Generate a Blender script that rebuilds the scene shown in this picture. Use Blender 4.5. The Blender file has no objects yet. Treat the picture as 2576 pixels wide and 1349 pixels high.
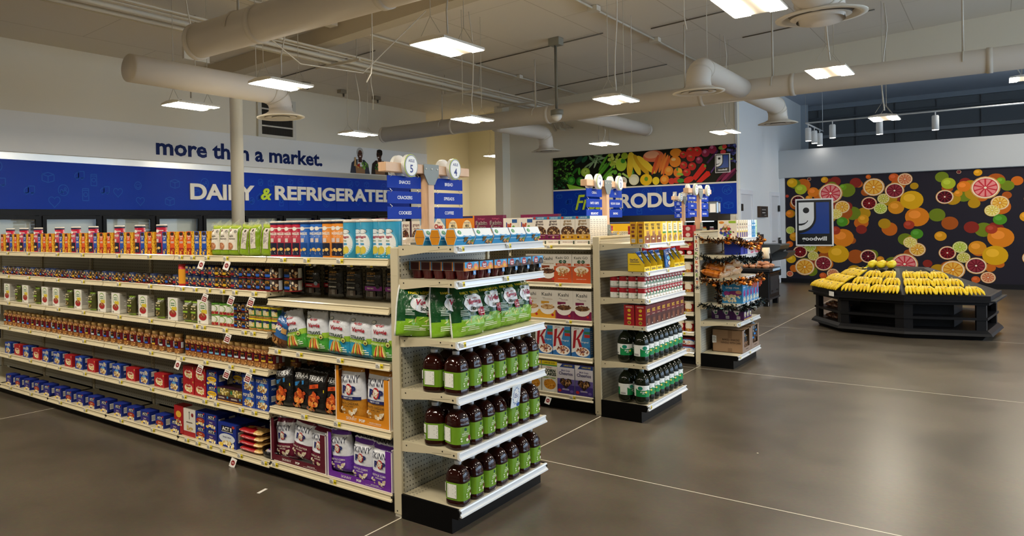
import bpy, math, random
from mathutils import Vector, Matrix, noise
random.seed(11)
SC = bpy.context.scene
PI = math.pi
COL = SC.collection

# ---------------------------------------------------------------- camera
CAM = (-2.9936, -2.2551, 1.4844)
YAW, PITCH, ROLL, FPX = 0.734746, -0.00567, -0.018235, 1856.06
def _camera():
    cd = bpy.data.cameras.new('camera'); ob = bpy.data.objects.new('camera', cd); COL.objects.link(ob)
    fw = Vector((math.cos(YAW) * math.cos(PITCH), math.sin(YAW) * math.cos(PITCH), math.sin(PITCH)))
    r = Vector((math.sin(YAW), -math.cos(YAW), 0)); u = r.cross(fw)
    c, s = math.cos(ROLL), math.sin(ROLL)
    r2 = r * c + u * s; u2 = u * c - r * s
    m = Matrix((r2, u2, -fw)).transposed().to_4x4(); m.translation = CAM
    ob.matrix_world = m
    cd.sensor_fit = 'HORIZONTAL'; cd.sensor_width = 36.0; cd.lens = FPX / 2576 * 36
    cd.shift_x = (1288 - 833.35) / 2576; cd.shift_y = (581.41 - 674.5) / 2576
    cd.clip_start = 0.05; cd.clip_end = 120
    SC.camera = ob
_camera()

# ---------------------------------------------------------------- sky and exposure
def _world():
    w = bpy.data.worlds.new('sky'); SC.world = w; w.use_nodes = True
    n = w.node_tree.nodes; n.clear()
    bg = n.new('ShaderNodeBackground'); out = n.new('ShaderNodeOutputWorld')
    bg.inputs['Color'].default_value = (0.60, 0.78, 1.0, 1); bg.inputs['Strength'].default_value = 2.6
    w.node_tree.links.new(bg.outputs[0], out.inputs[0])
_world()
SC.view_settings.view_transform = 'Standard'
SC.view_settings.look = 'None'
SC.view_settings.gamma = 1.0
SC.view_settings.use_curve_mapping = False
SC.view_settings.exposure = 0.76
LAMP_POWER = 62.0
LAMP_COLOR = (1.0, 0.9, 0.75)

# ---------------------------------------------------------------- colour and materials
def lin(c):
    return c / 12.92 if c <= 0.04045 else ((c + 0.055) / 1.055) ** 2.4
_hc = {}
def C(h):
    if not isinstance(h, str): return h
    if h not in _hc:
        s = h.lstrip('#')
        if len(s) == 3: s = ''.join(x * 2 for x in s)
        _hc[h] = tuple(lin(int(s[i:i + 2], 16) / 255) for i in (0, 2, 4)) + (1.0,)
    return _hc[h]

MATS = {}
def material(name, rough=0.5, metal=0.0, spec=0.5, coat=0.0, bump=None, trans=0.0, emit=None, ior=1.5, alpha=1.0, aniso=None):
    m = bpy.data.materials.new(name); m.use_nodes = True
    nt = m.node_tree; b = nt.nodes['Principled BSDF']
    at = nt.nodes.new('ShaderNodeAttribute'); at.attribute_name = 'Col'
    nt.links.new(at.outputs['Color'], b.inputs['Base Color'])
    b.inputs['Roughness'].default_value = rough; b.inputs['Metallic'].default_value = metal
    b.inputs['Specular IOR Level'].default_value = spec; b.inputs['Coat Weight'].default_value = coat
    b.inputs['Coat Roughness'].default_value = 0.08
    b.inputs['Transmission Weight'].default_value = trans; b.inputs['IOR'].default_value = ior
    b.inputs['Alpha'].default_value = alpha
    if bump:
        tc = nt.nodes.new('ShaderNodeTexCoord'); nz = nt.nodes.new('ShaderNodeTexNoise'); bp = nt.nodes.new('ShaderNodeBump')
        nz.inputs['Scale'].default_value = bump[0]; nz.inputs['Detail'].default_value = 3
        bp.inputs['Strength'].default_value = bump[1]; bp.inputs['Distance'].default_value = bump[2]
        nt.links.new(tc.outputs['Object'], nz.inputs['Vector']); nt.links.new(nz.outputs['Fac'], bp.inputs['Height'])
        nt.links.new(bp.outputs['Normal'], b.inputs['Normal'])
    if emit:
        b.inputs['Emission Color'].default_value = (*emit[0], 1); b.inputs['Emission Strength'].default_value = emit[1]
    MATS[name] = m
    return m
material('card', 0.42, spec=0.35)
material('card_matt', 0.7, spec=0.2)
material('gloss', 0.2, spec=0.5)
material('paint', 0.38, spec=0.4)
material('wall_paint', 0.85, spec=0.15, bump=(60, 0.05, 0.002))
material('film', 0.24, spec=0.6, bump=(22, 0.55, 0.012))
material('juice', 0.09, spec=0.45)
material('black', 0.42, spec=0.15)
material('chrome', 0.2, metal=1.0)
material('tin', 0.32, metal=0.85)
material('duct', 0.5, spec=0.4)
material('banner', 0.42, spec=0.12, bump=(9, 0.02, 0.01))
material('tinsel', 0.22, metal=0.75)
material('fruit', 0.4, spec=0.4, bump=(30, 0.1, 0.004))
material('rail', 0.16, spec=0.6, coat=0.4)
material('lamp', emit=(LAMP_COLOR, LAMP_POWER))
material('lamp_spot', emit=((1.0, 0.93, 0.85), 18.0))
material('case_light', emit=((0.8, 0.92, 1.0), 3.2))
material('clear', 0.06, spec=0.5, alpha=0.28)
def _glass():
    m = bpy.data.materials.new('glass'); m.use_nodes = True; nt = m.node_tree; nt.nodes.clear()
    o = nt.nodes.new('ShaderNodeOutputMaterial'); t = nt.nodes.new('ShaderNodeBsdfTransparent'); g = nt.nodes.new('ShaderNodeBsdfGlossy')
    x = nt.nodes.new('ShaderNodeMixShader'); f = nt.nodes.new('ShaderNodeFresnel')
    t.inputs['Color'].default_value = (0.86, 0.92, 0.94, 1); g.inputs['Roughness'].default_value = 0.02; f.inputs['IOR'].default_value = 1.5
    nt.links.new(f.outputs[0], x.inputs[0]); nt.links.new(t.outputs[0], x.inputs[1]); nt.links.new(g.outputs[0], x.inputs[2]); nt.links.new(x.outputs[0], o.inputs[0])
    MATS['glass'] = m
_glass()

def _node_mats():
    # pegboard: perforated painted steel, holes on a one inch grid in the panel's own X-Z plane
    m = bpy.data.materials.new('pegboard'); m.use_nodes = True; nt = m.node_tree; b = nt.nodes['Principled BSDF']; L = nt.links.new
    tc = nt.nodes.new('ShaderNodeTexCoord')
    def vm(op, a, val=None):
        n = nt.nodes.new('ShaderNodeVectorMath'); n.operation = op; L(a, n.inputs[0])
        if val: n.inputs[1].default_value = val
        return n
    a = vm('MULTIPLY', tc.outputs['Object'], (39.37, 0, 39.37)); a = vm('FRACTION', a.outputs[0]); a = vm('SUBTRACT', a.outputs[0], (0.5, 0, 0.5))
    ln = vm('LENGTH', a.outputs[0])
    lt = nt.nodes.new('ShaderNodeMath'); lt.operation = 'LESS_THAN'; lt.inputs[1].default_value = 0.15; L(ln.outputs['Value'], lt.inputs[0])
    mx = nt.nodes.new('ShaderNodeMix'); mx.data_type = 'RGBA'
    mx.inputs[6].default_value = C('#c2bfb0'); mx.inputs[7].default_value = C('#15140f'); L(lt.outputs[0], mx.inputs[0])
    L(mx.outputs[2], b.inputs['Base Color']); b.inputs['Roughness'].default_value = 0.45
    MATS['pegboard'] = m
    # pale varnished timber
    m = bpy.data.materials.new('wood'); m.use_nodes = True; nt = m.node_tree; b = nt.nodes['Principled BSDF']; L = nt.links.new
    tc = nt.nodes.new('ShaderNodeTexCoord'); mp = nt.nodes.new('ShaderNodeMapping'); nz = nt.nodes.new('ShaderNodeTexNoise'); rp = nt.nodes.new('ShaderNodeValToRGB')
    mp.inputs['Scale'].default_value = (3, 40, 3); nz.inputs['Scale'].default_value = 2.5
    rp.color_ramp.elements[0].color = C('#c99a72'); rp.color_ramp.elements[1].color = C('#e9c5a0')
    L(tc.outputs['Object'], mp.inputs[0]); L(mp.outputs[0], nz.inputs['Vector']); L(nz.outputs['Fac'], rp.inputs[0]); L(rp.outputs[0], b.inputs['Base Color'])
    b.inputs['Roughness'].default_value = 0.4
    MATS['wood'] = m
    # polished grey-brown concrete with sawn joints and small chips
    m = bpy.data.materials.new('polished_concrete'); m.use_nodes = True; nt = m.node_tree; b = nt.nodes['Principled BSDF']; L = nt.links.new
    tc = nt.nodes.new('ShaderNodeTexCoord')
    n1 = nt.nodes.new('ShaderNodeTexNoise'); n1.inputs['Scale'].default_value = 1.3; n1.inputs['Detail'].default_value = 7; n1.inputs['Roughness'].default_value = 0.62
    n2 = nt.nodes.new('ShaderNodeTexNoise'); n2.inputs['Scale'].default_value = 45; n2.inputs['Detail'].default_value = 4
    for n in (n1, n2): L(tc.outputs['Object'], n.inputs['Vector'])
    r1 = nt.nodes.new('ShaderNodeValToRGB'); r1.color_ramp.elements[0].position = 0.3; r1.color_ramp.elements[1].position = 0.72
    r1.color_ramp.elements[0].color = C('#413b31'); r1.color_ramp.elements[1].color = C('#5d5447')
    L(n1.outputs['Fac'], r1.inputs[0])
    m2 = nt.nodes.new('ShaderNodeMix'); m2.data_type = 'RGBA'; m2.blend_type = 'OVERLAY'; m2.inputs[0].default_value = 0.35
    L(r1.outputs[0], m2.inputs[6]); L(n2.outputs['Color'], m2.inputs[7])
    vo = nt.nodes.new('ShaderNodeTexVoronoi'); vo.inputs['Scale'].default_value = 1.9; L(tc.outputs['Object'], vo.inputs['Vector'])
    sp = nt.nodes.new('ShaderNodeMath'); sp.operation = 'LESS_THAN'; sp.inputs[1].default_value = 0.011; L(vo.outputs['Distance'], sp.inputs[0])
    sx = nt.nodes.new('ShaderNodeSeparateXYZ'); L(tc.outputs['Object'], sx.inputs[0])
    last = sp.outputs[0]
    for ax, p0 in (('X', 1.30), ('X', 4.945), ('X', 8.59), ('X', -2.35), ('Y', 0.008), ('Y', 3.66), ('Y', -3.64)):
        s = nt.nodes.new('ShaderNodeMath'); s.operation = 'SUBTRACT'; s.inputs[1].default_value = p0; L(sx.outputs[ax], s.inputs[0])
        a = nt.nodes.new('ShaderNodeMath'); a.operation = 'ABSOLUTE'; L(s.outputs[0], a.inputs[0])
        l = nt.nodes.new('ShaderNodeMath'); l.operation = 'LESS_THAN'; l.inputs[1].default_value = 0.0035; L(a.outputs[0], l.inputs[0])
        k = nt.nodes.new('ShaderNodeMath'); k.operation = 'MAXIMUM'; L(last, k.inputs[0]); L(l.outputs[0], k.inputs[1]); last = k.outputs[0]
    m3 = nt.nodes.new('ShaderNodeMix'); m3.data_type = 'RGBA'; m3.inputs[7].default_value = C('#e3dcc8'); L(last, m3.inputs[0]); L(m2.outputs[2], m3.inputs[6])
    L(m3.outputs[2], b.inputs['Base Color'])
    mr = nt.nodes.new('ShaderNodeMapRange'); mr.inputs[3].default_value = 0.24; mr.inputs[4].default_value = 0.36; L(n1.outputs['Fac'], mr.inputs[0])
    L(mr.outputs[0], b.inputs['Roughness']); b.inputs['Specular IOR Level'].default_value = 0.45
    MATS['polished_concrete'] = m
    # painted ceiling boards with faint joints
    m = bpy.data.materials.new('ceiling_board'); m.use_nodes = True; nt = m.node_tree; b = nt.nodes['Principled BSDF']; L = nt.links.new
    tc = nt.nodes.new('ShaderNodeTexCoord'); br = nt.nodes.new('ShaderNodeTexBrick')
    br.inputs['Color1'].default_value = C('#ddd3c1'); br.inputs['Color2'].default_value = C('#dacfbd'); br.inputs['Mortar'].default_value = C('#bdb09a')
    br.inputs['Scale'].default_value = 1.0; br.inputs['Mortar Size'].default_value = 0.006; br.inputs['Brick Width'].default_value = 2.44; br.inputs['Row Height'].default_value = 1.22
    L(tc.outputs['Object'], br.inputs['Vector']); L(br.outputs['Color'], b.inputs['Base Color']); b.inputs['Roughness'].default_value = 0.85
    MATS['ceiling_board'] = m
_node_mats()

# ---------------------------------------------------------------- mesh builder
class MB:
    def __init__(s):
        s.v = []; s.f = []; s.c = []; s.m = []; s.mats = []; s.sm = []
    def _mi(s, mat):
        if mat not in s.mats: s.mats.append(mat)
        return s.mats.index(mat)
    def faces(s, vs, fs, col, mat, smooth=False):
        o = len(s.v); s.v.extend(vs); k = s._mi(mat); c = C(col) if isinstance(col, (str, tuple)) else None
        for i, f in enumerate(fs):
            s.f.append([o + j for j in f]); s.c.append(c if c else C(col[i])); s.m.append(k); s.sm.append(smooth)
    def box(s, x0, x1, y0, y1, z0, z1, col, mat='paint', ch=0.0, skip=''):
        if ch > 0 and min(x1 - x0, y1 - y0, z1 - z0) > 2.2 * ch:
            # chamfered vertical and horizontal edges
            vs = []; idx = {}
            for ix, (xa, dx) in enumerate(((x0, 1), (x1, -1))):
                for iy, (ya, dy) in enumerate(((y0, 1), (y1, -1))):
                    for iz, (za, dz) in enumerate(((z0, 1), (z1, -1))):
                        idx[ix, iy, iz] = len(vs)
                        vs += [(xa, ya + dy * ch, za + dz * ch), (xa + dx * ch, ya, za + dz * ch), (xa + dx * ch, ya + dy * ch, za)]
            g = lambda a, b, c, k: idx[a, b, c] + k
            fs = [[g(0, 0, 0, 0), g(0, 0, 1, 0), g(0, 1, 1, 0), g(0, 1, 0, 0)], [g(1, 0, 0, 0), g(1, 1, 0, 0), g(1, 1, 1, 0), g(1, 0, 1, 0)],
                  [g(0, 0, 0, 1), g(1, 0, 0, 1), g(1, 0, 1, 1), g(0, 0, 1, 1)], [g(0, 1, 0, 1), g(0, 1, 1, 1), g(1, 1, 1, 1), g(1, 1, 0, 1)],
                  [g(0, 0, 0, 2), g(0, 1, 0, 2), g(1, 1, 0, 2), g(1, 0, 0, 2)], [g(0, 0, 1, 2), g(1, 0, 1, 2), g(1, 1, 1, 2), g(0, 1, 1, 2)]]
            for a in (0, 1):
                for b_ in (0, 1):
                    fs += [[g(a, b_, 0, 0), g(a, b_, 0, 1), g(a, b_, 1, 1), g(a, b_, 1, 0)], [g(a, 0, b_, 0), g(a, 0, b_, 2), g(a, 1, b_, 2), g(a, 1, b_, 0)], [g(0, a, b_, 1), g(0, a, b_, 2), g(1, a, b_, 2), g(1, a, b_, 1)]]
                    for c in (0, 1): fs.append([g(a, b_, c, 0), g(a, b_, c, 1), g(a, b_, c, 2)])
            s.faces(vs, fs, col, mat); return
        vs = [(x0, y0, z0), (x1, y0, z0), (x1, y1, z0), (x0, y1, z0), (x0, y0, z1), (x1, y0, z1), (x1, y1, z1), (x0, y1, z1)]
        fd = {'d': (0, 3, 2, 1), 'u': (4, 5, 6, 7), 'f': (0, 1, 5, 4), 'r': (1, 2, 6, 5), 'b': (2, 3, 7, 6), 'l': (3, 0, 4, 7)}
        ks = [k for k in fd if k not in skip]
        if isinstance(col, dict): s.faces(vs, [fd[k] for k in ks], [col.get(k, col['*']) for k in ks], mat)
        else: s.faces(vs, [fd[k] for k in ks], col, mat)
    def lathe(s, prof, n, col, mat='paint', cx=0, cy=0, smooth=True, sq=None, cap=True, axis=None):
        """prof: [(r, z, colour?)]; sq: exponent of a super-ellipse cross-section"""
        vs = []; k = len(prof)
        for p in prof:
            for i in range(n):
                t = 2 * PI * i / n; c, sn = math.cos(t), math.sin(t); r = p[0]
                if sq: r = r / (abs(c) ** sq + abs(sn) ** sq) ** (1 / sq)
                vs.append((cx + r * c, cy + r * sn, p[1]))
        fs = []; cs = []
        for j in range(k - 1):
            for i in range(n):
                fs.append((j * n + i, j * n + (i + 1) % n, (j + 1) * n + (i + 1) % n, (j + 1) * n + i)); cs.append(prof[j][2] if len(prof[j]) > 2 else col)
        if cap:
            fs.append(tuple(range(n - 1, -1, -1))); cs.append(prof[0][2] if len(prof[0]) > 2 else col)
            fs.append(tuple((k - 1) * n + i for i in range(n))); cs.append(prof[-1][2] if len(prof[-1]) > 2 else col)
        if axis:
            vs = [axis(v) for v in vs]
        s.faces(vs, fs, cs, mat, smooth)
    def tube(s, pts, r, col, mat='paint', n=8, smooth=True, caps=True):
        pts = [Vector(p) for p in pts]; vs = []; up = Vector((0, 0, 1)); prev = None
        for i, p in enumerate(pts):
            a = pts[max(i - 1, 0)]; b = pts[min(i + 1, len(pts) - 1)]; t = (b - a).normalized()
            if prev is None:
                h = up if abs(t.z) < 0.9 else Vector((1, 0, 0)); e = t.cross(h).normalized()
            else:
                e = (prev - t * prev.dot(t)).normalized()
            prev = e; q = t.cross(e); rr = r[i] if isinstance(r, (list, tuple)) else r
            for k in range(n):
                w = 2 * PI * k / n; vs.append(tuple(p + e * (rr * math.cos(w)) + q * (rr * math.sin(w))))
        fs = [(j * n + k, j * n + (k + 1) % n, (j + 1) * n + (k + 1) % n, (j + 1) * n + k) for j in range(len(pts) - 1) for k in range(n)]
        if caps: fs += [tuple(range(n - 1, -1, -1)), tuple((len(pts) - 1) * n + k for k in range(n))]
        s.faces(vs, fs, col, mat, smooth)
    def prism(s, poly, fn, a, b, col, mat='paint', smooth=False):
        """extrude a closed 2D polygon from a to b; fn(t, p, q) -> xyz"""
        n = len(poly); vs = [fn(a, *p) for p in poly] + [fn(b, *p) for p in poly]
        fs = [(i, (i + 1) % n, n + (i + 1) % n, n + i) for i in range(n)] + [tuple(range(n - 1, -1, -1)), tuple(range(n, 2 * n))]
        s.faces(vs, fs, col, mat, smooth)
    def ball(s, c, r, col, mat='fruit', n=10, m=7, jit=0.0, seed=0):
        vs = []; rx, ry, rz = (r, r, r) if not isinstance(r, tuple) else r
        for j in range(m + 1):
            th = PI * j / m
            for i in range(n):
                ph = 2 * PI * i / n; d = Vector((math.sin(th) * math.cos(ph), math.sin(th) * math.sin(ph), math.cos(th)))
                k = 1 + (jit * noise.noise(d * 1.7 + Vector((seed * 3.1, seed, 0))) if jit else 0)
                vs.append((c[0] + rx * d.x * k, c[1] + ry * d.y * k, c[2] + rz * d.z * k))
        fs = [(j * n + i, (j + 1) * n + i, (j + 1) * n + (i + 1) % n, j * n + (i + 1) % n) for j in range(m) for i in range(n)]
        s.faces(vs, fs, col, mat, True)
    def build(s, name, parent=None, loc=(0, 0, 0), rz=0.0, weld=False):
        me = bpy.data.meshes.new(name); me.from_pydata(s.v, [], s.f)
        for k in s.mats: me.materials.append(MATS[k])
        me.polygons.foreach_set('material_index', s.m); me.polygons.foreach_set('use_smooth', s.sm)
        at = me.color_attributes.new('Col', 'FLOAT_COLOR', 'CORNER'); buf = []
        for f, c in zip(s.f, s.c): buf.extend(c * len(f))
        at.data.foreach_set('color', buf); me.update()
        ob = bpy.data.objects.new(name, me); COL.objects.link(ob)
        ob.location = loc; ob.rotation_euler = (0, 0, rz)
        if parent: ob.parent = parent
        return ob

def thing(o, label, cat, group=None):
    o['label'] = label; o['category'] = cat
    if group: o['group'] = group
    return o
def empty(name, loc=(0, 0, 0), rz=0.0):
    o = bpy.data.objects.new(name, None); o.empty_display_size = 0.05; COL.objects.link(o); o.location = loc; o.rotation_euler = (0, 0, rz)
    return o
def structure(o):
    o['kind'] = 'structure'; return o
_kids = {}
def dup(root):
    r = root.copy(); COL.objects.link(r)
    kids = _kids.get(root.name)
    if kids is None: kids = [(c, list(c.children)) for c in root.children]; _kids[root.name] = kids
    for ch, sub in kids:
        c = ch.copy(); COL.objects.link(c); c.parent = r
        for g in sub:
            d = g.copy(); COL.objects.link(d); d.parent = c
    return r
_used = set()
def put(proto, x, y, z, rz, label, group=None, tilt=0.0, roll=0.0):
    """first call moves the prototype itself, later calls copy it with its parts"""
    if proto.name in _used: o = dup(proto)
    else: o = proto; _used.add(proto.name)
    o.location = (x, y, z); o.rotation_euler = (tilt, roll, rz); o['label'] = label
    if group: o['group'] = group
    return o
ORD = 'first second third fourth fifth sixth seventh eighth ninth tenth eleventh twelfth thirteenth fourteenth fifteenth sixteenth'.split()

# ---------------------------------------------------------------- printed artwork
_tc = {}
def text_geo(s, bold=0.0, shear=0.0, res=2):
    k = (s, bold, shear, res)
    if k not in _tc:
        cu = bpy.data.curves.new('lettering', 'FONT'); cu.body = s; cu.size = 1.0; cu.resolution_u = res; cu.offset = bold; cu.shear = shear; cu.fill_mode = 'FRONT'
        cu.space_line = 0.85; cu.align_x = 'CENTER'
        ob = bpy.data.objects.new('lettering', cu); COL.objects.link(ob)
        me = ob.evaluated_get(bpy.context.evaluated_depsgraph_get()).to_mesh()
        v = [(p.co.x, p.co.y) for p in me.vertices]; f = [tuple(p.vertices) for p in me.polygons]
        bpy.data.objects.remove(ob); bpy.data.curves.remove(cu)
        if not v: v = [(0, 0)]; f = []
        xs = [p[0] for p in v]; ys = [p[1] for p in v]; x0, x1, y0, y1 = min(xs), max(xs), min(ys), max(ys)
        cx, cy = (x0 + x1) / 2, (y0 + y1) / 2
        # make every face wind the same way
        ff = []
        for t in f:
            a = sum(v[t[i]][0] * v[t[(i + 1) % len(t)]][1] - v[t[(i + 1) % len(t)]][0] * v[t[i]][1] for i in range(len(t)))
            ff.append(t if a >= 0 else t[::-1])
        _tc[k] = ([(p[0] - cx, p[1] - cy) for p in v], ff, x1 - x0, y1 - y0)
    return _tc[k]

def paint(mb, f, W, H, art, mat='card', eps=0.0002, base=0.0004, dense=False):
    """art in fractions of W and H (u from -0.5 to 0.5, v from 0 to 1); f(u, v, off) -> xyz"""
    off = base
    def put_poly(pts, faces, col):
        mb.faces([f(p[0], p[1], off) for p in pts], faces, col, mat)
    for a in art:
        k = a[0]
        if k == 'r':
            _, u0, v0, u1, v1, col = a[:6]; nx = ny = 1
            if dense: nx = max(1, int(abs(u1 - u0) * W / 0.008)); ny = max(1, int(abs(v1 - v0) * H / 0.016))
            pts = [((u0 + (u1 - u0) * i / nx) * W, (v0 + (v1 - v0) * j / ny) * H) for j in range(ny + 1) for i in range(nx + 1)]
            put_poly(pts, [(j * (nx + 1) + i, j * (nx + 1) + i + 1, (j + 1) * (nx + 1) + i + 1, (j + 1) * (nx + 1) + i) for j in range(ny) for i in range(nx)], col)
        elif k == 'e':
            _, cx, cy, rx, ry, col = a[:6]; rot = a[6] if len(a) > 6 else 0; n = 28 if dense else 20; R = max(2, math.ceil(max(rx * W, ry * H) / 0.009)) if dense else 1
            pts = [(cx * W, cy * H)]
            for j in range(1, R + 1):
                for i in range(n):
                    t = 2 * PI * i / n; x = rx * W * math.cos(t) * j / R; y = ry * H * math.sin(t) * j / R
                    pts.append((cx * W + x * math.cos(rot) - y * math.sin(rot), cy * H + x * math.sin(rot) + y * math.cos(rot)))
            fs = [(0, 1 + i, 1 + (i + 1) % n) for i in range(n)]
            for j in range(R - 1): fs += [(1 + j * n + i, 1 + (j + 1) * n + i, 1 + (j + 1) * n + (i + 1) % n, 1 + j * n + (i + 1) % n) for i in range(n)]
            put_poly(pts, fs, col)
        elif k == 'p':
            pts = [(p[0] * W, p[1] * H) for p in a[1]]
            ar = sum(pts[i][0] * pts[(i + 1) % len(pts)][1] - pts[(i + 1) % len(pts)][0] * pts[i][1] for i in range(len(pts)))
            if ar < 0: pts = pts[::-1]
            put_poly(pts, [tuple(range(len(pts)))], a[2])
        elif k == 't':
            _, s, cx, cy, h, col = a[:6]; mw = a[6] if len(a) > 6 else 0.9; bold = a[7] if len(a) > 7 else 0.015; sh = a[8] if len(a) > 8 else 0; rot = a[9] if len(a) > 9 else 0
            v, fs, tw, th = text_geo(s, bold, sh)
            if not fs: continue
            if dense: off += 0.0006
            sy = h * H / th; sx = min(sy * (a[10] if len(a) > 10 else 1.1), mw * W / max(tw, 1e-6)); cr, sr = math.cos(rot), math.sin(rot)
            put_poly([(cx * W + p[0] * sx * cr - p[1] * sy * sr, cy * H + p[0] * sx * sr + p[1] * sy * cr) for p in v], fs, col)
        elif k == 'pile':
            _, cx, cy, rx, ry, cols, n, sz = a[:8]; rg = random.Random(int((cx + 2) * 977 + (cy + 2) * 331 + n))
            o0 = off
            for i in range(n):
                t = rg.uniform(0, 2 * PI); r = math.sqrt(rg.random()); off = o0 + eps * 2 * i / n
                x, y = (cx + rx * r * math.cos(t)) * W, (cy + ry * r * math.sin(t)) * H; s1 = sz * W * rg.uniform(0.6, 1.2); s2 = s1 * rg.uniform(0.5, 1); q = rg.uniform(0, PI)
                pts = [(x + s1 * math.cos(w) * math.cos(q) - s2 * math.sin(w) * math.sin(q), y + s1 * math.cos(w) * math.sin(q) + s2 * math.sin(w) * math.cos(q)) for w in [2 * PI * j / 7 for j in range(7)]]
                put_poly(pts, [tuple(range(7))], cols[i % len(cols)])
            off += eps
        elif k == 'lines':                      # small print: a block of short dark bars
            _, u0, v0, u1, v1, n, col = a
            for i in range(n):
                y1 = v0 + (v1 - v0) * (i + 0.7) / n; y0 = v0 + (v1 - v0) * (i + 0.25) / n; x1 = u1 - (u1 - u0) * (0.35 if i % 3 == 2 else 0.04 * (i % 2))
                put_poly([(u0 * W, y0 * H), (x1 * W, y0 * H), (x1 * W, y1 * H), (u0 * W, y1 * H)], [(0, 1, 2, 3)], col)
        elif k == 'bars':                       # a bar code
            _, u0, v0, u1, v1 = a; n = 13
            put_poly([(u0 * W, v0 * H), (u1 * W, v0 * H), (u1 * W, v1 * H), (u0 * W, v1 * H)], [(0, 1, 2, 3)], '#f4f2ec'); off += eps
            for i in range(n):
                x0 = u0 + (u1 - u0) * (i + 0.5) / (n + 1); x1 = x0 + (u1 - u0) / (n + 1) * (0.3 + 0.35 * (i % 3 == 0))
                y0, y1 = v0 + (v1 - v0) * 0.12, v1 - (v1 - v0) * 0.1
                put_poly([(x0 * W, y0 * H), (x1 * W, y0 * H), (x1 * W, y1 * H), (x0 * W, y1 * H)], [(0, 1, 2, 3)], '#111')
        off += eps

# ---------------------------------------------------------------- generic packages (front faces local -Y, base on z = 0)
def carton(name, cat, W, D, H, base, art=(), left=(), right=(), top=(), side=None, topc=None, mat='card'):
    mb = MB(); cols = {'*': base, 'l': side or base, 'r': side or base, 'u': topc or base}
    mb.box(-W / 2, W / 2, -D / 2, D / 2, 0, H, cols, mat)
    paint(mb, lambda u, v, o: (u, -D / 2 - o, v), W, H, art, mat)
    if left: paint(mb, lambda u, v, o: (-W / 2 - o, -u, v), D, H, left, mat)
    if right: paint(mb, lambda u, v, o: (W / 2 + o, u, v), D, H, right, mat)
    t = list(top) or [('r', -0.5, 0.485, 0.5, 0.515, tuple(x * 0.55 for x in C(topc or base)[:3]) + (1,))]   # the flap seam
    paint(mb, lambda u, v, o: (u, v - D / 2, H + o), W, D, t, mat)
    o = mb.build(name); o['category'] = cat
    return o
def cyl(R):
    return lambda u, v, o: ((R + o) * math.sin(u / R), -(R + o) * math.cos(u / R), v)
def canister(name, cat, R, H, body, art=(), lid=None, lidh=0.012, n=28, mat='card', rims=True, prof=None, lid_mat='gloss', lidr=1.03):
    mb = MB()
    if prof: mb.lathe(prof, n, body, mat)
    elif rims: mb.lathe([(R * 0.94, 0, '#8d8d88'), (R * 1.01, 0.002, '#b9b8b2'), (R * 1.01, 0.005, '#b9b8b2'), (R, 0.006, body), (R, H - 0.006, '#b9b8b2'), (R * 1.01, H - 0.005, '#b9b8b2'), (R * 1.01, H - 0.001, '#b9b8b2'), (R * 0.93, H, '#c8c7c0'), (R * 0.9, H - 0.004, '#b4b3ad')], n, body, mat)
    else: mb.lathe([(R * 0.97, 0), (R, 0.003), (R, H)], n, body, mat)
    paint(mb, cyl(R), 2 * PI * R, H, art, mat, dense=True, eps=0.00012)
    o = mb.build(name); o['category'] = cat
    if lid:
        l = MB(); l.lathe([(R * lidr, 0), (R * lidr, lidh * 0.85), (R * lidr * 0.95, lidh), (R * lidr * 0.88, lidh), (R * lidr * 0.85, lidh - 0.003)], n, lid, lid_mat)
        l.build('lid', o, (0, 0, H - lidh * 0.55))
    return o
def bag_surface(W, H, D, seed=0, foot=0.12, crease=0.006, taper=0.06):
    def f(u, v, o):
        a = min(1.0, abs(2 * u / W)); t = min(1.0, max(0.0, v / H))
        e = max(0.0, 1 - a ** 3.2) ** 0.6
        g = (min(1.0, t / foot) ** 0.6 if foot > 0 else 1) * min(1.0, (1 - t) / 0.22) ** 0.75
        d = D / 2 * e * (0.25 + 0.75 * g if t < 0.5 else g)
        w = crease * noise.noise(Vector((u * 16 + seed * 5, v * 11, seed))) + crease * 0.5 * noise.noise(Vector((u * 40, v * 30, seed + 3)))
        sh = 1 - 0.05 * math.sin(PI * t) - taper * max(0, (t - .5) / .5) ** 1.5       # pulled in where it bulges and toward the top
        return (u * sh, -(d + w * e + 0.002) - o, v)
    return f
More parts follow.
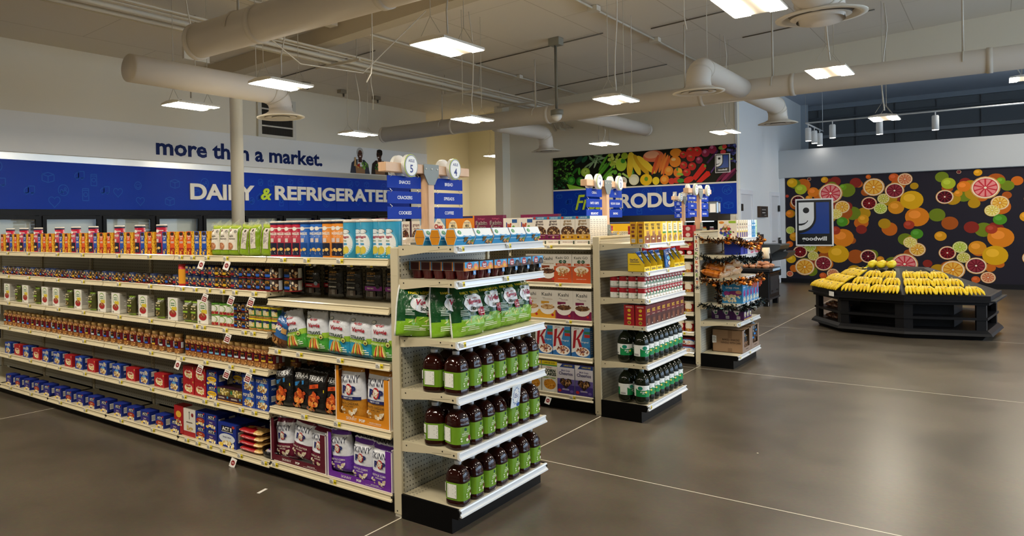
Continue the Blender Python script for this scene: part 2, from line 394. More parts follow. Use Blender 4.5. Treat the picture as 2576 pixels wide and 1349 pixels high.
def bag(name, cat, W, H, D, colour, art=(), seed=0, seal='#d8d8d8', mat='film', foot=0.12, back=None, nu=16, nv=22, crease=0.006, taper=0.06):
    """colour(u, v) in fractions -> hex"""
    mb = MB(); f = bag_surface(W, H, D, seed, foot, crease, taper); cf = colour if callable(colour) else (lambda u, v: colour)
    vs = []; fs = []; cs = []
    for side in (1, -1):
        o = len(vs)
        for j in range(nv + 1):
            for i in range(nu + 1):
                x, y, z = f((i / nu - 0.5) * W, j / nv * H, 0)
                vs.append((x, y if side == 1 else -y, z))
        for j in range(nv):
            for i in range(nu):
                q = (o + j * (nu + 1) + i, o + j * (nu + 1) + i + 1, o + (j + 1) * (nu + 1) + i + 1, o + (j + 1) * (nu + 1) + i)
                fs.append(q if side == 1 else q[::-1]); cs.append(cf((i + 0.5) / nu - 0.5, (j + 0.5) / nv) if side == 1 or not back else back)
    k = (nu + 1) * (nv + 1)
    for j in range(nv):
        for i in (0, nu):
            a, b = j * (nu + 1) + i, (j + 1) * (nu + 1) + i
            q = (a, b, k + b, k + a); fs.append(q if i == 0 else q[::-1]); cs.append(cf(-0.5 if i == 0 else 0.5, (j + 0.5) / nv))
    for i in range(nu): fs.append((i + 1, i, k + i, k + i + 1)); cs.append(cf(0, 0))
    mb.faces(vs, fs, cs, mat, True)
    # crimped seal along the top edge
    n = 14; sv = []; sf = []
    for i in range(n + 1):
        u = (i / n - 0.5) * W * (0.99 - taper); w = 0.004 * math.sin(i * 1.9 + seed)
        sv += [(u, w * 0.4 - 0.0015, H * 0.985), (u, w - 0.0015, H * 1.03 + 0.003 * math.sin(i * 2.3 + seed))]
    sf = [(2 * i, 2 * i + 2, 2 * i + 3, 2 * i + 1) for i in range(n)]
    mb.faces(sv, sf, seal, mat, True)
    paint(mb, f, W, H, art, mat, dense=True, eps=0.00025, base=0.0032)
    o = mb.build(name); o['category'] = cat
    return o
PRODUCE_MURAL = [
('e', 0.134, 0.629, 0.029, 0.013, '#2f5a1c', -1.15),
('e', 0.278, 0.543, 0.045, 0.012, '#6aa43a', 0.09),
('e', 0.153, 0.597, 0.021, 0.014, '#2f5a1c', 0.79),
('e', 0.392, 0.295, 0.023, 0.014, '#4f8f2e', -0.99),
('e', 0.301, 0.36, 0.031, 0.013, '#1f4012', -0.53),
('e', 0.455, 0.284, 0.043, 0.021, '#2f5a1c', 0.98),
('e', 0.284, 0.261, 0.041, 0.017, '#1f4012', -0.18),
('e', 0.156, 0.467, 0.025, 0.014, '#2f5a1c', -1.01),
('e', 0.232, 0.209, 0.033, 0.019, '#4f8f2e', -0.85),
('e', 0.337, 0.649, 0.042, 0.018, '#1f4012', -0.54),
('e', 0.185, 0.329, 0.027, 0.018, '#4f8f2e', -0.96),
('e', 0.052, 0.571, 0.039, 0.018, '#3f7a22', -0.91),
('e', 0.455, 0.542, 0.018, 0.015, '#2f5a1c', 0.95),
('e', 0.46, 0.325, 0.043, 0.01, '#4f8f2e', -0.43),
('e', 0.091, 0.376, 0.042, 0.022, '#2f5a1c', -0.5),
('e', 0.111, 0.471, 0.022, 0.016, '#3f7a22', -0.4),
('e', 0.028, 0.654, 0.023, 0.021, '#4f8f2e', 1.19),
('e', 0.287, 0.471, 0.023, 0.022, '#2f5a1c', -1.06),
('e', 0.049, 0.598, 0.037, 0.013, '#2f5a1c', 0.11),
('e', 0.293, 0.527, 0.019, 0.021, '#4f8f2e', 0.66),
('e', 0.208, 0.215, 0.031, 0.014, '#1f4012', -0.02),
('e', 0.124, 0.471, 0.036, 0.016, '#3f7a22', -0.0),
('e', 0.037, 0.559, 0.025, 0.014, '#3f7a22', -0.2),
('e', 0.144, 0.526, 0.042, 0.015, '#2f5a1c', 1.18),
('e', 0.206, 0.256, 0.036, 0.02, '#2f5a1c', -0.01),
('e', 0.066, 0.579, 0.042, 0.022, '#3f7a22', -0.39),
('e', 0.324, 0.298, 0.035, 0.022, '#6aa43a', -0.68),
('e', 0.39, 0.295, 0.027, 0.016, '#1f4012', -1.02),
('e', 0.466, 0.213, 0.035, 0.011, '#6aa43a', -0.89),
('e', 0.467, 0.358, 0.019, 0.012, '#1f4012', 0.17),
('e', 0.364, 0.235, 0.024, 0.011, '#3f7a22', -1.17),
('e', 0.43, 0.627, 0.039, 0.021, '#3f7a22', 0.12),
('e', 0.43, 0.585, 0.036, 0.015, '#6aa43a', 0.66),
('e', 0.24, 0.431, 0.018, 0.011, '#6aa43a', -0.93),
('e', 0.284, 0.558, 0.039, 0.011, '#2f5a1c', 0.64),
('e', 0.268, 0.675, 0.04, 0.022, '#2f5a1c', 1.1),
('e', 0.235, 0.582, 0.044, 0.016, '#1f4012', 0.85),
('e', 0.211, 0.642, 0.043, 0.021, '#4f8f2e', 0.03),
('e', 0.22, 0.275, 0.039, 0.011, '#3f7a22', 0.33),
('e', 0.451, 0.45, 0.021, 0.018, '#4f8f2e', 0.9),
('e', 0.106, 0.608, 0.032, 0.016, '#6aa43a', 1.14),
('e', 0.036, 0.598, 0.036, 0.012, '#2f5a1c', -0.03),
('e', 0.353, 0.449, 0.02, 0.014, '#4f8f2e', -0.34),
('e', 0.372, 0.207, 0.034, 0.019, '#6aa43a', 0.98),
('e', 0.271, 0.248, 0.039, 0.018, '#6aa43a', 0.69),
('e', 0.306, 0.47, 0.022, 0.02, '#4f8f2e', 1.17),
('e', 0.18, 0.475, 0.035, 0.02, '#6aa43a', -0.77),
('e', 0.439, 0.502, 0.033, 0.015, '#6aa43a', 0.92),
('e', 0.055, 0.38, 0.043, 0.015, '#4f8f2e', -0.42),
('e', 0.165, 0.667, 0.019, 0.023, '#2f5a1c', 0.72),
('e', 0.391, 0.221, 0.022, 0.018, '#1f4012', 0.39),
('e', 0.483, 0.647, 0.042, 0.023, '#3f7a22', 0.36),
('e', 0.333, 0.324, 0.034, 0.022, '#4f8f2e', 0.85),
('e', 0.337, 0.259, 0.024, 0.017, '#3f7a22', -0.46),
('e', 0.13, 0.526, 0.035, 0.023, '#1f4012', 0.02),
('e', 0.471, 0.531, 0.029, 0.018, '#4f8f2e', -0.76),
('e', 0.271, 0.351, 0.034, 0.015, '#1f4012', 0.3),
('e', 0.097, 0.645, 0.045, 0.024, '#4f8f2e', 0.25),
('e', 0.17, 0.635, 0.025, 0.013, '#1f4012', 0.94),
('e', 0.385, 0.61, 0.025, 0.014, '#2f5a1c', -0.81),
('e', 0.386, 0.353, 0.032, 0.023, '#4f8f2e', -1.16),
('e', 0.133, 0.328, 0.023, 0.024, '#2f5a1c', -0.91),
('e', 0.045, 0.221, 0.026, 0.022, '#3f7a22', 0.56),
('e', 0.322, 0.225, 0.042, 0.02, '#6aa43a', -0.33),
('e', 0.019, 0.274, 0.022, 0.016, '#3f7a22', 0.83),
('e', 0.25, 0.647, 0.023, 0.022, '#4f8f2e', 0.04),
('e', 0.273, 0.536, 0.028, 0.013, '#2f5a1c', -0.18),
('e', 0.031, 0.275, 0.018, 0.023, '#3f7a22', -0.99),
('e', 0.074, 0.396, 0.019, 0.014, '#2f5a1c', -0.06),
('e', 0.357, 0.593, 0.04, 0.024, '#1f4012', -0.39),
('e', 0.101, 0.432, 0.023, 0.017, '#4f8f2e', -0.47),
('e', 0.318, 0.252, 0.034, 0.011, '#3f7a22', -0.59),
('e', 0.417, 0.362, 0.026, 0.023, '#4f8f2e', 0.74),
('e', 0.062, 0.567, 0.027, 0.012, '#2f5a1c', 0.25),
('e', 0.262, 0.212, 0.027, 0.012, '#2f5a1c', -0.0),
('e', 0.274, 0.396, 0.025, 0.014, '#2f5a1c', -0.39),
('e', 0.304, 0.615, 0.026, 0.017, '#6aa43a', 0.81),
('e', 0.056, 0.572, 0.026, 0.023, '#2f5a1c', -1.17),
('e', 0.347, 0.579, 0.024, 0.02, '#4f8f2e', 0.76),
('e', 0.161, 0.497, 0.035, 0.011, '#1f4012', -0.02),
('e', 0.05, 0.442, 0.032, 0.018, '#4f8f2e', 0.69),
('e', 0.349, 0.472, 0.022, 0.01, '#1f4012', 1.04),
('e', 0.148, 0.326, 0.03, 0.019, '#1f4012', -0.43),
('e', 0.311, 0.559, 0.032, 0.012, '#4f8f2e', 0.26),
('e', 0.334, 0.374, 0.034, 0.015, '#3f7a22', 0.29),
('e', 0.343, 0.233, 0.024, 0.013, '#1f4012', 0.63),
('e', 0.325, 0.677, 0.033, 0.013, '#2f5a1c', -0.61),
('e', 0.415, 0.628, 0.043, 0.014, '#6aa43a', 0.2),
('e', 0.089, 0.332, 0.037, 0.024, '#2f5a1c', 0.61),
('e', 0.391, 0.355, 0.025, 0.018, '#4f8f2e', 0.57),
('e', 0.25, 0.046, 0.036, 0.014, '#24532a', -0.9),
('e', 0.034, 0.205, 0.036, 0.021, '#10280f', 0.41),
('e', 0.219, 0.048, 0.02, 0.015, '#24532a', -0.22),
('e', 0.2, 0.124, 0.024, 0.017, '#2f6a3a', 0.68),
('e', 0.25, 0.22, 0.021, 0.015, '#24532a', -0.27),
('e', 0.279, 0.025, 0.03, 0.016, '#173a1c', 0.89),
('e', 0.074, 0.162, 0.037, 0.014, '#173a1c', -0.76),
('e', 0.106, 0.087, 0.024, 0.018, '#173a1c', 0.9),
('e', 0.26, 0.055, 0.021, 0.021, '#2f6a3a', -0.3),
('e', 0.025, 0.09, 0.027, 0.019, '#2f6a3a', -0.58),
('e', 0.117, 0.106, 0.019, 0.014, '#24532a', 0.95),
('e', 0.178, 0.193, 0.03, 0.018, '#173a1c', 0.45),
('e', 0.026, 0.146, 0.033, 0.014, '#173a1c', -0.73),
('e', 0.202, 0.18, 0.031, 0.017, '#10280f', -0.66),
('e', 0.121, 0.089, 0.028, 0.021, '#10280f', -0.48),
('e', 0.118, 0.119, 0.028, 0.016, '#24532a', -0.01),
('e', 0.271, 0.211, 0.029, 0.014, '#24532a', -0.71),
('e', 0.233, 0.1, 0.019, 0.02, '#173a1c', 0.42),
('e', 0.028, 0.059, 0.021, 0.014, '#173a1c', -0.41),
('e', 0.286, 0.166, 0.03, 0.02, '#173a1c', 0.78),
('e', 0.104, 0.146, 0.018, 0.018, '#10280f', -0.86),
('e', 0.15, 0.216, 0.026, 0.021, '#10280f', -0.6),
('e', 0.224, 0.187, 0.022, 0.019, '#173a1c', 1.0),
('e', 0.02, 0.24, 0.024, 0.017, '#2f6a3a', -0.87),
('e', 0.177, 0.159, 0.022, 0.015, '#173a1c', 0.38),
('e', 0.035, 0.145, 0.021, 0.014, '#10280f', 0.03),
('e', 0.221, 0.201, 0.029, 0.018, '#173a1c', 0.2),
('e', 0.024, 0.232, 0.024, 0.018, '#10280f', 0.19),
('e', 0.312, 0.192, 0.025, 0.017, '#2f6a3a', -0.66),
('e', 0.163, 0.092, 0.028, 0.018, '#24532a', -0.48),
('e', 0.195, 0.107, 0.029, 0.019, '#10280f', -0.68),
('e', 0.063, 0.031, 0.034, 0.019, '#2f6a3a', 0.23),
('e', 0.097, 0.05, 0.022, 0.014, '#24532a', 0.6),
('e', 0.115, 0.055, 0.022, 0.014, '#10280f', -0.93),
('e', 0.019, 0.053, 0.019, 0.019, '#24532a', -0.55),
('e', 0.089, 0.028, 0.025, 0.015, '#2f6a3a', 0.9),
('e', 0.148, 0.124, 0.024, 0.013, '#24532a', -0.89),
('e', 0.022, 0.026, 0.026, 0.019, '#24532a', 0.95),
('e', 0.121, 0.16, 0.03, 0.013, '#10280f', -0.81),
('e', 0.133, 0.188, 0.024, 0.018, '#173a1c', -0.22),
('e', 0.619, 0.653, 0.11, 0.055, '#1f3f33', 0.7),
('e', 0.75, 0.653, 0.087, 0.046, '#27603a', 0.8),
('e', 0.923, 0.634, 0.128, 0.021, '#8aa878', -0.9),
('e', 0.964, 0.606, 0.128, 0.021, '#5f7f52', -0.5),
('e', 1.05, 0.682, 0.127, 0.021, '#5f7f52', 0.4),
('e', 1.006, 0.561, 0.127, 0.021, '#a9c090', 1.2),
('e', 1.113, 0.636, 0.126, 0.02, '#8aa878', 0.2),
('e', 0.92, 0.546, 0.128, 0.021, '#8aa878', 0.9),
('e', 1.072, 0.693, 0.127, 0.02, '#8aa878', -0.3),
('e', 1.132, 0.552, 0.126, 0.021, '#5f7f52', -0.7),
('e', 0.855, 0.53, 0.129, 0.021, '#8aa878', 0.5),
('e', 0.766, 0.367, 0.104, 0.101, '#9fc23c', 0),
('e', 0.767, 0.384, 0.073, 0.059, '#b7d458', 0),
('e', 0.771, 0.392, 0.015, 0.01, '#4d5a20', 0),
('e', 0.527, 0.404, 0.097, 0.03, '#2c6a22', 0.8),
('e', 0.625, 0.397, 0.03, 0.085, '#4f9a2a', 0),
('e', 0.434, 0.196, 0.093, 0.098, '#2f7d24', 0),
('e', 0.434, 0.205, 0.049, 0.051, '#57a83a', 0),
('e', 0.637, 0.168, 0.087, 0.097, '#2a7420', 0),
('e', 0.637, 0.181, 0.044, 0.046, '#50a035', 0),
('p', [(0.321, 0.127), (0.76, 0.01), (0.76, 0), (0.386, 0)], '#8ec43a'),
('e', 1.304, 0.606, 0.035, 0.035, '#cbd763', 0),
('e', 1.365, 0.497, 0.035, 0.035, '#a7b83a', 0),
('e', 1.357, 0.552, 0.035, 0.035, '#a7b83a', 0),
('e', 1.517, 0.527, 0.034, 0.034, '#a7b83a', 0),
('e', 1.511, 0.468, 0.034, 0.035, '#b9c84a', 0),
('e', 1.467, 0.599, 0.034, 0.035, '#cbd763', 0),
('e', 1.373, 0.655, 0.035, 0.034, '#cbd763', 0),
('e', 1.315, 0.612, 0.035, 0.035, '#b9c84a', 0),
('e', 1.364, 0.701, 0.035, 0.034, '#cbd763', 0),
('e', 1.494, 0.539, 0.035, 0.034, '#cbd763', 0),
('e', 1.32, 0.6, 0.036, 0.035, '#cbd763', 0),
('e', 1.368, 0.61, 0.035, 0.035, '#a7b83a', 0),
('e', 1.416, 0.549, 0.035, 0.034, '#a7b83a', 0),
('e', 1.511, 0.695, 0.034, 0.034, '#cbd763', 0),
('e', 1.39, 0.623, 0.034, 0.034, '#cbd763', 0),
('e', 1.478, 0.654, 0.035, 0.034, '#a7b83a', 0),
('e', 1.37, 0.647, 0.035, 0.035, '#cbd763', 0),
('e', 1.53, 0.482, 0.034, 0.034, '#a7b83a', 0),
('e', 1.482, 0.514, 0.034, 0.034, '#a7b83a', 0),
('e', 1.525, 0.523, 0.035, 0.035, '#a7b83a', 0),
('e', 1.441, 0.511, 0.034, 0.035, '#b9c84a', 0),
('e', 1.474, 0.544, 0.034, 0.034, '#a7b83a', 0),
('e', 1.433, 0.541, 0.035, 0.035, '#cbd763', 0),
('e', 1.417, 0.506, 0.035, 0.035, '#a7b83a', 0),
('e', 1.532, 0.492, 0.034, 0.034, '#a7b83a', 0),
('e', 1.308, 0.7, 0.035, 0.035, '#b9c84a', 0),
('e', 1.403, 0.482, 0.031, 0.031, '#b3c344', 0),
('e', 1.406, 0.44, 0.031, 0.03, '#b3c344', 0),
('e', 1.387, 0.476, 0.03, 0.03, '#b3c344', 0),
('e', 1.344, 0.492, 0.031, 0.03, '#b3c344', 0),
('e', 1.375, 0.449, 0.031, 0.031, '#b3c344', 0),
('e', 1.392, 0.478, 0.031, 0.031, '#b3c344', 0),
('e', 1.405, 0.487, 0.031, 0.03, '#b3c344', 0),
('e', 1.39, 0.482, 0.031, 0.03, '#b3c344', 0),
('e', 1.174, 0.549, 0.199, 0.027, '#5fa52e', 1.0),
('e', 1.129, 0.386, 0.2, 0.027, '#5fa52e', 0.9),
('e', 1.214, 0.422, 0.198, 0.027, '#4c9426', 0.85),
('e', 1.275, 0.335, 0.197, 0.027, '#5fa52e', 0.8),
('e', 1.295, 0.272, 0.145, 0.033, '#7cc243', 0.75),
('e', 1.565, 0.48, 0.118, 0.143, '#b9d33f', 0),
('e', 1.606, 0.558, 0.052, 0.052, '#3f8a2a', 0),
('e', 1.638, 0.662, 0.072, 0.073, '#9fb52c', 0),
('e', 1.43, 0.325, 0.045, 0.049, '#6db33a', 0),
('e', 1.521, 0.269, 0.04, 0.036, '#8fc648', 0),
('e', 1.335, 0.229, 0.049, 0.053, '#9ccc50', 0),
('p', [(1.571, 0.276), (1.721, 0.165), (1.751, 0.194), (1.602, 0.304)], '#b8d66a'),
('p', [(1.705, 0.45), (1.771, 0.203), (1.831, 0.22), (1.755, 0.446)], '#8dbb4b'),
('p', [(1.803, 0.302), (1.744, 0.407), (1.795, 0.444), (1.842, 0.259)], '#3f8f3a'),
('e', 1.83, 0.139, 0.109, 0.117, '#e8e2b8', 0),
('e', 1.82, 0.119, 0.08, 0.081, '#f4efcf', 0),
('e', 1.599, 0.121, 0.085, 0.094, '#f0ead2', 0),
('e', 1.603, 0.121, 0.028, 0.032, '#c39a6a', 0),
('e', 1.756, 0.463, 0.068, 0.273, '#e8bd2c', -0.1),
('e', 1.865, 0.479, 0.068, 0.271, '#f2cf3d', 0.35),
('e', 1.982, 0.451, 0.066, 0.27, '#d9a520', 0.6),
('e', 2.089, 0.443, 0.066, 0.269, '#f4cc35', 0.75),
('e', 1.757, 0.547, 0.059, 0.182, '#f1c934', 0),
('e', 2.236, 0.611, 0.21, 0.122, '#e0714a', 0),
('e', 2.199, 0.644, 0.153, 0.079, '#f2a87c', 0),
('e', 2.272, 0.43, 0.034, 0.218, '#d9572a', -0.33),
('e', 2.339, 0.445, 0.034, 0.216, '#e8742c', -0.33),
('e', 2.415, 0.46, 0.034, 0.216, '#ea7f2f', -0.33),
('e', 2.461, 0.417, 0.034, 0.216, '#f08a36', -0.33),
('e', 2.498, 0.395, 0.034, 0.215, '#de6122', -0.33),
('e', 2.084, 0.125, 0.126, 0.123, '#f3c21f', 0),
('e', 2.085, 0.141, 0.038, 0.048, '#6f9a2a', 0),
('e', 2.282, 0.09, 0.072, 0.083, '#f6d52e', 0),
('e', 2.456, 0.104, 0.09, 0.098, '#ef8a22', 0),
('e', 2.447, 0.112, 0.049, 0.051, '#f5a845', 0),
('e', 2.685, 0.649, 0.114, 0.086, '#e58a22', 0),
('e', 2.67, 0.465, 0.111, 0.116, '#ee8a20', 0),
('e', 2.639, 0.512, 0.044, 0.031, '#f7c67a', 0),
('e', 2.543, 0.281, 0.087, 0.101, '#ef8f25', 0),
('e', 2.534, 0.305, 0.048, 0.046, '#f6ab48', 0),
('e', 2.722, 0.24, 0.088, 0.101, '#ea7e22', 0),
('e', 2.755, 0.271, 0.044, 0.05, '#f2b32a', 0),
('e', 2.767, 0.198, 0.073, 0.027, '#86b83a', -0.15),
('e', 2.708, 0.303, 0.018, 0.039, '#5e9a34', 0),
('e', 3.089, 0.636, 0.093, 0.099, '#c8281c', 0),
('e', 3.072, 0.678, 0.036, 0.022, '#e8674f', 0),
('e', 3.096, 0.655, 0.018, 0.015, '#5d7a2c', 0),
('e', 2.97, 0.639, 0.089, 0.096, '#c8281c', 0),
('e', 2.952, 0.698, 0.036, 0.022, '#e8674f', 0),
('e', 2.977, 0.674, 0.018, 0.015, '#5d7a2c', 0),
('e', 2.829, 0.594, 0.069, 0.073, '#c8281c', 0),
('e', 2.812, 0.622, 0.028, 0.016, '#e8674f', 0),
('e', 2.837, 0.599, 0.018, 0.016, '#5d7a2c', 0),
('e', 2.973, 0.531, 0.083, 0.088, '#c8281c', 0),
('e', 2.955, 0.559, 0.033, 0.02, '#e8674f', 0),
('e', 2.98, 0.536, 0.018, 0.015, '#5d7a2c', 0),
('e', 2.833, 0.378, 0.073, 0.077, '#c8281c', 0),
('e', 2.816, 0.406, 0.029, 0.017, '#e8674f', 0),
('e', 2.841, 0.383, 0.018, 0.016, '#5d7a2c', 0),
('e', 2.995, 0.345, 0.077, 0.082, '#c8281c', 0),
('e', 2.978, 0.373, 0.031, 0.018, '#e8674f', 0),
('e', 3.003, 0.351, 0.018, 0.016, '#5d7a2c', 0),
('e', 2.891, 0.227, 0.076, 0.081, '#c8281c', 0),
('e', 2.873, 0.255, 0.03, 0.018, '#e8674f', 0),
('e', 2.898, 0.233, 0.018, 0.016, '#5d7a2c', 0),
('e', 3.252, 0.598, 0.077, 0.083, '#8c2340', 0),
('e', 3.238, 0.622, 0.03, 0.034, '#c06b86', 0),
('e', 3.381, 0.652, 0.076, 0.083, '#8c2340', 0),
('e', 3.367, 0.702, 0.031, 0.033, '#c06b86', 0),
('e', 3.131, 0.462, 0.067, 0.073, '#8c2340', 0),
('e', 3.117, 0.486, 0.027, 0.029, '#c06b86', 0),
('p', [(2.988, 0.112), (3.059, 0.051), (3.26, 0.286), (3.24, 0.372), (3.191, 0.389)], '#d3261a'),
('p', [(3.067, 0.021), (3.165, 0.007), (3.338, 0.148), (3.317, 0.221), (3.264, 0.232)], '#d82a1c'),
('e', 2.925, 0.077, 0.105, 0.062, '#d2301f', 0.35),
('e', 3.24, 0.334, 0.021, 0.03, '#6f9a3a', 0),
('e', 2.698, 0.08, 0.074, 0.062, '#d1402a', 0),
('e', 2.595, 0.066, 0.063, 0.066, '#cc3a2a', 0),
('e', 2.771, 0.067, 0.069, 0.046, '#3f8a2e', 0),
('p', [(3.262, 0.399), (3.293, 0.378), (3.486, 0.608), (3.469, 0.647)], '#4a2350'),
('p', [(3.334, 0.205), (3.351, 0.185), (3.465, 0.347), (3.452, 0.376)], '#5a3a78'),
('e', 3.555, 0.677, 0.068, 0.041, '#8aa04a', 0),
('e', 3.571, 0.591, 0.051, 0.044, '#b8343a', 0),
('e', 3.598, 0.694, 0.044, 0.041, '#c23a35', 0),
('e', 3.677, 0.708, 0.022, 0.027, '#55609a', 0),
('e', 3.693, 0.613, 0.022, 0.027, '#55609a', 0),
('e', 3.732, 0.407, 0.021, 0.028, '#4d3a68', 0),
('e', 3.745, 0.41, 0.022, 0.028, '#4d3a68', 0),
('e', 3.684, 0.707, 0.022, 0.028, '#4d3a68', 0),
('e', 3.789, 0.701, 0.021, 0.028, '#55609a', 0),
('e', 3.648, 0.411, 0.022, 0.028, '#2c2c55', 0),
('e', 3.719, 0.555, 0.022, 0.028, '#2c2c55', 0),
('e', 3.791, 0.379, 0.021, 0.027, '#2c2c55', 0),
('e', 3.775, 0.396, 0.022, 0.027, '#55609a', 0),
('e', 3.754, 0.534, 0.022, 0.027, '#55609a', 0),
('e', 3.79, 0.677, 0.022, 0.028, '#3a3a70', 0),
('e', 3.643, 0.449, 0.022, 0.028, '#55609a', 0),
('e', 3.779, 0.56, 0.022, 0.028, '#55609a', 0),
('e', 3.678, 0.442, 0.021, 0.028, '#4d3a68', 0),
('e', 3.733, 0.609, 0.022, 0.028, '#4d3a68', 0),
('e', 3.784, 0.596, 0.022, 0.028, '#2c2c55', 0),
('e', 3.662, 0.379, 0.022, 0.027, '#3a3a70', 0),
('e', 3.752, 0.551, 0.021, 0.028, '#3a3a70', 0),
('e', 3.744, 0.449, 0.022, 0.028, '#3a3a70', 0),
('e', 3.733, 0.699, 0.022, 0.028, '#2c2c55', 0),
('e', 3.774, 0.707, 0.022, 0.028, '#55609a', 0),
('e', 3.748, 0.434, 0.022, 0.028, '#2c2c55', 0),
('e', 3.682, 0.356, 0.022, 0.027, '#3a3a70', 0),
('e', 3.659, 0.621, 0.022, 0.028, '#55609a', 0),
('e', 3.68, 0.317, 0.022, 0.028, '#2c2c55', 0),
('e', 3.546, 0.112, 0.153, 0.03, '#6a1f3a', 0.8),
('e', 3.632, 0.112, 0.152, 0.03, '#8a2f52', 0.8),
('e', 3.683, 0.146, 0.151, 0.03, '#8a2f52', 0.8),
('e', 3.705, 0.11, 0.15, 0.03, '#4d1530', 0.8),
('e', 3.721, 0.44, 0.023, 0.011, '#a9c23a', 0)]
CITRUS_MURAL = [
('w', 0.138, 2.306, 0.128, '#d9a512', None),
('c', 0.474, 2.373, 0.149, '#8c1f2a', '#3a0d16'),
('w', 0.767, 2.342, 0.136, '#dd9a18', None),
('c', 1.041, 2.382, 0.142, '#7a1a26', '#3a0d16'),
('w', 1.107, 2.158, 0.068, '#6f9a1e', None),
('w', 0.307, 2.146, 0.116, '#a9b52a', None),
('w', 0.547, 2.073, 0.109, '#e07a1c', None),
('c', 0.876, 2.031, 0.228, '#c8323c', '#e58a86'),
('w', 0.035, 2.004, 0.09, '#b03a22', None),
('c', 0.247, 1.873, 0.147, '#7a1c28', '#3c0f18'),
('w', 0.461, 1.936, 0.067, '#d98a1e', None),
('w', 0.079, 1.593, 0.178, '#e07f18', None),
('c', 1.09, 1.719, 0.142, '#d98e1c', '#f0c25a'),
('c', 0.974, 1.57, 0.12, '#d8ba3a', '#efe08a'),
('w', 1.087, 1.388, 0.105, '#4f8f22', None),
('c', 0.089, 1.212, 0.111, '#9fb02a', '#c9d45e'),
('w', 0.171, 1.062, 0.099, '#d9951a', None),
('w', 0.07, 0.891, 0.153, '#d9661c', None),
('w', 1.094, 1.03, 0.201, '#dd7f1a', None),
('w', 0.958, 1.197, 0.093, '#a83a22', None),
('c', 0.277, 0.715, 0.141, '#8f1a20', '#5a0d14'),
('c', 0.476, 0.835, 0.12, '#a7b52e', '#cdd66a'),
('w', 0.744, 0.822, 0.14, '#d98c1c', None),
('w', 1.009, 0.672, 0.195, '#dba414', None),
('w', 0.096, 0.547, 0.128, '#d8a818', None),
('c', 0.362, 0.367, 0.194, '#dd8a1a', '#f0b548'),
('c', 0.529, 0.624, 0.109, '#b3a62c', '#d9cf72'),
('c', 0.721, 0.459, 0.169, '#6a1722', '#8f2f3a'),
('c', 0.067, 0.202, 0.143, '#c8452a', '#e07a52'),
('w', 0.27, 0.137, 0.107, '#d9661c', None),
('w', 0.713, 0.179, 0.118, '#cf5a22', None),
('c', 0.9, 0.226, 0.13, '#c8623a', '#e09a6a')]
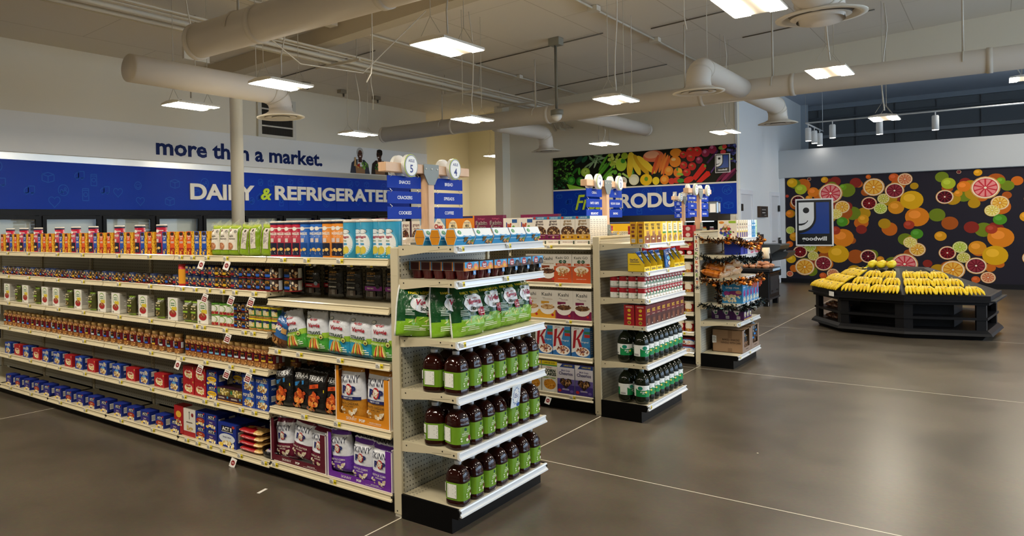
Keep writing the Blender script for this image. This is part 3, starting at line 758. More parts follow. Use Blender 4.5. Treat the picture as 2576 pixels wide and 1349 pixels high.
# ================================================================ ROOM SHELL
XP, YC, YD, XG = 13.09, 1.524, 8.0, 16.83
def zc(y): return 4.62 - 0.05 * (y + 0.25)
WALLC = '#e8dfca'
def _room():
    def slab(name, x0, x1, y0, y1, z0, z1, col, mat='wall_paint'):
        mb = MB(); mb.box(x0, x1, y0, y1, z0, z1, col, mat); return structure(mb.build(name))
    slab('floor', -9.2, 20.4, -9.4, 10.8, -0.12, 0.0, '#777', 'polished_concrete')
    # the sloping ceiling over the sales floor
    mb = MB(); a, b = -9.4, 10.8
    mb.faces([(-9.2, a, zc(a)), (13.3, a, zc(a)), (13.3, b, zc(b)), (-9.2, b, zc(b)), (-9.2, a, zc(a) + 0.15), (13.3, a, zc(a) + 0.15), (13.3, b, zc(b) + 0.15), (-9.2, b, zc(b) + 0.15)],
             [(0, 3, 2, 1), (4, 5, 6, 7), (0, 1, 5, 4), (1, 2, 6, 5), (2, 3, 7, 6), (3, 0, 4, 7)], '#c9bca4', 'ceiling_board')
    structure(mb.build('ceiling'))
    slab('ceiling_far', 13.3, 20.4, -9.4, 1.7, 4.42, 4.55, '#c3cad6')
    mb = MB(); w = 0.26
    y0, y1 = -9.2, 8.0; zb = lambda y: 4.42 - 0.058 * y
    mb.faces([(4.85, y0, zb(y0)), (4.85 + w, y0, zb(y0)), (4.85 + w, y1, zb(y1)), (4.85, y1, zb(y1)), (4.85, y0, zc(y0) + .1), (4.85 + w, y0, zc(y0) + .1), (4.85 + w, y1, zc(y1) + .1), (4.85, y1, zc(y1) + .1)],
             [(0, 3, 2, 1), (0, 1, 5, 4), (1, 2, 6, 5), (2, 3, 7, 6), (3, 0, 4, 7)], '#c4b79f', 'wall_paint')
    mb.box(4.79, 4.91 + w, -9.2, -9.19, 4.9, 5.0, '#c4b79f', 'wall_paint')
    structure(mb.build('ceiling_beam'))
    # back wall behind the coolers, the alcove past its end, the pier and the produce wall
    slab('wall_back', -9.2, 11.85, YD, YD + 0.2, 0, 4.5, WALLC)
    slab('wall_alcove', 11.85, 15.6, 9.0, 9.2, 0, 4.5, '#e3ddc6')
    slab('wall_alcove_side', 15.4, 15.6, 6.64, 9.0, 0, 4.5, '#e3ddc6')
    slab('wall_alcove_return', 11.65, 11.85, YD + 0.2, 9.0, 0, 4.5, '#e3ddc6')
    slab('ceiling_alcove', 13.3, 15.6, 6.44, 9.2, 4.24, 4.4, '#d8cda8')
    slab('wall_pier', 12.73, 15.6, 6.44, 6.64, 0, 4.5, WALLC)
    slab('wall_produce', XP, XP + 0.2, YC, 6.44, 0, 4.6, WALLC)
    slab('wall_header', XP, XP + 0.2, -9.2, YC, 3.98, 5.1, WALLC)
    slab('wall_doors', XP + 0.2, 20.2, YC, YC + 0.2, 0, 4.5, '#d9d9d6')
    # corner edge of the produce wall
    slab('trim_1', XP - 0.012, XP + 0.03, YC - 0.012, YC + 0.03, 0, 3.98, '#dcdcd8', 'paint')
    # wall with the citrus mural, fascia above it, open bay above the fascia
    slab('wall_citrus', XG, XG + 0.18, -9.2, YC, 0, 2.43, '#d0d3d6')
    slab('wall_fascia', XG - 0.06, XG + 0.2, -9.2, YC, 2.43, 3.06, '#b9bcbd')
    slab('wall_ledge', XG + 0.2, 20.0, -9.2, YC, 2.98, 3.05, '#6f7478')
    slab('wall_upper', 20.0, 20.2, -9.2, YC, 2.9, 4.5, '#6c7073')
    mb = MB()
    for y in (1.2, 0.4, -0.4, -1.2, -2.0, -2.8): mb.box(19.97, 20.0, y - 0.012, y + 0.012, 3.05, 4.4, '#62666a', 'paint')
    mb.box(19.9, 20.0, -9.0, YC, 3.55, 3.63, '#8d9397', 'paint'); mb.box(19.88, 20.0, -9.0, YC, 4.05, 4.1, '#565b5f', 'paint'); mb.box(19.88, 20.0, -9.0, YC, 4.3, 4.42, '#8b939b', 'paint')
    structure(mb.build('wall_upper_girt'))
    mb = MB(); mb.box(19.5, 19.62, 1.40, 1.52, 3.05, 4.42, '#9aa3ab', 'paint'); mb.box(19.48, 19.5, 1.36, 1.56, 3.05, 4.42, '#a8b1b9', 'paint')
    structure(mb.build('wall_upper_column'))
    slab('baseboard_citrus', XG - 0.015, XG, -9.2, YC - 0.0, 0.0, 0.1, '#17171a', 'black')
    slab('baseboard_doors', XP + 0.2, XG, YC - 0.014, YC, 0.0, 0.09, '#1b1b1e', 'black')
    # unseen sides: a blank wall and the shop front with its window openings
    slab('wall_left', -9.4, -9.2, -9.4, 8.2, 0, 5.2, '#cfc6b0')
    mb = MB(); f = '#8d8f90'
    mb.box(-9.4, 20.4, -9.4, -9.2, 3.6, 5.2, WALLC, 'wall_paint'); mb.box(-9.4, 20.4, -9.4, -9.2, 0, 0.3, '#a9a49a', 'wall_paint'); mb.box(-9.4, 0.6, -9.4, -9.2, .3, 3.6, WALLC, 'wall_paint')  # unseen left part closed to narrow the daylight and bring it from the right
    structure(mb.build('wall_front'))
    for i in range(7):
        mb = MB(); x = 0.6 + 3.3 * i; mb.box(x - 0.06, x + 0.06, -9.38, -9.24, 0.3, 3.6, f, 'paint'); structure(mb.build('window_mullion_%d' % (i + 1)))
    slab('wall_right', 20.2, 20.4, -9.4, 1.8, 0, 4.6, '#cfd0d0')
    # doors in the side wall
    def door(name, x0, x1, zt, hinge_x, lab):
        mb = MB(); y = YC
        mb.box(x0, x1, y - 0.012, y - 0.002, 0.01, zt, '#d2d3d4', 'paint')
        d = structure(mb.build(name))
        fr = MB()
        fr.box(x0 - 0.09, x0, y - 0.03, y - 0.001, 0, zt + 0.09, '#dfe1e4'); fr.box(x1, x1 + 0.09, y - 0.03, y - 0.001, 0, zt + 0.09, '#dfe1e4'); fr.box(x0, x1, y - 0.03, y - 0.001, zt, zt + 0.09, '#dfe1e4')
        o = fr.build('door_frame', d)
        for z in (0.25, 0.98, 1.72):
            h = MB(); h.box(hinge_x - 0.055, hinge_x + 0.055, y - 0.045, y - 0.028, z - 0.07, z + 0.07, '#17181a', 'black'); h.build('hinge', d)
        k = MB(); kx = x0 + x1 - hinge_x; k.tube([(kx, y - 0.012, 0.98), (kx, y - 0.06, 0.98), (kx + (0.1 if hinge_x > kx else -0.1), y - 0.06, 0.98)], 0.012, '#9a9a98', 'chrome'); k.build('door_handle', d)
    door('door_1', 13.25, 14.13, 1.99, 13.27, '')
    door('door_2', 15.88, 16.62, 2.0, 16.60, '')
    # bright strip panel beside the mural
    slab('trim_2', XG - 0.03, XG, 1.41, YC, 0.1, 2.43, '#d6d9dc', 'paint')
_room()

def wallfn_y(x0, y, z0):            # boards facing -Y
    return lambda u, v, o: (x0 + u, y - o, z0 + v)
def wallfn_x(x, y0, z0):            # boards facing -X, u runs to the viewer's right
    return lambda u, v, o: (x - o, y0 - u, z0 + v)

def icons(mb, f, W, H, n, seed, col, mat, skip=None):
    """faint outline drawings scattered over the blue boards"""
    rg = random.Random(seed); done = []
    def stroke(pts, w=0.006):
        for a, b in zip(pts, pts[1:]):
            dx, dy = b[0] - a[0], b[1] - a[1]; l = math.hypot(dx, dy) or 1; nx, ny = -dy / l * w, dx / l * w
            mb.faces([f(*q, 0.0008) for q in ((a[0] - nx, a[1] - ny), (b[0] - nx, b[1] - ny), (b[0] + nx, b[1] + ny), (a[0] + nx, a[1] + ny))], [(0, 1, 2, 3)], col, mat)
    def circ(x, y, r, t0=0, t1=2 * PI, k=18): stroke([(x + r * math.cos(t0 + (t1 - t0) * i / k), y + r * math.sin(t0 + (t1 - t0) * i / k)) for i in range(k + 1)])
    for i in range(n * 6):
        if len(done) >= n: break
        x, y, r = rg.uniform(0.14, W - 0.14), rg.uniform(0.1, H - 0.1), rg.uniform(0.06, 0.095)
        if any(math.hypot(x - a, y - b) < 0.21 for a, b in done): continue
        done.append((x, y)); k = len(done) % 7
        if k == 0: circ(x, y, r); circ(x - r * .35, y - r * .1, r * .22); circ(x + r * .35, y + r * .25, r * .2); circ(x - r * .35, y - r * .75, r * .4, .1, PI - .1); circ(x + r * .3, y - r * .5, r * .45, .1, PI - .1)
        elif k == 1: stroke([(x - r, y - r * .5), (x - r, y + r * .1), (x - r * .6, y + r * .5), (x - r * .2, y + r * .5), (x - r * .2, y - r * .5), (x - r, y - r * .5)]); stroke([(x - r * .2, y - r * .5), (x - r * .2, y + r * .8), (x + r, y + r * .8), (x + r, y - r * .5), (x - r * .2, y - r * .5)]); circ(x - r * .55, y - r * .6, r * .2); circ(x + r * .55, y - r * .6, r * .2)
        elif k == 2:
            stroke([(x + r * 0.062 * (16 * math.sin(t) ** 3), y + r * 0.062 * (13 * math.cos(t) - 5 * math.cos(2 * t) - 2 * math.cos(3 * t) - math.cos(4 * t))) for t in [2 * PI * j / 22 for j in range(23)]])
        elif k == 3: stroke([(x - r, y - r * .7), (x, y - r), (x + r, y - r * .7), (x + r, y + r * .3), (x, y), (x - r, y + r * .3), (x - r, y - r * .7)]); stroke([(x, y - r), (x, y)]); stroke([(x - r, y + r * .3), (x, y + r * .6), (x + r, y + r * .3)])
        elif k == 4: circ(x, y, r, 0, 2 * PI); circ(x, y, r * .6, PI, 2 * PI); circ(x - r * .3, y + r * .3, r * .1); circ(x + r * .3, y + r * .3, r * .1)
        elif k == 5: stroke([(x - r * .55, y - r), (x + r * .55, y - r), (x + r * .55, y + r), (x - r * .55, y + r), (x - r * .55, y - r)]); circ(x, y, r * .35); stroke([(x - r * .55, y + r * .7), (x + r * .55, y + r * .7)])
        else: stroke([(x, y - r), (x + r * .05, y), (x, y + r)]); circ(x - r * .3, y + r * .3, r * .35, -.6, 2.2, 10); circ(x + r * .4, y + r * .1, r * .35, 1.2, 4, 10)

def _signs_on_walls():
    # --- banner over the coolers
    x0, x1, z0, z1 = -1.6, 11.84, 2.62, 3.2
    mb = MB(); mb.box(x0, x1, YD - 0.02, YD - 0.004, z0, z1, '#eeece6', 'banner')
    f = wallfn_y(0, YD - 0.02, 0)
    b = mb.build('wall_banner'); thing(b, 'long pale grey banner reading more than a market above the coolers', 'banner')
    t = MB(); paint(t, f, 1, 1, [('t', 'more than a market.', 6.09, 2.862, 0.285, '#14265f', 4.02, 0.03, 0, 0, 1.6)], 'banner', base=0.003); t.build('lettering', b)
    # --- two shoppers printed on the banner (heads and shoulders, bags of groceries)
    pp = MB(); A = []
    A += [('p', [(8.97, 2.63), (9.02, 2.85), (9.16, 2.93), (9.45, 2.93), (9.58, 2.84), (9.63, 2.63)], '#3b3d47'), ('p', [(9.2, 2.63), (9.22, 2.92), (9.38, 2.92), (9.42, 2.63)], '#e6e2dc'),
          ('p', [(9.24, 2.87), (9.25, 2.97), (9.36, 2.97), (9.37, 2.87)], '#4a2c20'), ('e', 9.305, 3.045, 0.088, 0.115, '#55352a'), ('e', 9.305, 3.125, 0.098, 0.062, '#b9b6b0'), ('e', 9.22, 3.08, 0.026, 0.055, '#b9b6b0'), ('e', 9.39, 3.08, 0.026, 0.055, '#b9b6b0'),
          ('e', 9.305, 3.05, 0.074, 0.085, '#5e3b2c'), ('r', 9.245, 3.052, 9.295, 3.072, '#201a18'), ('r', 9.315, 3.052, 9.365, 3.072, '#201a18'), ('e', 9.305, 3.0, 0.034, 0.012, '#e9dcd4'),
          ('p', [(9.16, 2.63), (9.14, 2.78), (9.46, 2.78), (9.46, 2.63)], '#9a7350'), ('pile', 9.44, 2.8, .12, .07, ['#6f9a3a', '#8cb84f', '#4f7a2c'], 22, .03), ('pile', 9.24, 2.8, .06, .04, ['#b8342a', '#c9a24a', '#8a2a22'], 10, .03), ('p', [(9.09, 2.78), (9.12, 2.97), (9.16, 2.97), (9.17, 2.78)], '#c9a06a')]
    A += [('p', [(9.68, 2.63), (9.72, 2.86), (9.84, 2.94), (10.12, 2.94), (10.24, 2.85), (10.29, 2.63)], '#2b211e'), ('p', [(9.88, 2.63), (9.9, 2.94), (10.07, 2.94), (10.1, 2.63)], '#c98f7a'),
          ('p', [(9.93, 2.89), (9.93, 2.99), (10.04, 2.99), (10.05, 2.89)], '#3f251b'), ('e', 9.965, 3.07, 0.085, 0.11, '#4a2d22'), ('e', 9.985, 3.145, 0.095, 0.045, '#1d1613'), ('e', 10.03, 3.11, 0.05, 0.06, '#1d1613'), ('r', 9.885, 3.06, 9.94, 3.085, '#111'), ('r', 9.955, 3.06, 10.0, 3.085, '#111'), ('e', 9.93, 3.01, 0.03, 0.012, '#e9dcd4'),
          ('p', [(9.82, 2.63), (9.8, 2.76), (10.16, 2.76), (10.16, 2.63)], '#8a6343'), ('pile', 9.9, 2.79, .1, .06, ['#3f6a2a', '#55803a', '#2f5220'], 20, .03), ('pile', 10.07, 2.77, .06, .05, ['#b8342a', '#8a2a22', '#a9a03a'], 10, .03)]
    paint(pp, f, 1, 1, A, 'banner', base=0.0035, eps=0.0003); pp.build('printed_shoppers', b)
    # --- silver ledge under the banner
    s = MB(); s.box(x0, 11.0, YD - 0.1, YD - 0.004, 2.5, 2.6, '#c9c9c4', 'tin'); structure(s.build('trim_3'))
    # --- blue fascia board over the coolers
    bx1 = 11.0
    mb = MB(); mb.box(x0, bx1, YD - 0.13, YD - 0.004, 1.81, 2.5, '#0533a0', 'banner')
    icons(mb, wallfn_y(x0, YD - 0.13, 1.81), bx1 - x0, 0.69, 60, 3, '#1c55b2', 'banner')
    for x in (5.6, 7.0, 8.4): mb.box(x - .002, x + .002, YD - 0.1315, YD - 0.13, 1.81, 2.5, '#0a3180', 'banner')
    b = mb.build('cooler_fascia'); thing(b, 'wide blue fascia board reading dairy and refrigerated over the cooler doors', 'sign')
    def raised(text, xc, zc_, h, w, col, mat='card', parent=b, axis='y', dep=0.02, name='letter', bold=0.035, shear=0, plane=None):
        v, fs, tw, th = text_geo(text, bold, shear, 6); m = MB(); n = len(v); sy = h / th; sx = w / tw
        if axis == 'y': g = lambda p, o: (xc + p[0] * sx, plane - o, zc_ + p[1] * sy)
        else: g = lambda p, o: (plane - o, xc - p[0] * sx, zc_ + p[1] * sy)
        ec = {}
        for t in fs:
            for i in range(len(t)):
                e = (t[i], t[(i + 1) % len(t)]); ec[e] = ec.get(e, 0) + 1
        side = [(a, b2, n + b2, n + a) for a, b2 in ec if (b2, a) not in ec]
        m.faces([g(p, 0.0) for p in v] + [g(p, dep) for p in v], [tuple(n + i for i in t) for t in fs], col, mat); o = len(m.v)
        m.faces([g(p, 0.0) for p in v] + [g(p, dep) for p in v], [q[::-1] for q in side], tuple(x * .8 for x in C(col)[:3]) + (1,), mat)
        return m.build(name, parent)
    raised('DAIRY', 5.39, 2.128, 0.275, 1.454, '#efe8d8', plane=YD - 0.13, name='lettering')
    raised('&', 6.406, 2.115, 0.22, 0.27, '#c3dc2e', plane=YD - 0.13, name='ampersand', bold=0.03, shear=0.2)
    raised('REFRIGERATED', 8.48, 2.145, 0.275, 3.7, '#efe8d8', plane=YD - 0.13, name='lettering')
    # --- produce wall: photo mural, cream rule, blue board with raised letters, emblem
    mb = MB(); y0, y1 = 5.336, YC + 0.015
    mb.box(XP - 0.02, XP - 0.004, y1, y0, 2.235, 2.972, '#17190f', 'banner')
    paint(mb, wallfn_x(XP - 0.02, y0, 2.235), 1, 1, PRODUCE_MURAL, 'banner', eps=0.00004, base=0.0006)
    m = mb.build('produce_mural'); thing(m, 'long photo mural of green to red to purple fruit and vegetables over produce sign', 'mural')
    mb = MB(); mb.box(XP - 0.028, XP - 0.004, y1, y0, 2.205, 2.237, '#eee6d0', 'paint'); structure(mb.build('trim_4'))
    mb = MB(); mb.box(XP - 0.026, XP - 0.004, y1, y0, 1.6, 2.207, '#0533a0', 'banner')
    icons(mb, wallfn_x(XP - 0.026, y0, 1.6), y0 - y1, 0.607, 34, 8, '#1c55b2', 'banner')
    b2 = mb.build('produce_fascia'); thing(b2, 'blue board reading fresh produce under the fruit mural', 'sign')
    raised('Fresh', 4.42, 1.93, 0.34, 0.78, '#c3dc2e', parent=b2, axis='x', plane=XP - 0.026, name='script_lettering', shear=0.35, bold=0.01)
    raised('PRODUCE', 3.08, 1.925, 0.315, 1.9, '#efe8d8', parent=b2, axis='x', plane=XP - 0.026, name='lettering')
    # --- the shop emblem: white half face with a round eye and smile on blue, name below
    def emblem(name, x, yl, yr, zb, zt, label, depth=0.03):
        W, H = yl - yr, zt - zb; mb = MB(); mb.box(x, x + depth, yr, yl, zb, zt, '#f1efe9', 'paint', ch=0.004)
        o = mb.build(name); thing(o, label, 'sign'); p = MB(); fx = lambda u, v, off: (x - off, yl - u, zb + v)
        K, Wt, Bl = '#15181b', '#f1efe9', '#0f4093'
        A = [('r', .04, .03, .96, .97, K), ('r', .1, .26, .9, .92, Bl)]
        face = [(.09, .925), (.5, .925), (.5, .60)] + [(.5 - .41 * (1 - math.cos(t)), .60 - .27 * math.sin(t)) for t in [PI / 2 * i / 8 for i in range(1, 9)]]
        edge = [(.06, .95), (.555, .95), (.555, .60)] + [(.555 - .5 * (1 - math.cos(t)), .60 - .335 * math.sin(t)) for t in [PI / 2 * i / 8 for i in range(1, 9)]] + [(.06, .265)]
        A += [('p', edge, K), ('p', face, Wt), ('e', .29, .755, .085, .062, K)]
        smile = [(.06, .475 - .0), (.12, .475)] + [(.12 + .2 * math.sin(t), .475 + .07 * (1 - math.cos(t))) for t in [PI / 2 * i / 6 for i in range(1, 7)]]
        band = [(a, b) for a, b in smile] + [(.345, .53), (.30, .49), (.24, .455), (.16, .435), (.06, .435)]
        A += [('p', band, K), ('t', 'goodwill', .5, .145, .115, Wt, .84, .03)]
        paint(p, fx, W, H, A, 'gloss', base=0.001, eps=0.0006); p.build('emblem', o)
    emblem('emblem_sign', XP - 0.055, 1.908, 1.638, 2.415, 2.79, 'small framed white and blue half face emblem on the fruit mural')
    emblem('emblem_sign', XG - 0.075, 1.197, 0.472, 0.85, 1.925, 'large framed white and blue half face emblem on the citrus mural', 0.04)
    # --- citrus mural
    mb = MB(); W = 7.0; mb.box(XG - 0.016, XG - 0.002, 1.40 - W, 1.40, 0.1, 2.42, '#26232c', 'banner'); f = wallfn_x(XG - 0.016, 1.40, 0)
    off = 0.001; rg = random.Random(6)
    for i in range(150):
        r = rg.uniform(.07, .16); paint(mb, f, 1, 1, [('e', rg.uniform(r, W - r), rg.uniform(r + .1, 2.4 - r), r, r, ('#c9661a', '#b88a14', '#6f7f1c', '#8a2a20', '#a8521a')[i % 5])], 'banner', base=off); off += .00001
    for rep in range(5):
        for k, u, z, r, c1, c2 in CITRUS_MURAL:
            if rep and u < 0.15: continue
            uu = u + rep * 1.3; zz = z if rep % 2 == 0 else 2.5 - z
            r = min(r, zz - 0.11, 2.41 - zz, uu) if uu - r < 0 or zz - r < 0.1 or zz + r > 2.41 else r
            if r < 0.03 or uu + r > W: continue
            A = [('e', uu, zz, r, r, c1)]
            if k == 'w': A += [('e', uu - r * .2, zz + r * .25, r * .5, r * .42, tuple(min(1, x * 1.25 + .02) for x in C(c1)[:3]) + (1,))]
            else:
                A = [('e', uu, zz, r, r, '#d99a58' if c1 not in ('#a9b52a', '#9fb02a', '#a7b52e', '#b3a62c', '#d8ba3a') else c1), ('e', uu, zz, r * .92, r * .92, '#f0dcb8'), ('e', uu, zz, r * .82, r * .82, c1)]
                for i in range(10):
                    t = 2 * PI * i / 10; w = .23
                    A.append(('p', [(uu + r * .14 * math.cos(t), zz + r * .14 * math.sin(t)), (uu + r * .74 * math.cos(t - w), zz + r * .74 * math.sin(t - w)), (uu + r * .78 * math.cos(t), zz + r * .78 * math.sin(t)), (uu + r * .74 * math.cos(t + w), zz + r * .74 * math.sin(t + w))], c2))
                A.append(('e', uu, zz, r * .1, r * .1, '#f2e6c8'))
            paint(mb, f, 1, 1, A, 'banner', base=off, eps=0.00003); off += 0.00004
    m = mb.build('citrus_mural'); thing(m, 'floor height photo mural of whole and halved citrus fruit on the far wall', 'mural')
    # --- small wooden plaque and wall notice
    mb = MB(); mb.box(14.66, 15.40, YC - 0.05, YC - 0.002, 1.52, 1.757, '#4a3a2c', 'card_matt'); paint(mb, wallfn_y(15.03, YC - 0.05, 1.52), .62, .237, [('r', -.42, .06, .42, .94, '#2c2723'), ('lines', -.3, .62, .3, .76, 2, '#a9a49c'), ('lines', -.25, .34, .2, .5, 1, '#c9c4ba'), ('lines', .05, .12, .36, .24, 2, '#a9a49c')], 'card_matt')
    thing(mb.build('wall_plaque'), 'small dark wooden plaque with pale script between the two side doors', 'sign')
    mb = MB(); fx, fz = 6.33, 3.24
    for i, (za, zb_) in enumerate(((3.24, 3.40), (3.42, 3.58), (3.60, 3.72), (3.74, 3.86))): mb.box(6.42, 7.24, YD - 0.03, YD - 0.005, za + .02, zb_, '#26231d', 'card_matt')
    g = mb.build('wall_louver'); thing(g, 'dark slatted air louver with white frame high on the back wall', 'vent')
    fr = MB()
    fr.box(6.33, 6.42, YD - 0.05, YD - 0.004, 3.2, 3.95, '#d8d2c2'); fr.box(7.24, 7.33, YD - 0.05, YD - 0.004, 3.2, 3.95, '#d8d2c2'); fr.box(6.42, 7.24, YD - 0.05, YD - 0.004, 3.88, 3.95, '#d8d2c2'); fr.box(6.42, 7.24, YD - 0.05, YD - 0.004, 3.2, 3.25, '#d8d2c2')
    for z in (3.41, 3.59, 3.73): fr.box(6.42, 7.24, YD - 0.055, YD - 0.004, z - .012, z + .012, '#d8d2c2')
    for i in range(28): fr.box(6.44 + i * .0285, 6.452 + i * .0285, YD - 0.033, YD - 0.03, 3.25, 3.86, '#3a352b')
    fr.build('louver_frame', g)
_signs_on_walls()

# ================================================================ CEILING SERVICES
def _services():
    DC = '#dfd6c8'
    def duct_y(name, x, z, r, y0, y1, label, rings):
        mb = MB(); mb.tube([(x, y, z) for y in (y0, (y0 + y1) / 2, y1)], r, DC, 'duct', n=36)
        o = mb.build(name); thing(o, label, 'duct', None)
        for y in rings:
            m = MB(); m.tube([(x, y - 0.03, z), (x, y + 0.03, z)], r + 0.008, '#d9d0c0', 'duct', n=36); m.build('joint_band', o)
        if y1 < 7.9:
            m = MB(); m.tube([(x, y1 - 0.02, z), (x, y1 + 0.03, z)], r + 0.012, '#ddd5c6', 'duct', n=36); m.build('end_cap', o)
        for y in rings:
            m = MB(); m.tube([(x, y + .25, z + r - .01), (x, y + .25, zc(y + .25))], 0.012, '#d2cab9', 'paint'); m.tube([(x + (r + .004) * math.cos(t), y + .25, z + (r + .004) * math.sin(t)) for t in [PI * i / 10 for i in range(11)]], .01, '#cfc6b5', 'paint', n=6); m.build('hanger', o)
        return o
    duct_y('air_duct', 1.1, 3.15, 0.15, -9.1, 2.99, 'thick white round duct crossing the ceiling nearest the camera', (2.2, .9, -.9, -2.8))
    duct_y('air_duct', 9.3, 3.4, 0.152, -9.1, 7.3, 'long round duct running over the far aisles toward the produce wall', (5.6, 3.62, 1.1, -.1, -2.2))
    def diffuser(parent, x, y, z, R=0.3, name='diffuser'):
        # square-cut round ceiling diffuser with stepped rings
        mb = MB(); k = R / 0.3
        mb.lathe([(.145 * k, z + .12, DC), (.15 * k, z + .075, DC), (.2 * k, z + .045, '#d9d0bf'), (.3 * k, z + .008, '#e2dac9'), (.3 * k, z, '#e2dac9'), (.255 * k, z - .004, '#d2cabb'), (.215 * k, z + .03, '#7d7668'), (.2 * k, z + .034, '#6a6458'), (.2 * k, z + .0, '#d8d0c1'), (.13 * k, z + .008, '#d2cabb'), (.115 * k, z + .03, '#5d574c'), (.11 * k, z + .0, '#d8d0c1'), (.05 * k, z + .004, '#c9c1b2')], 36, DC, 'duct', cx=x, cy=y, cap=False)
        mb.lathe([(.001, z + .006), (.05 * k, z + .004)], 24, '#cfc7b7', 'duct', cx=x, cy=y, cap=False)
        return mb.build(name, parent)
    def branch(x0, x1, y, z, zv, r, R, label):
        s = 1 if x1 > x0 else -1; mb = MB(); b = .2
        pts = [(x0, y, z), ((x0 + x1) / 2, y, z), (x1 - s * b, y, z)] + [(x1 - s * b * (1 - math.sin(t)), y, z - b * (1 - math.cos(t))) for t in [PI / 2 * i / 6 for i in range(1, 7)]] + [(x1, y, zv + .1)]
        mb.tube(pts, r, DC, 'duct', n=30)
        o = mb.build('branch_duct'); thing(o, label, 'duct', 'branch ducts')
        for p, q in ((pts[2], pts[3]), (pts[5], pts[6])):
            m = MB(); m.tube([p, tuple(p[i] + (q[i] - p[i]) * .3 for i in range(3))], r + .006, '#dad1c1', 'duct', n=30); m.build('joint_band', o)
        diffuser(o, x1, y, zv, R)
        m = MB(); m.tube([(x1 - s * .4, y, z + r), (x1 - s * .4, y, zc(y))], 0.005, '#d2cab9', 'paint', n=6); m.build('hanger_rod', o)
        return o
    branch(1.25, 3.40, 4.33, 3.15, 2.85, .145, .3, 'branch duct bending down to a round diffuser before the dark wall louver')
    branch(1.25, 3.76, -1.26, 3.2, 3.03, .16, .3, 'big round diffuser hanging at the upper corner on its branch duct')
    branch(9.15, 7.08, 0.54, 3.42, 3.1, .142, .3, 'branch duct elbow and diffuser reaching out in front of the long duct')
    branch(9.45, 11.63, 0.54, 3.42, 3.12, .142, .3, 'branch duct and diffuser beside the blue grey wall edge')
    branch(9.45, 11.5, 4.74, 3.36, 2.98, .142, .3, 'branch duct and diffuser near the plain pier left of the mural')
    mb = MB(); mb.tube([(9.45, 3.2, 3.4), (11.2, 3.2, 3.4), (12.95, 3.2, 3.4)], .125, DC, 'duct', n=30); o = mb.build('branch_duct'); thing(o, 'straight capped branch duct pointing at the produce wall', 'duct', 'branch ducts')
    m = MB(); m.tube([(12.9, 3.2, 3.4), (12.97, 3.2, 3.4)], .132, '#dad1c1', 'duct', n=30); m.build('end_cap', o)
    # conduits along X on strut hangers
    cond = None
    for i, (y, z, r) in enumerate(((4.84, 4.02, .014), (4.90, 4.03, .014), (4.96, 4.02, .014), (5.05, 3.99, .03), (5.13, 4.02, .014), (5.19, 4.02, .014), (5.27, 3.99, .028), (5.34, 4.03, .014), (5.40, 4.02, .014), (5.46, 4.02, .014))):
        x1 = 12.2 + .07 * i; mb = MB(); mb.tube([(-9.0, y, z), (2, y, z), (8, y, z), (x1, y, z), (x1 + .45, y, z - .38), (x1 + .85, y, z - .4)], r, '#d4ccba', 'paint', n=8)
        thing(mb.build('conduit'), 'painted steel conduit in the bundle crossing under the ceiling, %s from the shop front side' % ORD[i], 'conduit', 'conduits in the ceiling bundle')
    for j, x in enumerate((0.2, 3.4, 5.4, 8.9, 11.0)):
        mb = MB(); mb.box(x - .02, x + .02, 4.7, 5.58, 3.93, 3.965, '#cfc6b4', 'paint'); o = mb.build('strut_hanger'); thing(o, 'steel strut under the conduit bundle with two threaded rods, %s along it' % ORD[j], 'hanger', 'strut hangers')
        for y in (4.76, 5.52):
            m = MB(); m.tube([(x, y, 3.93), (x, y, zc(y))], .006, '#b7ae9c', 'paint', n=6); m.build('rod', o)
    def wire(name, pts, r, col, label, cat='cable', group=None):
        mb = MB(); mb.tube(pts, r, col, 'paint', n=6); return thing(mb.build(name), label, cat, group)
    for i, (y, xa, xb) in enumerate(((4.66, 2.0, 12.9), (1.92, 2.2, 12.2))):
        wire('conduit', [(xa, y, zc(y) - .03), ((xa + xb) / 2, y, zc(y) - .035), (xb, y, zc(y) - .03)], .016, '#cfc6b4', 'single conduit fixed to the ceiling %s' % ('behind the pendant detector' if i == 0 else 'over the second aisle'), 'conduit')
        for k in range(3):
            x = xa + (xb - xa) * (k + 1) / 4; m = MB(); m.box(x - .07, x + .07, y - .07, y + .07, zc(y) - .075, zc(y) - .004, '#d4ccba'); thing(m.build('junction_box'), 'painted junction box on the ceiling conduit %s, %s along it' % ('behind the pendant detector' if i == 0 else 'over the second aisle', ORD[k]), 'box', 'junction boxes')
    for i, (x, ya, yb) in enumerate(((8.6, 4.7, 2.35), (11.8, 5.6, 2.4), (9.0, 1.75, .5), (10.9, .9, -.9), (6.4, 7.4, 5.2))):
        wire('conduit', [(x, ya, zc(ya) - .02), (x, yb, zc(yb) - .02)], .010, '#6b6252', 'thin dark line fixed across the ceiling boards, %s of these' % ORD[i], 'conduit', 'dark ceiling lines')
    for i, (x, y) in enumerate(((7.1, 7.45), (8.2, 7.5), (9.3, 7.5))):
        m = MB(); m.box(x - .09, x + .09, y - .05, y + .05, zc(y) - .07, zc(y) - .005, '#8e8471'); m.tube([(x + .05, y, zc(y) - .07), (x + .05, y, zc(y) - .13)], .02, '#5e5648', 'paint'); thing(m.build('ceiling_clip'), 'small beam clip under the ceiling before the back wall, %s from the louver' % ORD[i], 'clip', 'ceiling clips')
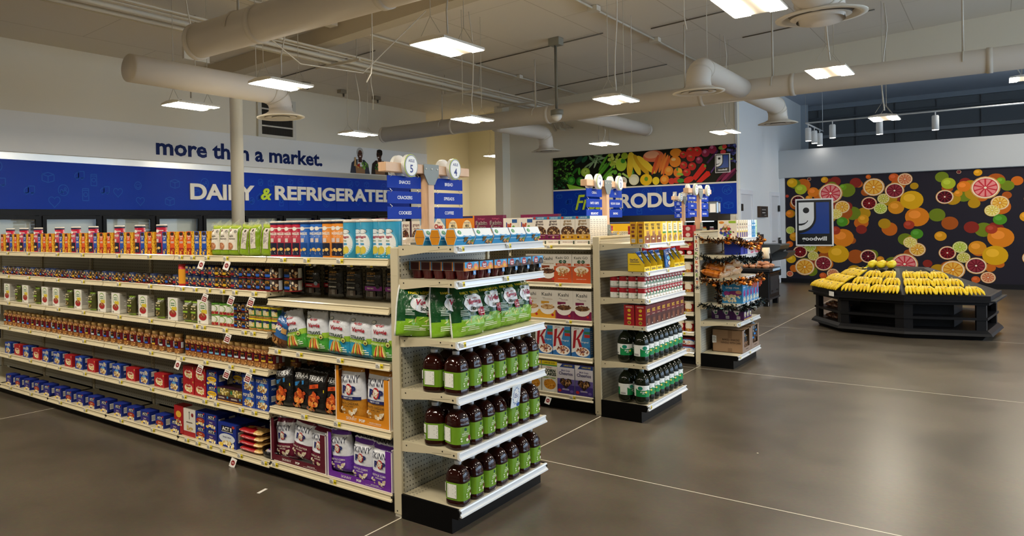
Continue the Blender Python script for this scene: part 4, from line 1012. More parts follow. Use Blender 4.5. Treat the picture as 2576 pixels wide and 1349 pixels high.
    for i, (pts) in enumerate(([(2.2, 1.9, 4.5), (2.2, 1.9, 3.0), (2.2, 1.92, 2.86), (2.17, 1.95, 2.78)], [(5.9, 4.9, 4.36), (5.9, 4.9, 3.7), (5.95, 4.9, 3.5), (6.0, 4.95, 3.3)], [(6.75, 0.6, 4.55), (6.75, .6, 4.0), (6.78, .58, 3.85)], [(7.0, 0.1, 4.55), (7.02, .1, 4.2), (7.06, .06, 4.0)], [(8.0, 1.7, 4.5), (8.0, 1.7, 3.35), (7.97, 1.72, 3.2)])):
        wire('hanging_cable', pts, .006, '#e6e0d0', 'loose white cable end hanging from the ceiling, %s of five' % ORD[i], 'cable', 'loose hanging cables')
    wire('hanging_cable', [(1.25, 2.6, 3.35), (2.3, 2.9, 3.12), (3.4, 3.0, 3.2), (4.8, 3.1, 4.2)], .006, '#ddd5c4', 'white cable sagging from the nearest duct to the beam', 'cable')
    mb = MB(); mb.box(2.9, 3.32, 5.6, 5.64, 3.72, 3.88, '#d8d0be'); o = mb.build('emergency_light'); thing(o, 'white twin-head emergency light below the beam', 'light')
    m = MB(); m.tube([(3.11, 5.62, 3.88), (3.11, 5.62, zc(5.62))], .012, '#d8d0be', 'paint'); m.build('stem', o)
    for x in (3.01, 3.21):
        m = MB(); m.lathe([(.05, 0), (.05, .03), (.035, .04)], 16, '#e6dfcf', axis=lambda v, x=x: (x + v[0], 5.6 - v[2], 3.8 + v[1])); m.build('lamp_head', o)
    # pendant detector on a rod
    x, y = 8.3, 3.0; zt = zc(y); mb = MB(); mb.box(x - .09, x + .09, y - .09, y + .09, zt - .12, zt, '#8d8a7c', 'paint', ch=.006)
    o = mb.build('pendant_detector'); thing(o, 'grey pendant detector on a long rod with a white dome, hung before the far duct', 'detector')
    m = MB(); m.tube([(x, y, zt - .12), (x, y, 3.30)], .017, '#8a8779', 'paint'); m.tube([(x - .05, y, zt - .12), (x - .045, y, 3.32)], .006, '#5b584c', 'paint'); m.build('rod', o)
    m = MB(); m.lathe([(.10, 3.22), (.10, 3.3), (.02, 3.32)], 20, '#7f7c6e', cx=x, cy=y); m.build('housing', o)
    m = MB(); m.lathe([(.02, 3.12), (.05, 3.14), (.075, 3.18), (.08, 3.22)], 20, '#e9e6dc', cx=x, cy=y); m.build('dome', o)
    # slim round column
    mb = MB(); mb.lathe([(.1, 0), (.1, 3.6), (.16, 3.6), (.16, 3.64)], 28, '#fbf4e0', 'paint', cx=4.46, cy=6.4); structure(mb.build('column'))

    # ---- linear high-bay lamps
    def make_lamp():
        o = empty('high_bay_lamp'); o['category'] = 'lamp'
        h = MB(); W = '#e4ded0'
        h.prism([(-.17, .0), (-.165, .022), (-.06, .04), (.06, .04), (.165, .022), (.17, .0), (.04, .004), (-.04, .004)], lambda t, p, q: (t, p, q), 0, .62, W, 'paint')
        h.box(.14, .48, -.045, .045, .04, .06, W); h.build('housing', o)
        for s in (-1, 1):
            d = MB(); ya, yb = (.06, .162) if s > 0 else (-.162, -.06)
            d.faces([(.012, ya, -.004), (.608, ya, -.004), (.608, yb, -.004), (.012, yb, -.004)], [(0, 3, 2, 1)], '#ffffff', 'lamp'); d.build('diffuser', o)
        for x in (.06, .56):
            c = MB(); c.tube([(x, -.09, .06), (x, 0, .2), (x, .09, .06)], .003, '#c9c1ae', 'paint', n=5, caps=False); c.tube([(x, 0, .2), (x, 0, 1.52)], .004, '#c9c1ae', 'paint', n=5); c.build('chain', o)
        c = MB(); c.tube([(.31, 0, .11), (.33, .02, .3), (.42, .05, .55), (.36, 0, .9), (.25, -.05, 1.2), (.22, -.02, 1.52)], .008, '#d9d2c2', 'paint', n=6); c.build('power_cable', o)
        return o
    lamp = make_lamp()
    L = [(1.897, 1.272, 'hanging twin-strip lamp nearest the camera, high over the second aisle'), (2.002, 3.356, 'hanging twin-strip lamp over the branch duct elbow'), (5.751, 5.475, 'hanging twin-strip lamp in front of the back wall banner'),
         (5.737, 3.368, 'hanging twin-strip lamp in front of the long duct near its capped end'), (5.63, 1.309, 'hanging twin-strip lamp in front of the long duct beside the pendant detector'), (10.472, 3.396, 'hanging twin-strip lamp before the banana part of the fruit mural'),
         (10.334, 1.285, 'hanging twin-strip lamp above the emblem on the fruit mural'), (5.613, -.849, 'hanging twin-strip lamp beside the big corner diffuser'), (2.374, -.85, 'hanging twin-strip lamp cut by the top edge of the view'), (2.125, 5.03, 'hanging twin-strip lamp cut by the banner side edge of the view'),
         (10.45, -.85, 'hanging twin-strip lamp past the side edge, behind the corner diffuser')]
    for i in range(5): L.append((-1.9, 5.4 - 2.07 * i, 'hanging twin-strip lamp in the row outside the view, number %s' % ORD[i]))
    for i, (x, y) in enumerate(((2.1, -2.9), (5.7, -2.9), (10.4, -2.9), (2.1, -5.2), (5.7, -5.2), (-5.6, 3.3), (-5.6, -.8))): L.append((x, y, 'hanging twin-strip lamp behind the camera, number %s' % ORD[i]))
    def hang(o, h):
        for c in o.children:
            if c.name.startswith(('chain', 'power')): c.scale.z = h / 1.52
    for x, y, t in L:
        hang(put(lamp, x, y - .165, 2.95, 0, t, 'high bay lamps'), (.32 if 'banana' in t else 1.0 if 'back wall banner' in t else zc(y - .165) - 2.955))
    hang(put(lamp, 13.6, 7.3, 3.22, 0, 'hanging twin-strip lamp half hidden in the alcove past the pier', 'high bay lamps'), 1.02)
    for i in range(2): hang(put(lamp, 14.8, -2.6 - 2.4 * i, 3.9, 0, 'added twin-strip fill lamp over the far zone before the citrus mural, %s of two' % ORD[i], 'high bay lamps'), .515)  # added lamps at the view's edge that brighten the far zone's door wall
    # ---- track lights in the far zone
    def rail(pts, label):
        m = MB(); m.tube(pts, .016, '#cfd0cf', 'paint', n=6); o = m.build('track_rail'); thing(o, label, 'track')
        for p in (pts[0], pts[-1]):
            k = MB(); k.tube([p, (p[0], p[1], 4.42)], .005, '#cfd0cf', 'paint', n=5); k.build('suspension_wire', o)
    rail([(15.0, .68, 3.456), (17.0, .68, 3.456)], 'white track rail pointing toward the far grey wall')
    rail([(15.0, .68, 3.456), (15.0, -4.0, 3.456)], 'white track rail running along above the citrus mural')
    sp = empty('spot_lamp'); sp['category'] = 'lamp'
    m = MB(); m.lathe([(.05, -.27), (.055, -.27), (.055, -.02), (.045, 0)], 18, '#dcdcd8', 'paint', cap=False); m.lathe([(.001, -.0), (.045, 0)], 18, '#dcdcd8', 'paint', cap=False); m.build('barrel', sp)
    m = MB(); m.faces([(.05 * math.cos(t), .05 * math.sin(t), -.276) for t in [2 * PI * i / 16 for i in range(16)]], [tuple(range(15, -1, -1))], '#fff', 'lamp_spot'); m.build('lens', sp)
    m = MB(); m.tube([(0, 0, 0), (0, 0, .07)], .01, '#dcdcd8', 'paint', n=6); m.build('bracket', sp)
    for i, (x, y, t) in enumerate(((15.25, .68, 'first from the rail corner on the rail toward the grey wall'), (15.95, .68, 'second from the rail corner on the rail toward the grey wall'), (16.6, .68, 'third from the rail corner on the rail toward the grey wall'), (15.0, .22, 'nearest the rail corner on the rail above the mural'), (15.0, -.55, 'second from the corner on the rail above the mural'), (15.0, -1.4, 'third from the corner on the rail above the mural'))):
        put(sp, x, y, 3.38, 0, 'white spot lamp, ' + t, 'spot lamps')
_services()
# ================================================================ SHELVING
GX = 2.5395                     # spacing of the gondola runs
BEIGE = '#cbc1a4'
RAILC = '#efe9d6'
def unit(name, label, loc, rz, Wd, levels, dep, posts=(True, True), ztop=1.372, tags=None, front_color=BEIGE, base_z=None, group=None, bracket_l=True, bracket_r=True, backing=True, kick_side=True):
    """one shelving bay in its own frame: width along x, front lip at y = 0, back panel at y = dep"""
    base_z = levels[-1]
    root = empty(name, loc, rz); thing(root, label, 'shelving', group)
    def upright(x0):
        m = MB(); m.box(x0, x0 + .028, dep, dep + .05, .012, ztop, BEIGE, 'paint', ch=.003)
        for i in range(int((ztop - .14) / .0254)):
            z = .13 + i * .0254; m.faces([(x0 + .017, dep - .0004, z), (x0 + .022, dep - .0004, z), (x0 + .022, dep - .0004, z + .016), (x0 + .017, dep - .0004, z + .016)], [(0, 1, 2, 3)], '#1a1914', 'paint')
        m.box(x0 + .002, x0 + .026, dep + .006, dep + .044, 0, .014, '#b9b4a4', 'paint')
        m.faces([(x0 - .0005, dep + .03 + .004 * math.cos(t), .03 + .004 * math.sin(t)) for t in [-2 * PI * i / 10 for i in range(10)]], [tuple(range(10))], '#1a1914', 'paint')
        m.box(x0 - .0006, x0, dep + .006, dep + .044, 1.23, 1.233, '#c9bf9f', 'paint')
        m.build('upright', root)
    if posts[0]: upright(0)
    if posts[1]: upright(Wd - .028)
    if backing:
        m = MB(); m.box(.028, Wd - .028, dep + .012, dep + .03, .1, ztop - .002, BEIGE, 'pegboard'); m.box(.02, Wd - .02, dep + .004, dep + .04, ztop - .012, ztop + .003, BEIGE, 'paint'); m.build('back_panel', root)
    # black kick base with covers
    b = MB(); K = '#050506'
    b.box(.012, Wd - .012, .045, dep + .01, 0, base_z - .012, K, 'black'); b.box(.03, Wd - .03, .052, dep, -0.0, .03, K, 'black')
    if kick_side:
        for xa, xb in ((-.004, .012), (Wd - .012, Wd + .004)): b.prism([(.01, base_z - .045), (0.0, base_z - .012), (.012, base_z + .003), (dep, base_z + .003), (dep, 0), (.045, 0), (.045, base_z - .045)], lambda t, p, q: (t, p, q), xa, xb, K, 'black')
    b.build('kick_base', root)
    prof = [(.014, .002), (.002, .003), (-.001, -.003), (.004, -.007), (.001, -.024), (-.006, -.028), (-.007, -.035), (.0, -.036), (.014, -.03)]
    for i, z in enumerate(levels):
        last = i == len(levels) - 1
        s = MB(); s.box(.008, Wd - .008, .012, dep, z - .028, z, BEIGE, 'paint')
        for k in range(int(Wd / .0254) - 2):
            for r in range(2):
                x = .03 + k * .0254; y = dep - .03 - .025 * r; s.faces([(x, y, z + .0004), (x + .006, y, z + .0004), (x + .006, y + .006, z + .0004), (x, y + .006, z + .0004)], [(0, 1, 2, 3)], '#2b2921', 'paint')
        sh = s.build('base_shelf' if last else 'shelf', root)
        r = MB(); r.prism(prof, lambda t, p, q, z=z: (t, p, z + q), .004, Wd - .004, front_color, 'rail'); r.build('price_rail', sh)
        if not last:
            for side, on in ((0, bracket_l), (1, bracket_r)):
                if not on: continue
                x = .006 if side == 0 else Wd - .009
                m = MB(); m.prism([(.012, z + .001), (dep, z + .001), (dep, z - .052), (dep - .03, z - .05), (dep * .5, z - .032), (.01, z - .03)], lambda t, p, q: (t, p, q), x, x + .003, BEIGE, 'paint')
                sx = x - .0006 if side == 0 else x + .0036
                for yy, zz, rr in ((.035, -.016, .005), (.1, -.008, .004), (dep - .03, -.018, .004)):
                    m.faces([(sx, yy + rr * math.cos(t), z + zz + rr * math.sin(t)) for t in [-2 * PI * k / 8 * (1 if side == 0 else -1) for k in range(8)]], [tuple(range(8))], '#1c1b16', 'paint')
                m.faces([(sx, .05, z - .012), (sx, .16, z - .025), (sx, .16, z - .0262), (sx, .05, z - .0132)], [(0, 1, 2, 3)], '#8b846d', 'paint')
                m.build('bracket', sh)
        for x in (tags[i] if tags else ()):
            t = MB(); f = lambda u, v, o, x=x, z=z: (x + u, -.0015 - o - (.033 - v) * .08, z - .0335 + v)
            t.faces([f(0, 0, .001), f(.05, 0, .001), f(.05, .03, .001), f(0, .03, .001)], [(0, 1, 2, 3)], '#ece9de', 'card'); t.faces([f(.03, 0, .0014), f(.05, 0, .0014), f(.05, .03, .0014), f(.03, .03, .0014)], [(0, 1, 2, 3)], '#ecd72a', 'card')
            paint(t, lambda u, v, o: f(u + .025, v, .0016 + o), .05, .03, [('lines', -.46, .2, .06, .85, 3, '#5d5b56'), ('t', '.99', .3, .5, .4, '#1c1b16', .34)], 'card'); t.build('price_tag', sh)
    return root
YF = -0.345
EC = [[1.382, 1.212, .921, .657, .392, .12], [1.318, 1.112, .909, .710, .425, .127], [1.293, 1.127, .893, .63, .455, .127]]
ECL = ['beige end-of-aisle shelving of the nearest run holding juice jugs and green snack bags', 'beige end-of-aisle shelving of the middle run holding soup cans and soda bottles', 'beige end-of-aisle shelving of the far run decorated with tinsel garlands']
for k in range(3):
    unit('end_shelving', ECL[k], (k * GX, YF, 0), 0, .9134, EC[k], .345, front_color='#dfe4e8', tags=[[.02, .48], [.02, .45], [.02], [], [], [.02] if k else []] if k < 2 else [[], [], [], [], [.02, .5], [.03, .42]], bracket_r=True, group='end-of-aisle shelving')  # bluish daylight on the end lips is put into the rail colour
RUN = 0.914
LV0 = [1.313, 1.062, .773, .423, .10]
LV1 = [1.313, 1.103, .86, .634, .378, .09]
T = lambda *a: list(a)
unit('shelving_bay', 'aisle shelving bay beside the nearest corner post, with hanging jerky, crisps and popcorn cartons', (0, .974, 0), -PI / 2, RUN, LV0, .42, posts=(True, False), tags=[T(.12, .31, .56), [], T(.06, .24, .55, .82), T(.27, .52), T(.02, .48)], front_color='#e0d4b2', group='bays of the snack run')
unit('shelving_bay', 'aisle shelving bay packed with nut cans, nut jars and microwave popcorn boxes', (0, 1.888, 0), -PI / 2, RUN, LV1, .42, posts=(True, False), tags=[T(.05, .18, .33, .52), T(.06, .2, .34, .48, .6, .78), T(.2, .28, .5, .68, .76), T(.05, .3, .55, .75), T(.06, .28, .4, .64, .76), T(.08, .2, .32, .45, .62, .84)], front_color='#e0d4b2', group='bays of the snack run')
for k in range(2, 6):
    unit('shelving_bay', 'aisle shelving bay of the snack run, %s bay from the corner post' % ORD[k], (0, .06 + RUN * (k + 1), 0), -PI / 2, RUN, LV1, .42, posts=(True, False), tags=[T(.2, .6)] * 6, front_color='#e0d4b2', group='bays of the snack run')
CE = [1.308, 1.008, .72, .431, .128]
for k in range(6):
    unit('shelving_bay', ['cereal shelving bay beside the middle corner post', 'cereal shelving bay second from the middle corner post'][k] if k < 2 else 'cereal shelving bay %s from the middle corner post' % ORD[k], (GX, .06 + RUN * (k + 1), 0), -PI / 2, RUN, CE, .42, posts=(True, False), tags=[T(.15, .55), T(.3, .62), T(.35, .7), T(.3), T(.3, .72)], front_color='#ddd4ba', group='bays of the cereal run')
G3 = [1.307, 1.128, .945, .741, .538, .335, .123]
for k in range(6):
    unit('shelving_bay', 'canned soup shelving bay %s from the decorated corner post' % ORD[k], (2 * GX, .06 + RUN * (k + 1), 0), -PI / 2, RUN, G3, .42, posts=(True, False), tags=[T(.3, .78)] * 7, front_color='#ddd4ba', group='bays of the soup run')
# aisle faces turned away from the camera and the run beyond
for g in range(3):
    for k in range(6):
        unit('shelving_bay', 'back face bay of the %s run, %s from its end shelving' % (('nearest', 'middle', 'far')[g], ORD[k]), (g * GX + .93, .06 + RUN * k, 0), PI / 2, RUN, [1.31, .95, .6, .12], .42, posts=(False, False), backing=False, group='away-facing bays of the %s run' % ('nearest', 'middle', 'far')[g], tags=None)
for k in range(4):
    unit('shelving_bay', 'bay of the short run behind the far run, %s from its end' % ORD[k], (3 * GX, .95 + RUN * (k + 1), 0), -PI / 2, RUN, [1.3, .95, .6, .12], .42, posts=(True, False), group='bays of the short run')

# ---------------------------------------------------------------- timber aisle signs
def aisle_sign(x, y, z0, left, right, label):
    root = empty('aisle_sign', (x, y, z0)); thing(root, label, 'sign', 'aisle signs'); H = 1.80 - z0
    m = MB(); m.box(-.028, .028, -.028, .028, .012, H - .03, '#ddd', 'wood', ch=.003); m.build('post', root)
    m = MB(); m.box(-.41, .41, -.026, .026, H - .03, H + .02, '#ddd', 'wood', ch=.003); m.build('arm', root)
    m = MB(); m.prism([(-.05, .012), (.05, .012), (.034, .085), (-.034, .085)], lambda t, p, q: (p, t, q), -.033, -.0285, '#7d8178', 'paint'); m.prism([(-.05, .012), (.05, .012), (.034, .085), (-.034, .085)], lambda t, p, q: (p, t, q), .0285, .033, '#7d8178', 'paint'); m.box(-.085, .085, -.06, .06, 0, .012, '#7d8178')
    m.lathe([(.006, 0), (.006, .004)], 10, '#d8d8d4', axis=lambda v: (v[0], -.033 - v[2], .045 + v[1])); m.build('base_bracket', root)
    for s in (-1, 1):
        m = MB(); poly = [(-.072, H + .024), (.072, H + .024), (.072, H - .03), (.03, H - .09), (-.03, H - .09), (-.072, H - .03)]
        if s > 0: poly = poly
        m.prism(poly, lambda t, p, q: (p, t, q), s * .0285, s * .033, '#7c837f', 'paint')
        for bx in (-.055, 0, .055): m.lathe([(.006, 0), (.004, .004)], 10, '#e2e2de', axis=lambda v, bx=bx: (bx + v[0], s * (.033 + v[2]), H - .002 + v[1]))
        m.build('joint_plate', root)
    for sx, (num, words_) in ((-1, left), (1, right)):
        cx = sx * .217
        for s in (-1, 1):
            m = MB(); ax = lambda v, s=s: (cx + v[0] * -s, s * (.027 + v[2]), H + .006 + v[1])
            m.lathe([(.062, 0, '#e9e9e4'), (.062, .022, '#a9c23a'), (.058, .024, '#f4f4f0')], 32, '#eee', 'card', axis=ax, smooth=False); d = m.build('aisle_disc', root)
            if s < 0:
                t = MB(); f = lambda u, v, o: (cx + u, -.0515 - o, H + .006 - .06 + v)
                ring = [('e', 0, .5, .47, .47, '#22357e'), ('e', 0, .5, .445, .445, '#f6f6f2'), ('t', 'AISLE', 0, .72, .13, '#22357e', .5, .02), ('t', num, 0, .36, .36, '#22357e', .3, .02)]
                paint(t, f, .12, .12, ring, 'card'); t.build('lettering', d)
        zt = H - .048
        for i, wd in enumerate(words_):
            z1 = zt - i * .083; z0_ = z1 - .066; xa = cx - .153; xb = cx + .153
            if sx > 0: xa, xb = cx - .148, cx + .148
            m = MB(); m.box(xa, xb, -.0045, .0, z0_, z1, '#0a36a0', 'card_matt', ch=.001); pl = m.build('name_plate', root)
            t = MB(); paint(t, lambda u, v, o: ((xa + xb) / 2 + u, -.0045 - o, z0_ + v), xb - xa, .066, [('t', wd, 0, .5, .28 if '\n' not in wd else .55, '#f6f6f4', min(.85, .1 * max(1, max(len(w) for w in wd.split('\n')))), .015)], 'card'); t.v and t.build('lettering', pl)
            h = MB()
            for hx in (xa + .03, xb - .03):
                h.tube([(hx - .004, -.003, z1 - .008), (hx + .005, -.008, z1 + .002), (hx - .003, 0, z1 + .012), (hx + .004, .004, z1 + (.026 if i else .02))], .0018, '#d8d8d2', 'chrome', n=5)
            h.build('hook', pl)
    return root
aisle_sign(.465, .135, 1.376, ('5', ('SNACKS', 'CRACKERS', 'COOKIES')), ('4', ('BREAD', 'SPREADS', 'COFFEE')), 'timber aisle sign with blue plates for aisles 5 and 4, on the nearest run')
aisle_sign(GX + .462, .135, 1.376, ('4', ('CEREAL', 'OATS / GRITS', 'BREAKFAST')), ('3', ('OIL', 'FLOUR / SUGAR', 'BAKING')), 'timber aisle sign with blue plates for aisles 4 and 3, on the middle run')
aisle_sign(2 * GX + .462, .135, 1.376, ('3', ('BOXED DINNERS', 'PASTA', 'RICE / BEANS')), ('2', ('CANNED MEAT', 'SOUP', 'SEASONING')), 'timber aisle sign with blue plates for aisles 3 and 2, on the far run')
aisle_sign(3 * GX + .47, 1.05, 1.376, ('2', ('CANNED\nTOMATOES', 'CANNED BEANS', 'CANNED\nVEGETABLES')), ('', ('', '', '')), 'smallest timber aisle sign, half hidden behind the sign for aisles 3 and 2')

# ---------------------------------------------------------------- walk-in cooler doors under the blue fascia
def coolers():
    K = '#0d0d0e'; y0 = 7.87
    root = empty('cooler_case', (4.7, y0, 0)); thing(root, 'long black walk-in cooler front with glass doors under the blue fascia', 'cooler')
    X = lambda v: v - 4.7
    m = MB(); m.box(X(-1.6), X(11.0), 0, .13, 1.72, 1.808, K, 'black'); m.box(X(-1.6), X(11.0), 0, 1.05, 0, .12, K, 'black'); m.box(X(-1.6), X(11.0), 1.0, 1.05, .12, 2.3, '#9fb4c0', 'paint'); m.box(X(-1.6), X(11.0), .14, 1.0, 2.25, 2.3, '#b9c6cc', 'paint'); m.box(X(10.95), X(11.0), 0, 1.05, 0, 2.3, K, 'black'); m.box(X(-1.6), X(-1.55), 0, 1.05, 0, 2.3, K, 'black')
    m.build('case_frame', root)
    xs = [4.911 + .958 * i for i in range(-6, 7)]
    for x in xs:
        m = MB(); m.box(X(x) - .02, X(x) + .02, .0, .14, .12, 1.72, K, 'black'); m.build('mullion', root)
        m = MB(); m.box(X(x) - .012, X(x) + .012, .15, .17, .2, 1.7, '#fff', 'case_light'); m.build('case_lamp', root)
    for i, (a, b) in enumerate(zip(xs, xs[1:])):
        a, b = X(a) + .022, X(b) - .022
        d = MB(); d.box(a, a + .06, -.02, .012, .13, 1.715, K, 'black'); d.box(b - .06, b, -.02, .012, .13, 1.715, K, 'black'); d.box(a + .06, b - .06, -.02, .012, .13, .2, K, 'black'); d.box(a + .06, b - .06, -.02, .012, 1.665, 1.715, K, 'black'); dd = d.build('door', root)
        g = MB(); g.faces([(a + .06, -.006, .2), (b - .06, -.006, .2), (b - .06, -.006, 1.665), (a + .06, -.006, 1.665)], [(0, 1, 2, 3)], '#fff', 'glass'); g.build('glass_pane', dd)
        h = MB(); h.tube([(b - .03, -.02, .8), (b - .03, -.06, .82), (b - .03, -.06, 1.2), (b - .03, -.02, 1.22)], .012, '#2b2b2c', 'black'); h.build('handle', dd)
        for z in (.5, .95, 1.385):
            s = MB(); s.box(a - .02, b + .02, .22, .85, z - .02, z, '#8f9a9f', 'paint'); s.build('wire_shelf', root)
    # bottles and tubs on the top rack
    def drink(col, cap, H, R):
        mb = MB(); mb.lathe([(R, 0), (R, H * .6), (R * .85, H * .72), (R * .36, H * .9), (R * .36, H * .95)], 14, col, 'gloss')
        mb.lathe([(R * 1.01, H * .2), (R * 1.01, H * .55)], 14, '#eef0ec', 'gloss', cap=False)
        o = mb.build('drink_bottle'); o['category'] = 'bottle'; c = MB(); c.lathe([(R * .42, H * .93), (R * .42, H)], 12, cap, 'gloss'); c.build('cap', o); return o
    tub = canister('yogurt_tub', 'tub', .055, .1, '#eceae0', [('r', -.2, .2, .2, .8, '#3a7fb8')], lid='#e9d84a', rims=False)
    kinds = {'blue': drink('#2f86c8', '#e6dc9a', .21, .034), 'red': drink('#c9d2cf', '#c21f3a', .24, .034), 'green': drink('#4f9a5a', '#3f9a4a', .2, .036), 'teal': drink('#2a6a7c', '#d8d23a', .22, .036), 'clear': drink('#d9e4e6', '#f0f0ee', .23, .033), 'pink': drink('#c2627a', '#d8d8d8', .23, .033)}
    plan = {0: 'teal', 1: 'teal', 2: 'clear', 3: 'pink', 4: 'blue', 5: 'teal', 6: 'blue', 7: 'red', 8: 'green', 9: 'green', 10: 'red', 11: 'clear'}
    for i, (a, b) in enumerate(zip(xs, xs[1:])):
        k = plan[i]; n = 7
        for j in range(n):
            put(kinds[k], a + .12 + (b - a - .24) * j / (n - 1), y0 + .3, 1.385, 0, '%s bottle %s in the row behind cooler door %s from the blue board end' % (k + '-toned', ORD[j], ORD[11 - i]), 'bottles behind the cooler doors')
    for j in range(3): put(tub, 4.2 + .13 * j, y0 + .26, 1.486, 0, 'white tub with yellow lid stacked behind a cooler door, %s of three' % ORD[j], 'tubs behind the cooler doors')
    for j in range(3): put(tub, 4.2 + .13 * j, y0 + .26, 1.385, 0, 'white tub with yellow lid in the lower stack behind a cooler door, %s of three' % ORD[j], 'tubs behind the cooler doors')
coolers()

def produce_case():
    K = '#0d0d0e'; root = empty('produce_case', (12.6, 3.5, 0)); thing(root, 'long black open produce case under the fresh produce board', 'display case')
    y0, y1 = -1.85, 1.8
    m = MB(); m.prism([(-.45, 0), (.45, 0), (.45, 1.6), (-.38, 1.6), (-.42, 1.47), (.3, 1.45), (.3, .9), (-.45, .55)], lambda t, p, q: (p, t, q), y0, y1, K, 'black'); m.build('case_body', root)
    for z, x in ((1.2, -.15), (.95, -.25), (.75, -.35)):
        s = MB(); s.box(x, .3, y0 + .02, y1 - .02, z - .025, z, '#1d1d1f', 'black'); sh = s.build('case_shelf', root)
        r = MB(); r.box(x - .012, x, y0 + .02, y1 - .02, z - .04, z + .0, '#d9d9d6', 'rail'); r.build('price_rail', sh)
        t = MB()
        for k in range(20): y = y0 + .1 + k * .18; t.box(x - .014, x - .012, y, y + .07, z - .036, z - .004, ('#f0efe8', '#b8303a')[k % 3 == 0], 'card')
        t.build('price_tickets', sh)
    l = MB(); l.box(-.36, -.3, y0 + .1, y1 - .1, 1.452, 1.462, '#fff', 'case_light'); l.build('case_lamp', root)
    def jar(col, cap, nm):
        mb = MB(); mb.lathe([(.04, 0), (.042, .01), (.042, .12), (.03, .14)], 14, col, 'gloss'); mb.lathe([(.0425, .03), (.0425, .09)], 14, '#e6e2d6', 'card', cap=False); o = mb.build(nm); o['category'] = 'jar'; c = MB(); c.lathe([(.034, .138), (.034, .155)], 12, cap, 'gloss'); c.build('lid', o); return o
    a = jar('#5a1f26', '#e9e7df', 'dressing_jar'); b = jar('#caa23a', '#c23a2a', 'dressing_jar'); c = jar('#3f5a2a', '#e6e4da', 'dressing_jar')
    cnt = {}
    for i in range(26):
        nm = ('dark red', 'mustard yellow', 'purple red', 'green')[i % 4]; j = cnt.get(nm, 0); cnt[nm] = j + 1
        put((a, b, a if i % 4 == 0 else a, c)[i % 4], 12.52, 1.85 + i * .13, 1.2, 0, '%s jar in the black produce case, %s of its colour from the wall corner' % (nm, ORD[j]), 'jars in the produce case')
    m = MB(); m.box(-.1, .1, -.09, .09, 0, .24, '#8e959b', 'tin', ch=.02); o = m.build('bag_dispenser', loc=(12.45, 1.78, 1.6)); thing(o, 'grey metal dispenser with a white ticket on top of the produce case end', 'dispenser')
    m = MB(); m.box(-.05, .05, -.095, -.091, .04, .2, '#eceae4', 'card'); m.box(-.102, -.101, -.05, .05, .03, .19, '#eceae4', 'card'); m.build('ticket', o)
produce_case()
# ================================================================ PRODUCTS
QX = -PI / 2
def face(proto, y, z, label, group, D, x0=0.0, inset=.03, tilt=0.0, roll=0.0):
    return put(proto, x0 + inset + D / 2, y, z, QX, label, group, tilt, roll)
def cap_(proto, x, z, label, group, D, k=0, inset=.012, tilt=0.0, roll=0.0):
    return put(proto, k * GX + x, YF + inset + D / 2, z, 0, label, group, tilt, roll)
BOWL = ['#a97a45', '#8a5a2c', '#c59a62', '#6e4522']
# ---------------------------------------------------------------- nearest end shelving
def fruit_cups():
    W, D, H = .163, .074, .082; mb = MB()
    hx = [(-D * .5, H * .5), (-D * .27, 0), (D * .27, 0), (D * .5, H * .5), (D * .27, H), (-D * .27, H)]
    mb.prism(hx, lambda t, p, q: (t, p, q), -W / 2, W / 2, '#2b9ad6', 'card'); mb2 = MB()
    n = len(hx)
    # sleeve as an open tube with thickness: outer skin already made, white inner mouth at each end
    for s in (-1, 1):
        x = s * (W / 2 + .0004); pts = [(x, p * .93, H / 2 + (q - H / 2) * .93) for p, q in hx]
        mb.faces(pts if s > 0 else pts[::-1], [tuple(range(n))], '#efeae2', 'card')
    f = lambda u, v, o: (u, -D * .27 - (D * .23) * (1 - abs(v / H - .5) * 2) - o, v)
    art = [('r', -.5, .62, .5, 1, '#eff4f6'), ('e', -.3, .64, .2, .1, '#eff4f6'), ('e', .08, .66, .22, .1, '#eff4f6'), ('e', .38, .62, .14, .09, '#eff4f6'), ('r', -.5, .3, .5, .36, '#a9d8ee'), ('e', -.3, .78, .1, .12, '#1f9a58'), ('t', 'fresh\nday', -.3, .78, .14, '#fff', .12, 0), ('t', 'mandarin oranges', .1, .5, .07, '#f2f6f8', .5, .01),
           ('p', [(-.12, .5), (.1, .5), (.06, .25), (-.02, .18), (-.08, .25)], '#7a5a2a'), ('pile', .3, .16, .16, .1, ['#e08a2a', '#f0a94a', '#8a4f20', '#d9c08a'], 16, .05), ('p', [(.28, .18), (.42, .4), (.45, .2)], '#6fa53a')]
    paint(mb, f, W, H, [a for a in art], 'card', dense=True)
    o = mb.build('fruit_cup_pack'); o['category'] = 'pack'
    for s in (-1, 1):
        for h in (0, 1):
            c = MB(); c.lathe([(.03, 0), (.029, .004), (.02, .036)], 16, '#d98a1c', 'gloss', axis=lambda v, s=s, h=h: (s * (W / 2 - .036) + v[0], v[1], H / 2 + (v[2] - .0) * (1 if h else -1) * 1.05)); c.build('fruit_cup', o)
            e = MB(); sgn = 1 if h else -1; e.prism([(-.029, .001), (.029, .001), (.018, .036), (-.018, .036)], lambda t, p, q: (t, p, H / 2 + sgn * q), s * (W / 2 + .0006), s * (W / 2 + .004), '#c9831f', 'gloss'); e.build('fruit_cup_end', o)
    return o
p = fruit_cups()
for i, x in enumerate((.115, .29, .47, .645, .82)):
    cap_(p, x, 1.382, 'blue sleeve of orange fruit cups, %s from the post in the top shelf front row' % ORD[i], 'fruit cup packs', .074)
for j in (1, 2):
    cap_(p, .115 - .004 * j, 1.382, 'blue sleeve of orange fruit cups, %s row back behind the front sleeve by the post' % ORD[j], 'fruit cup packs', .074, inset=.012 + .088 * j)

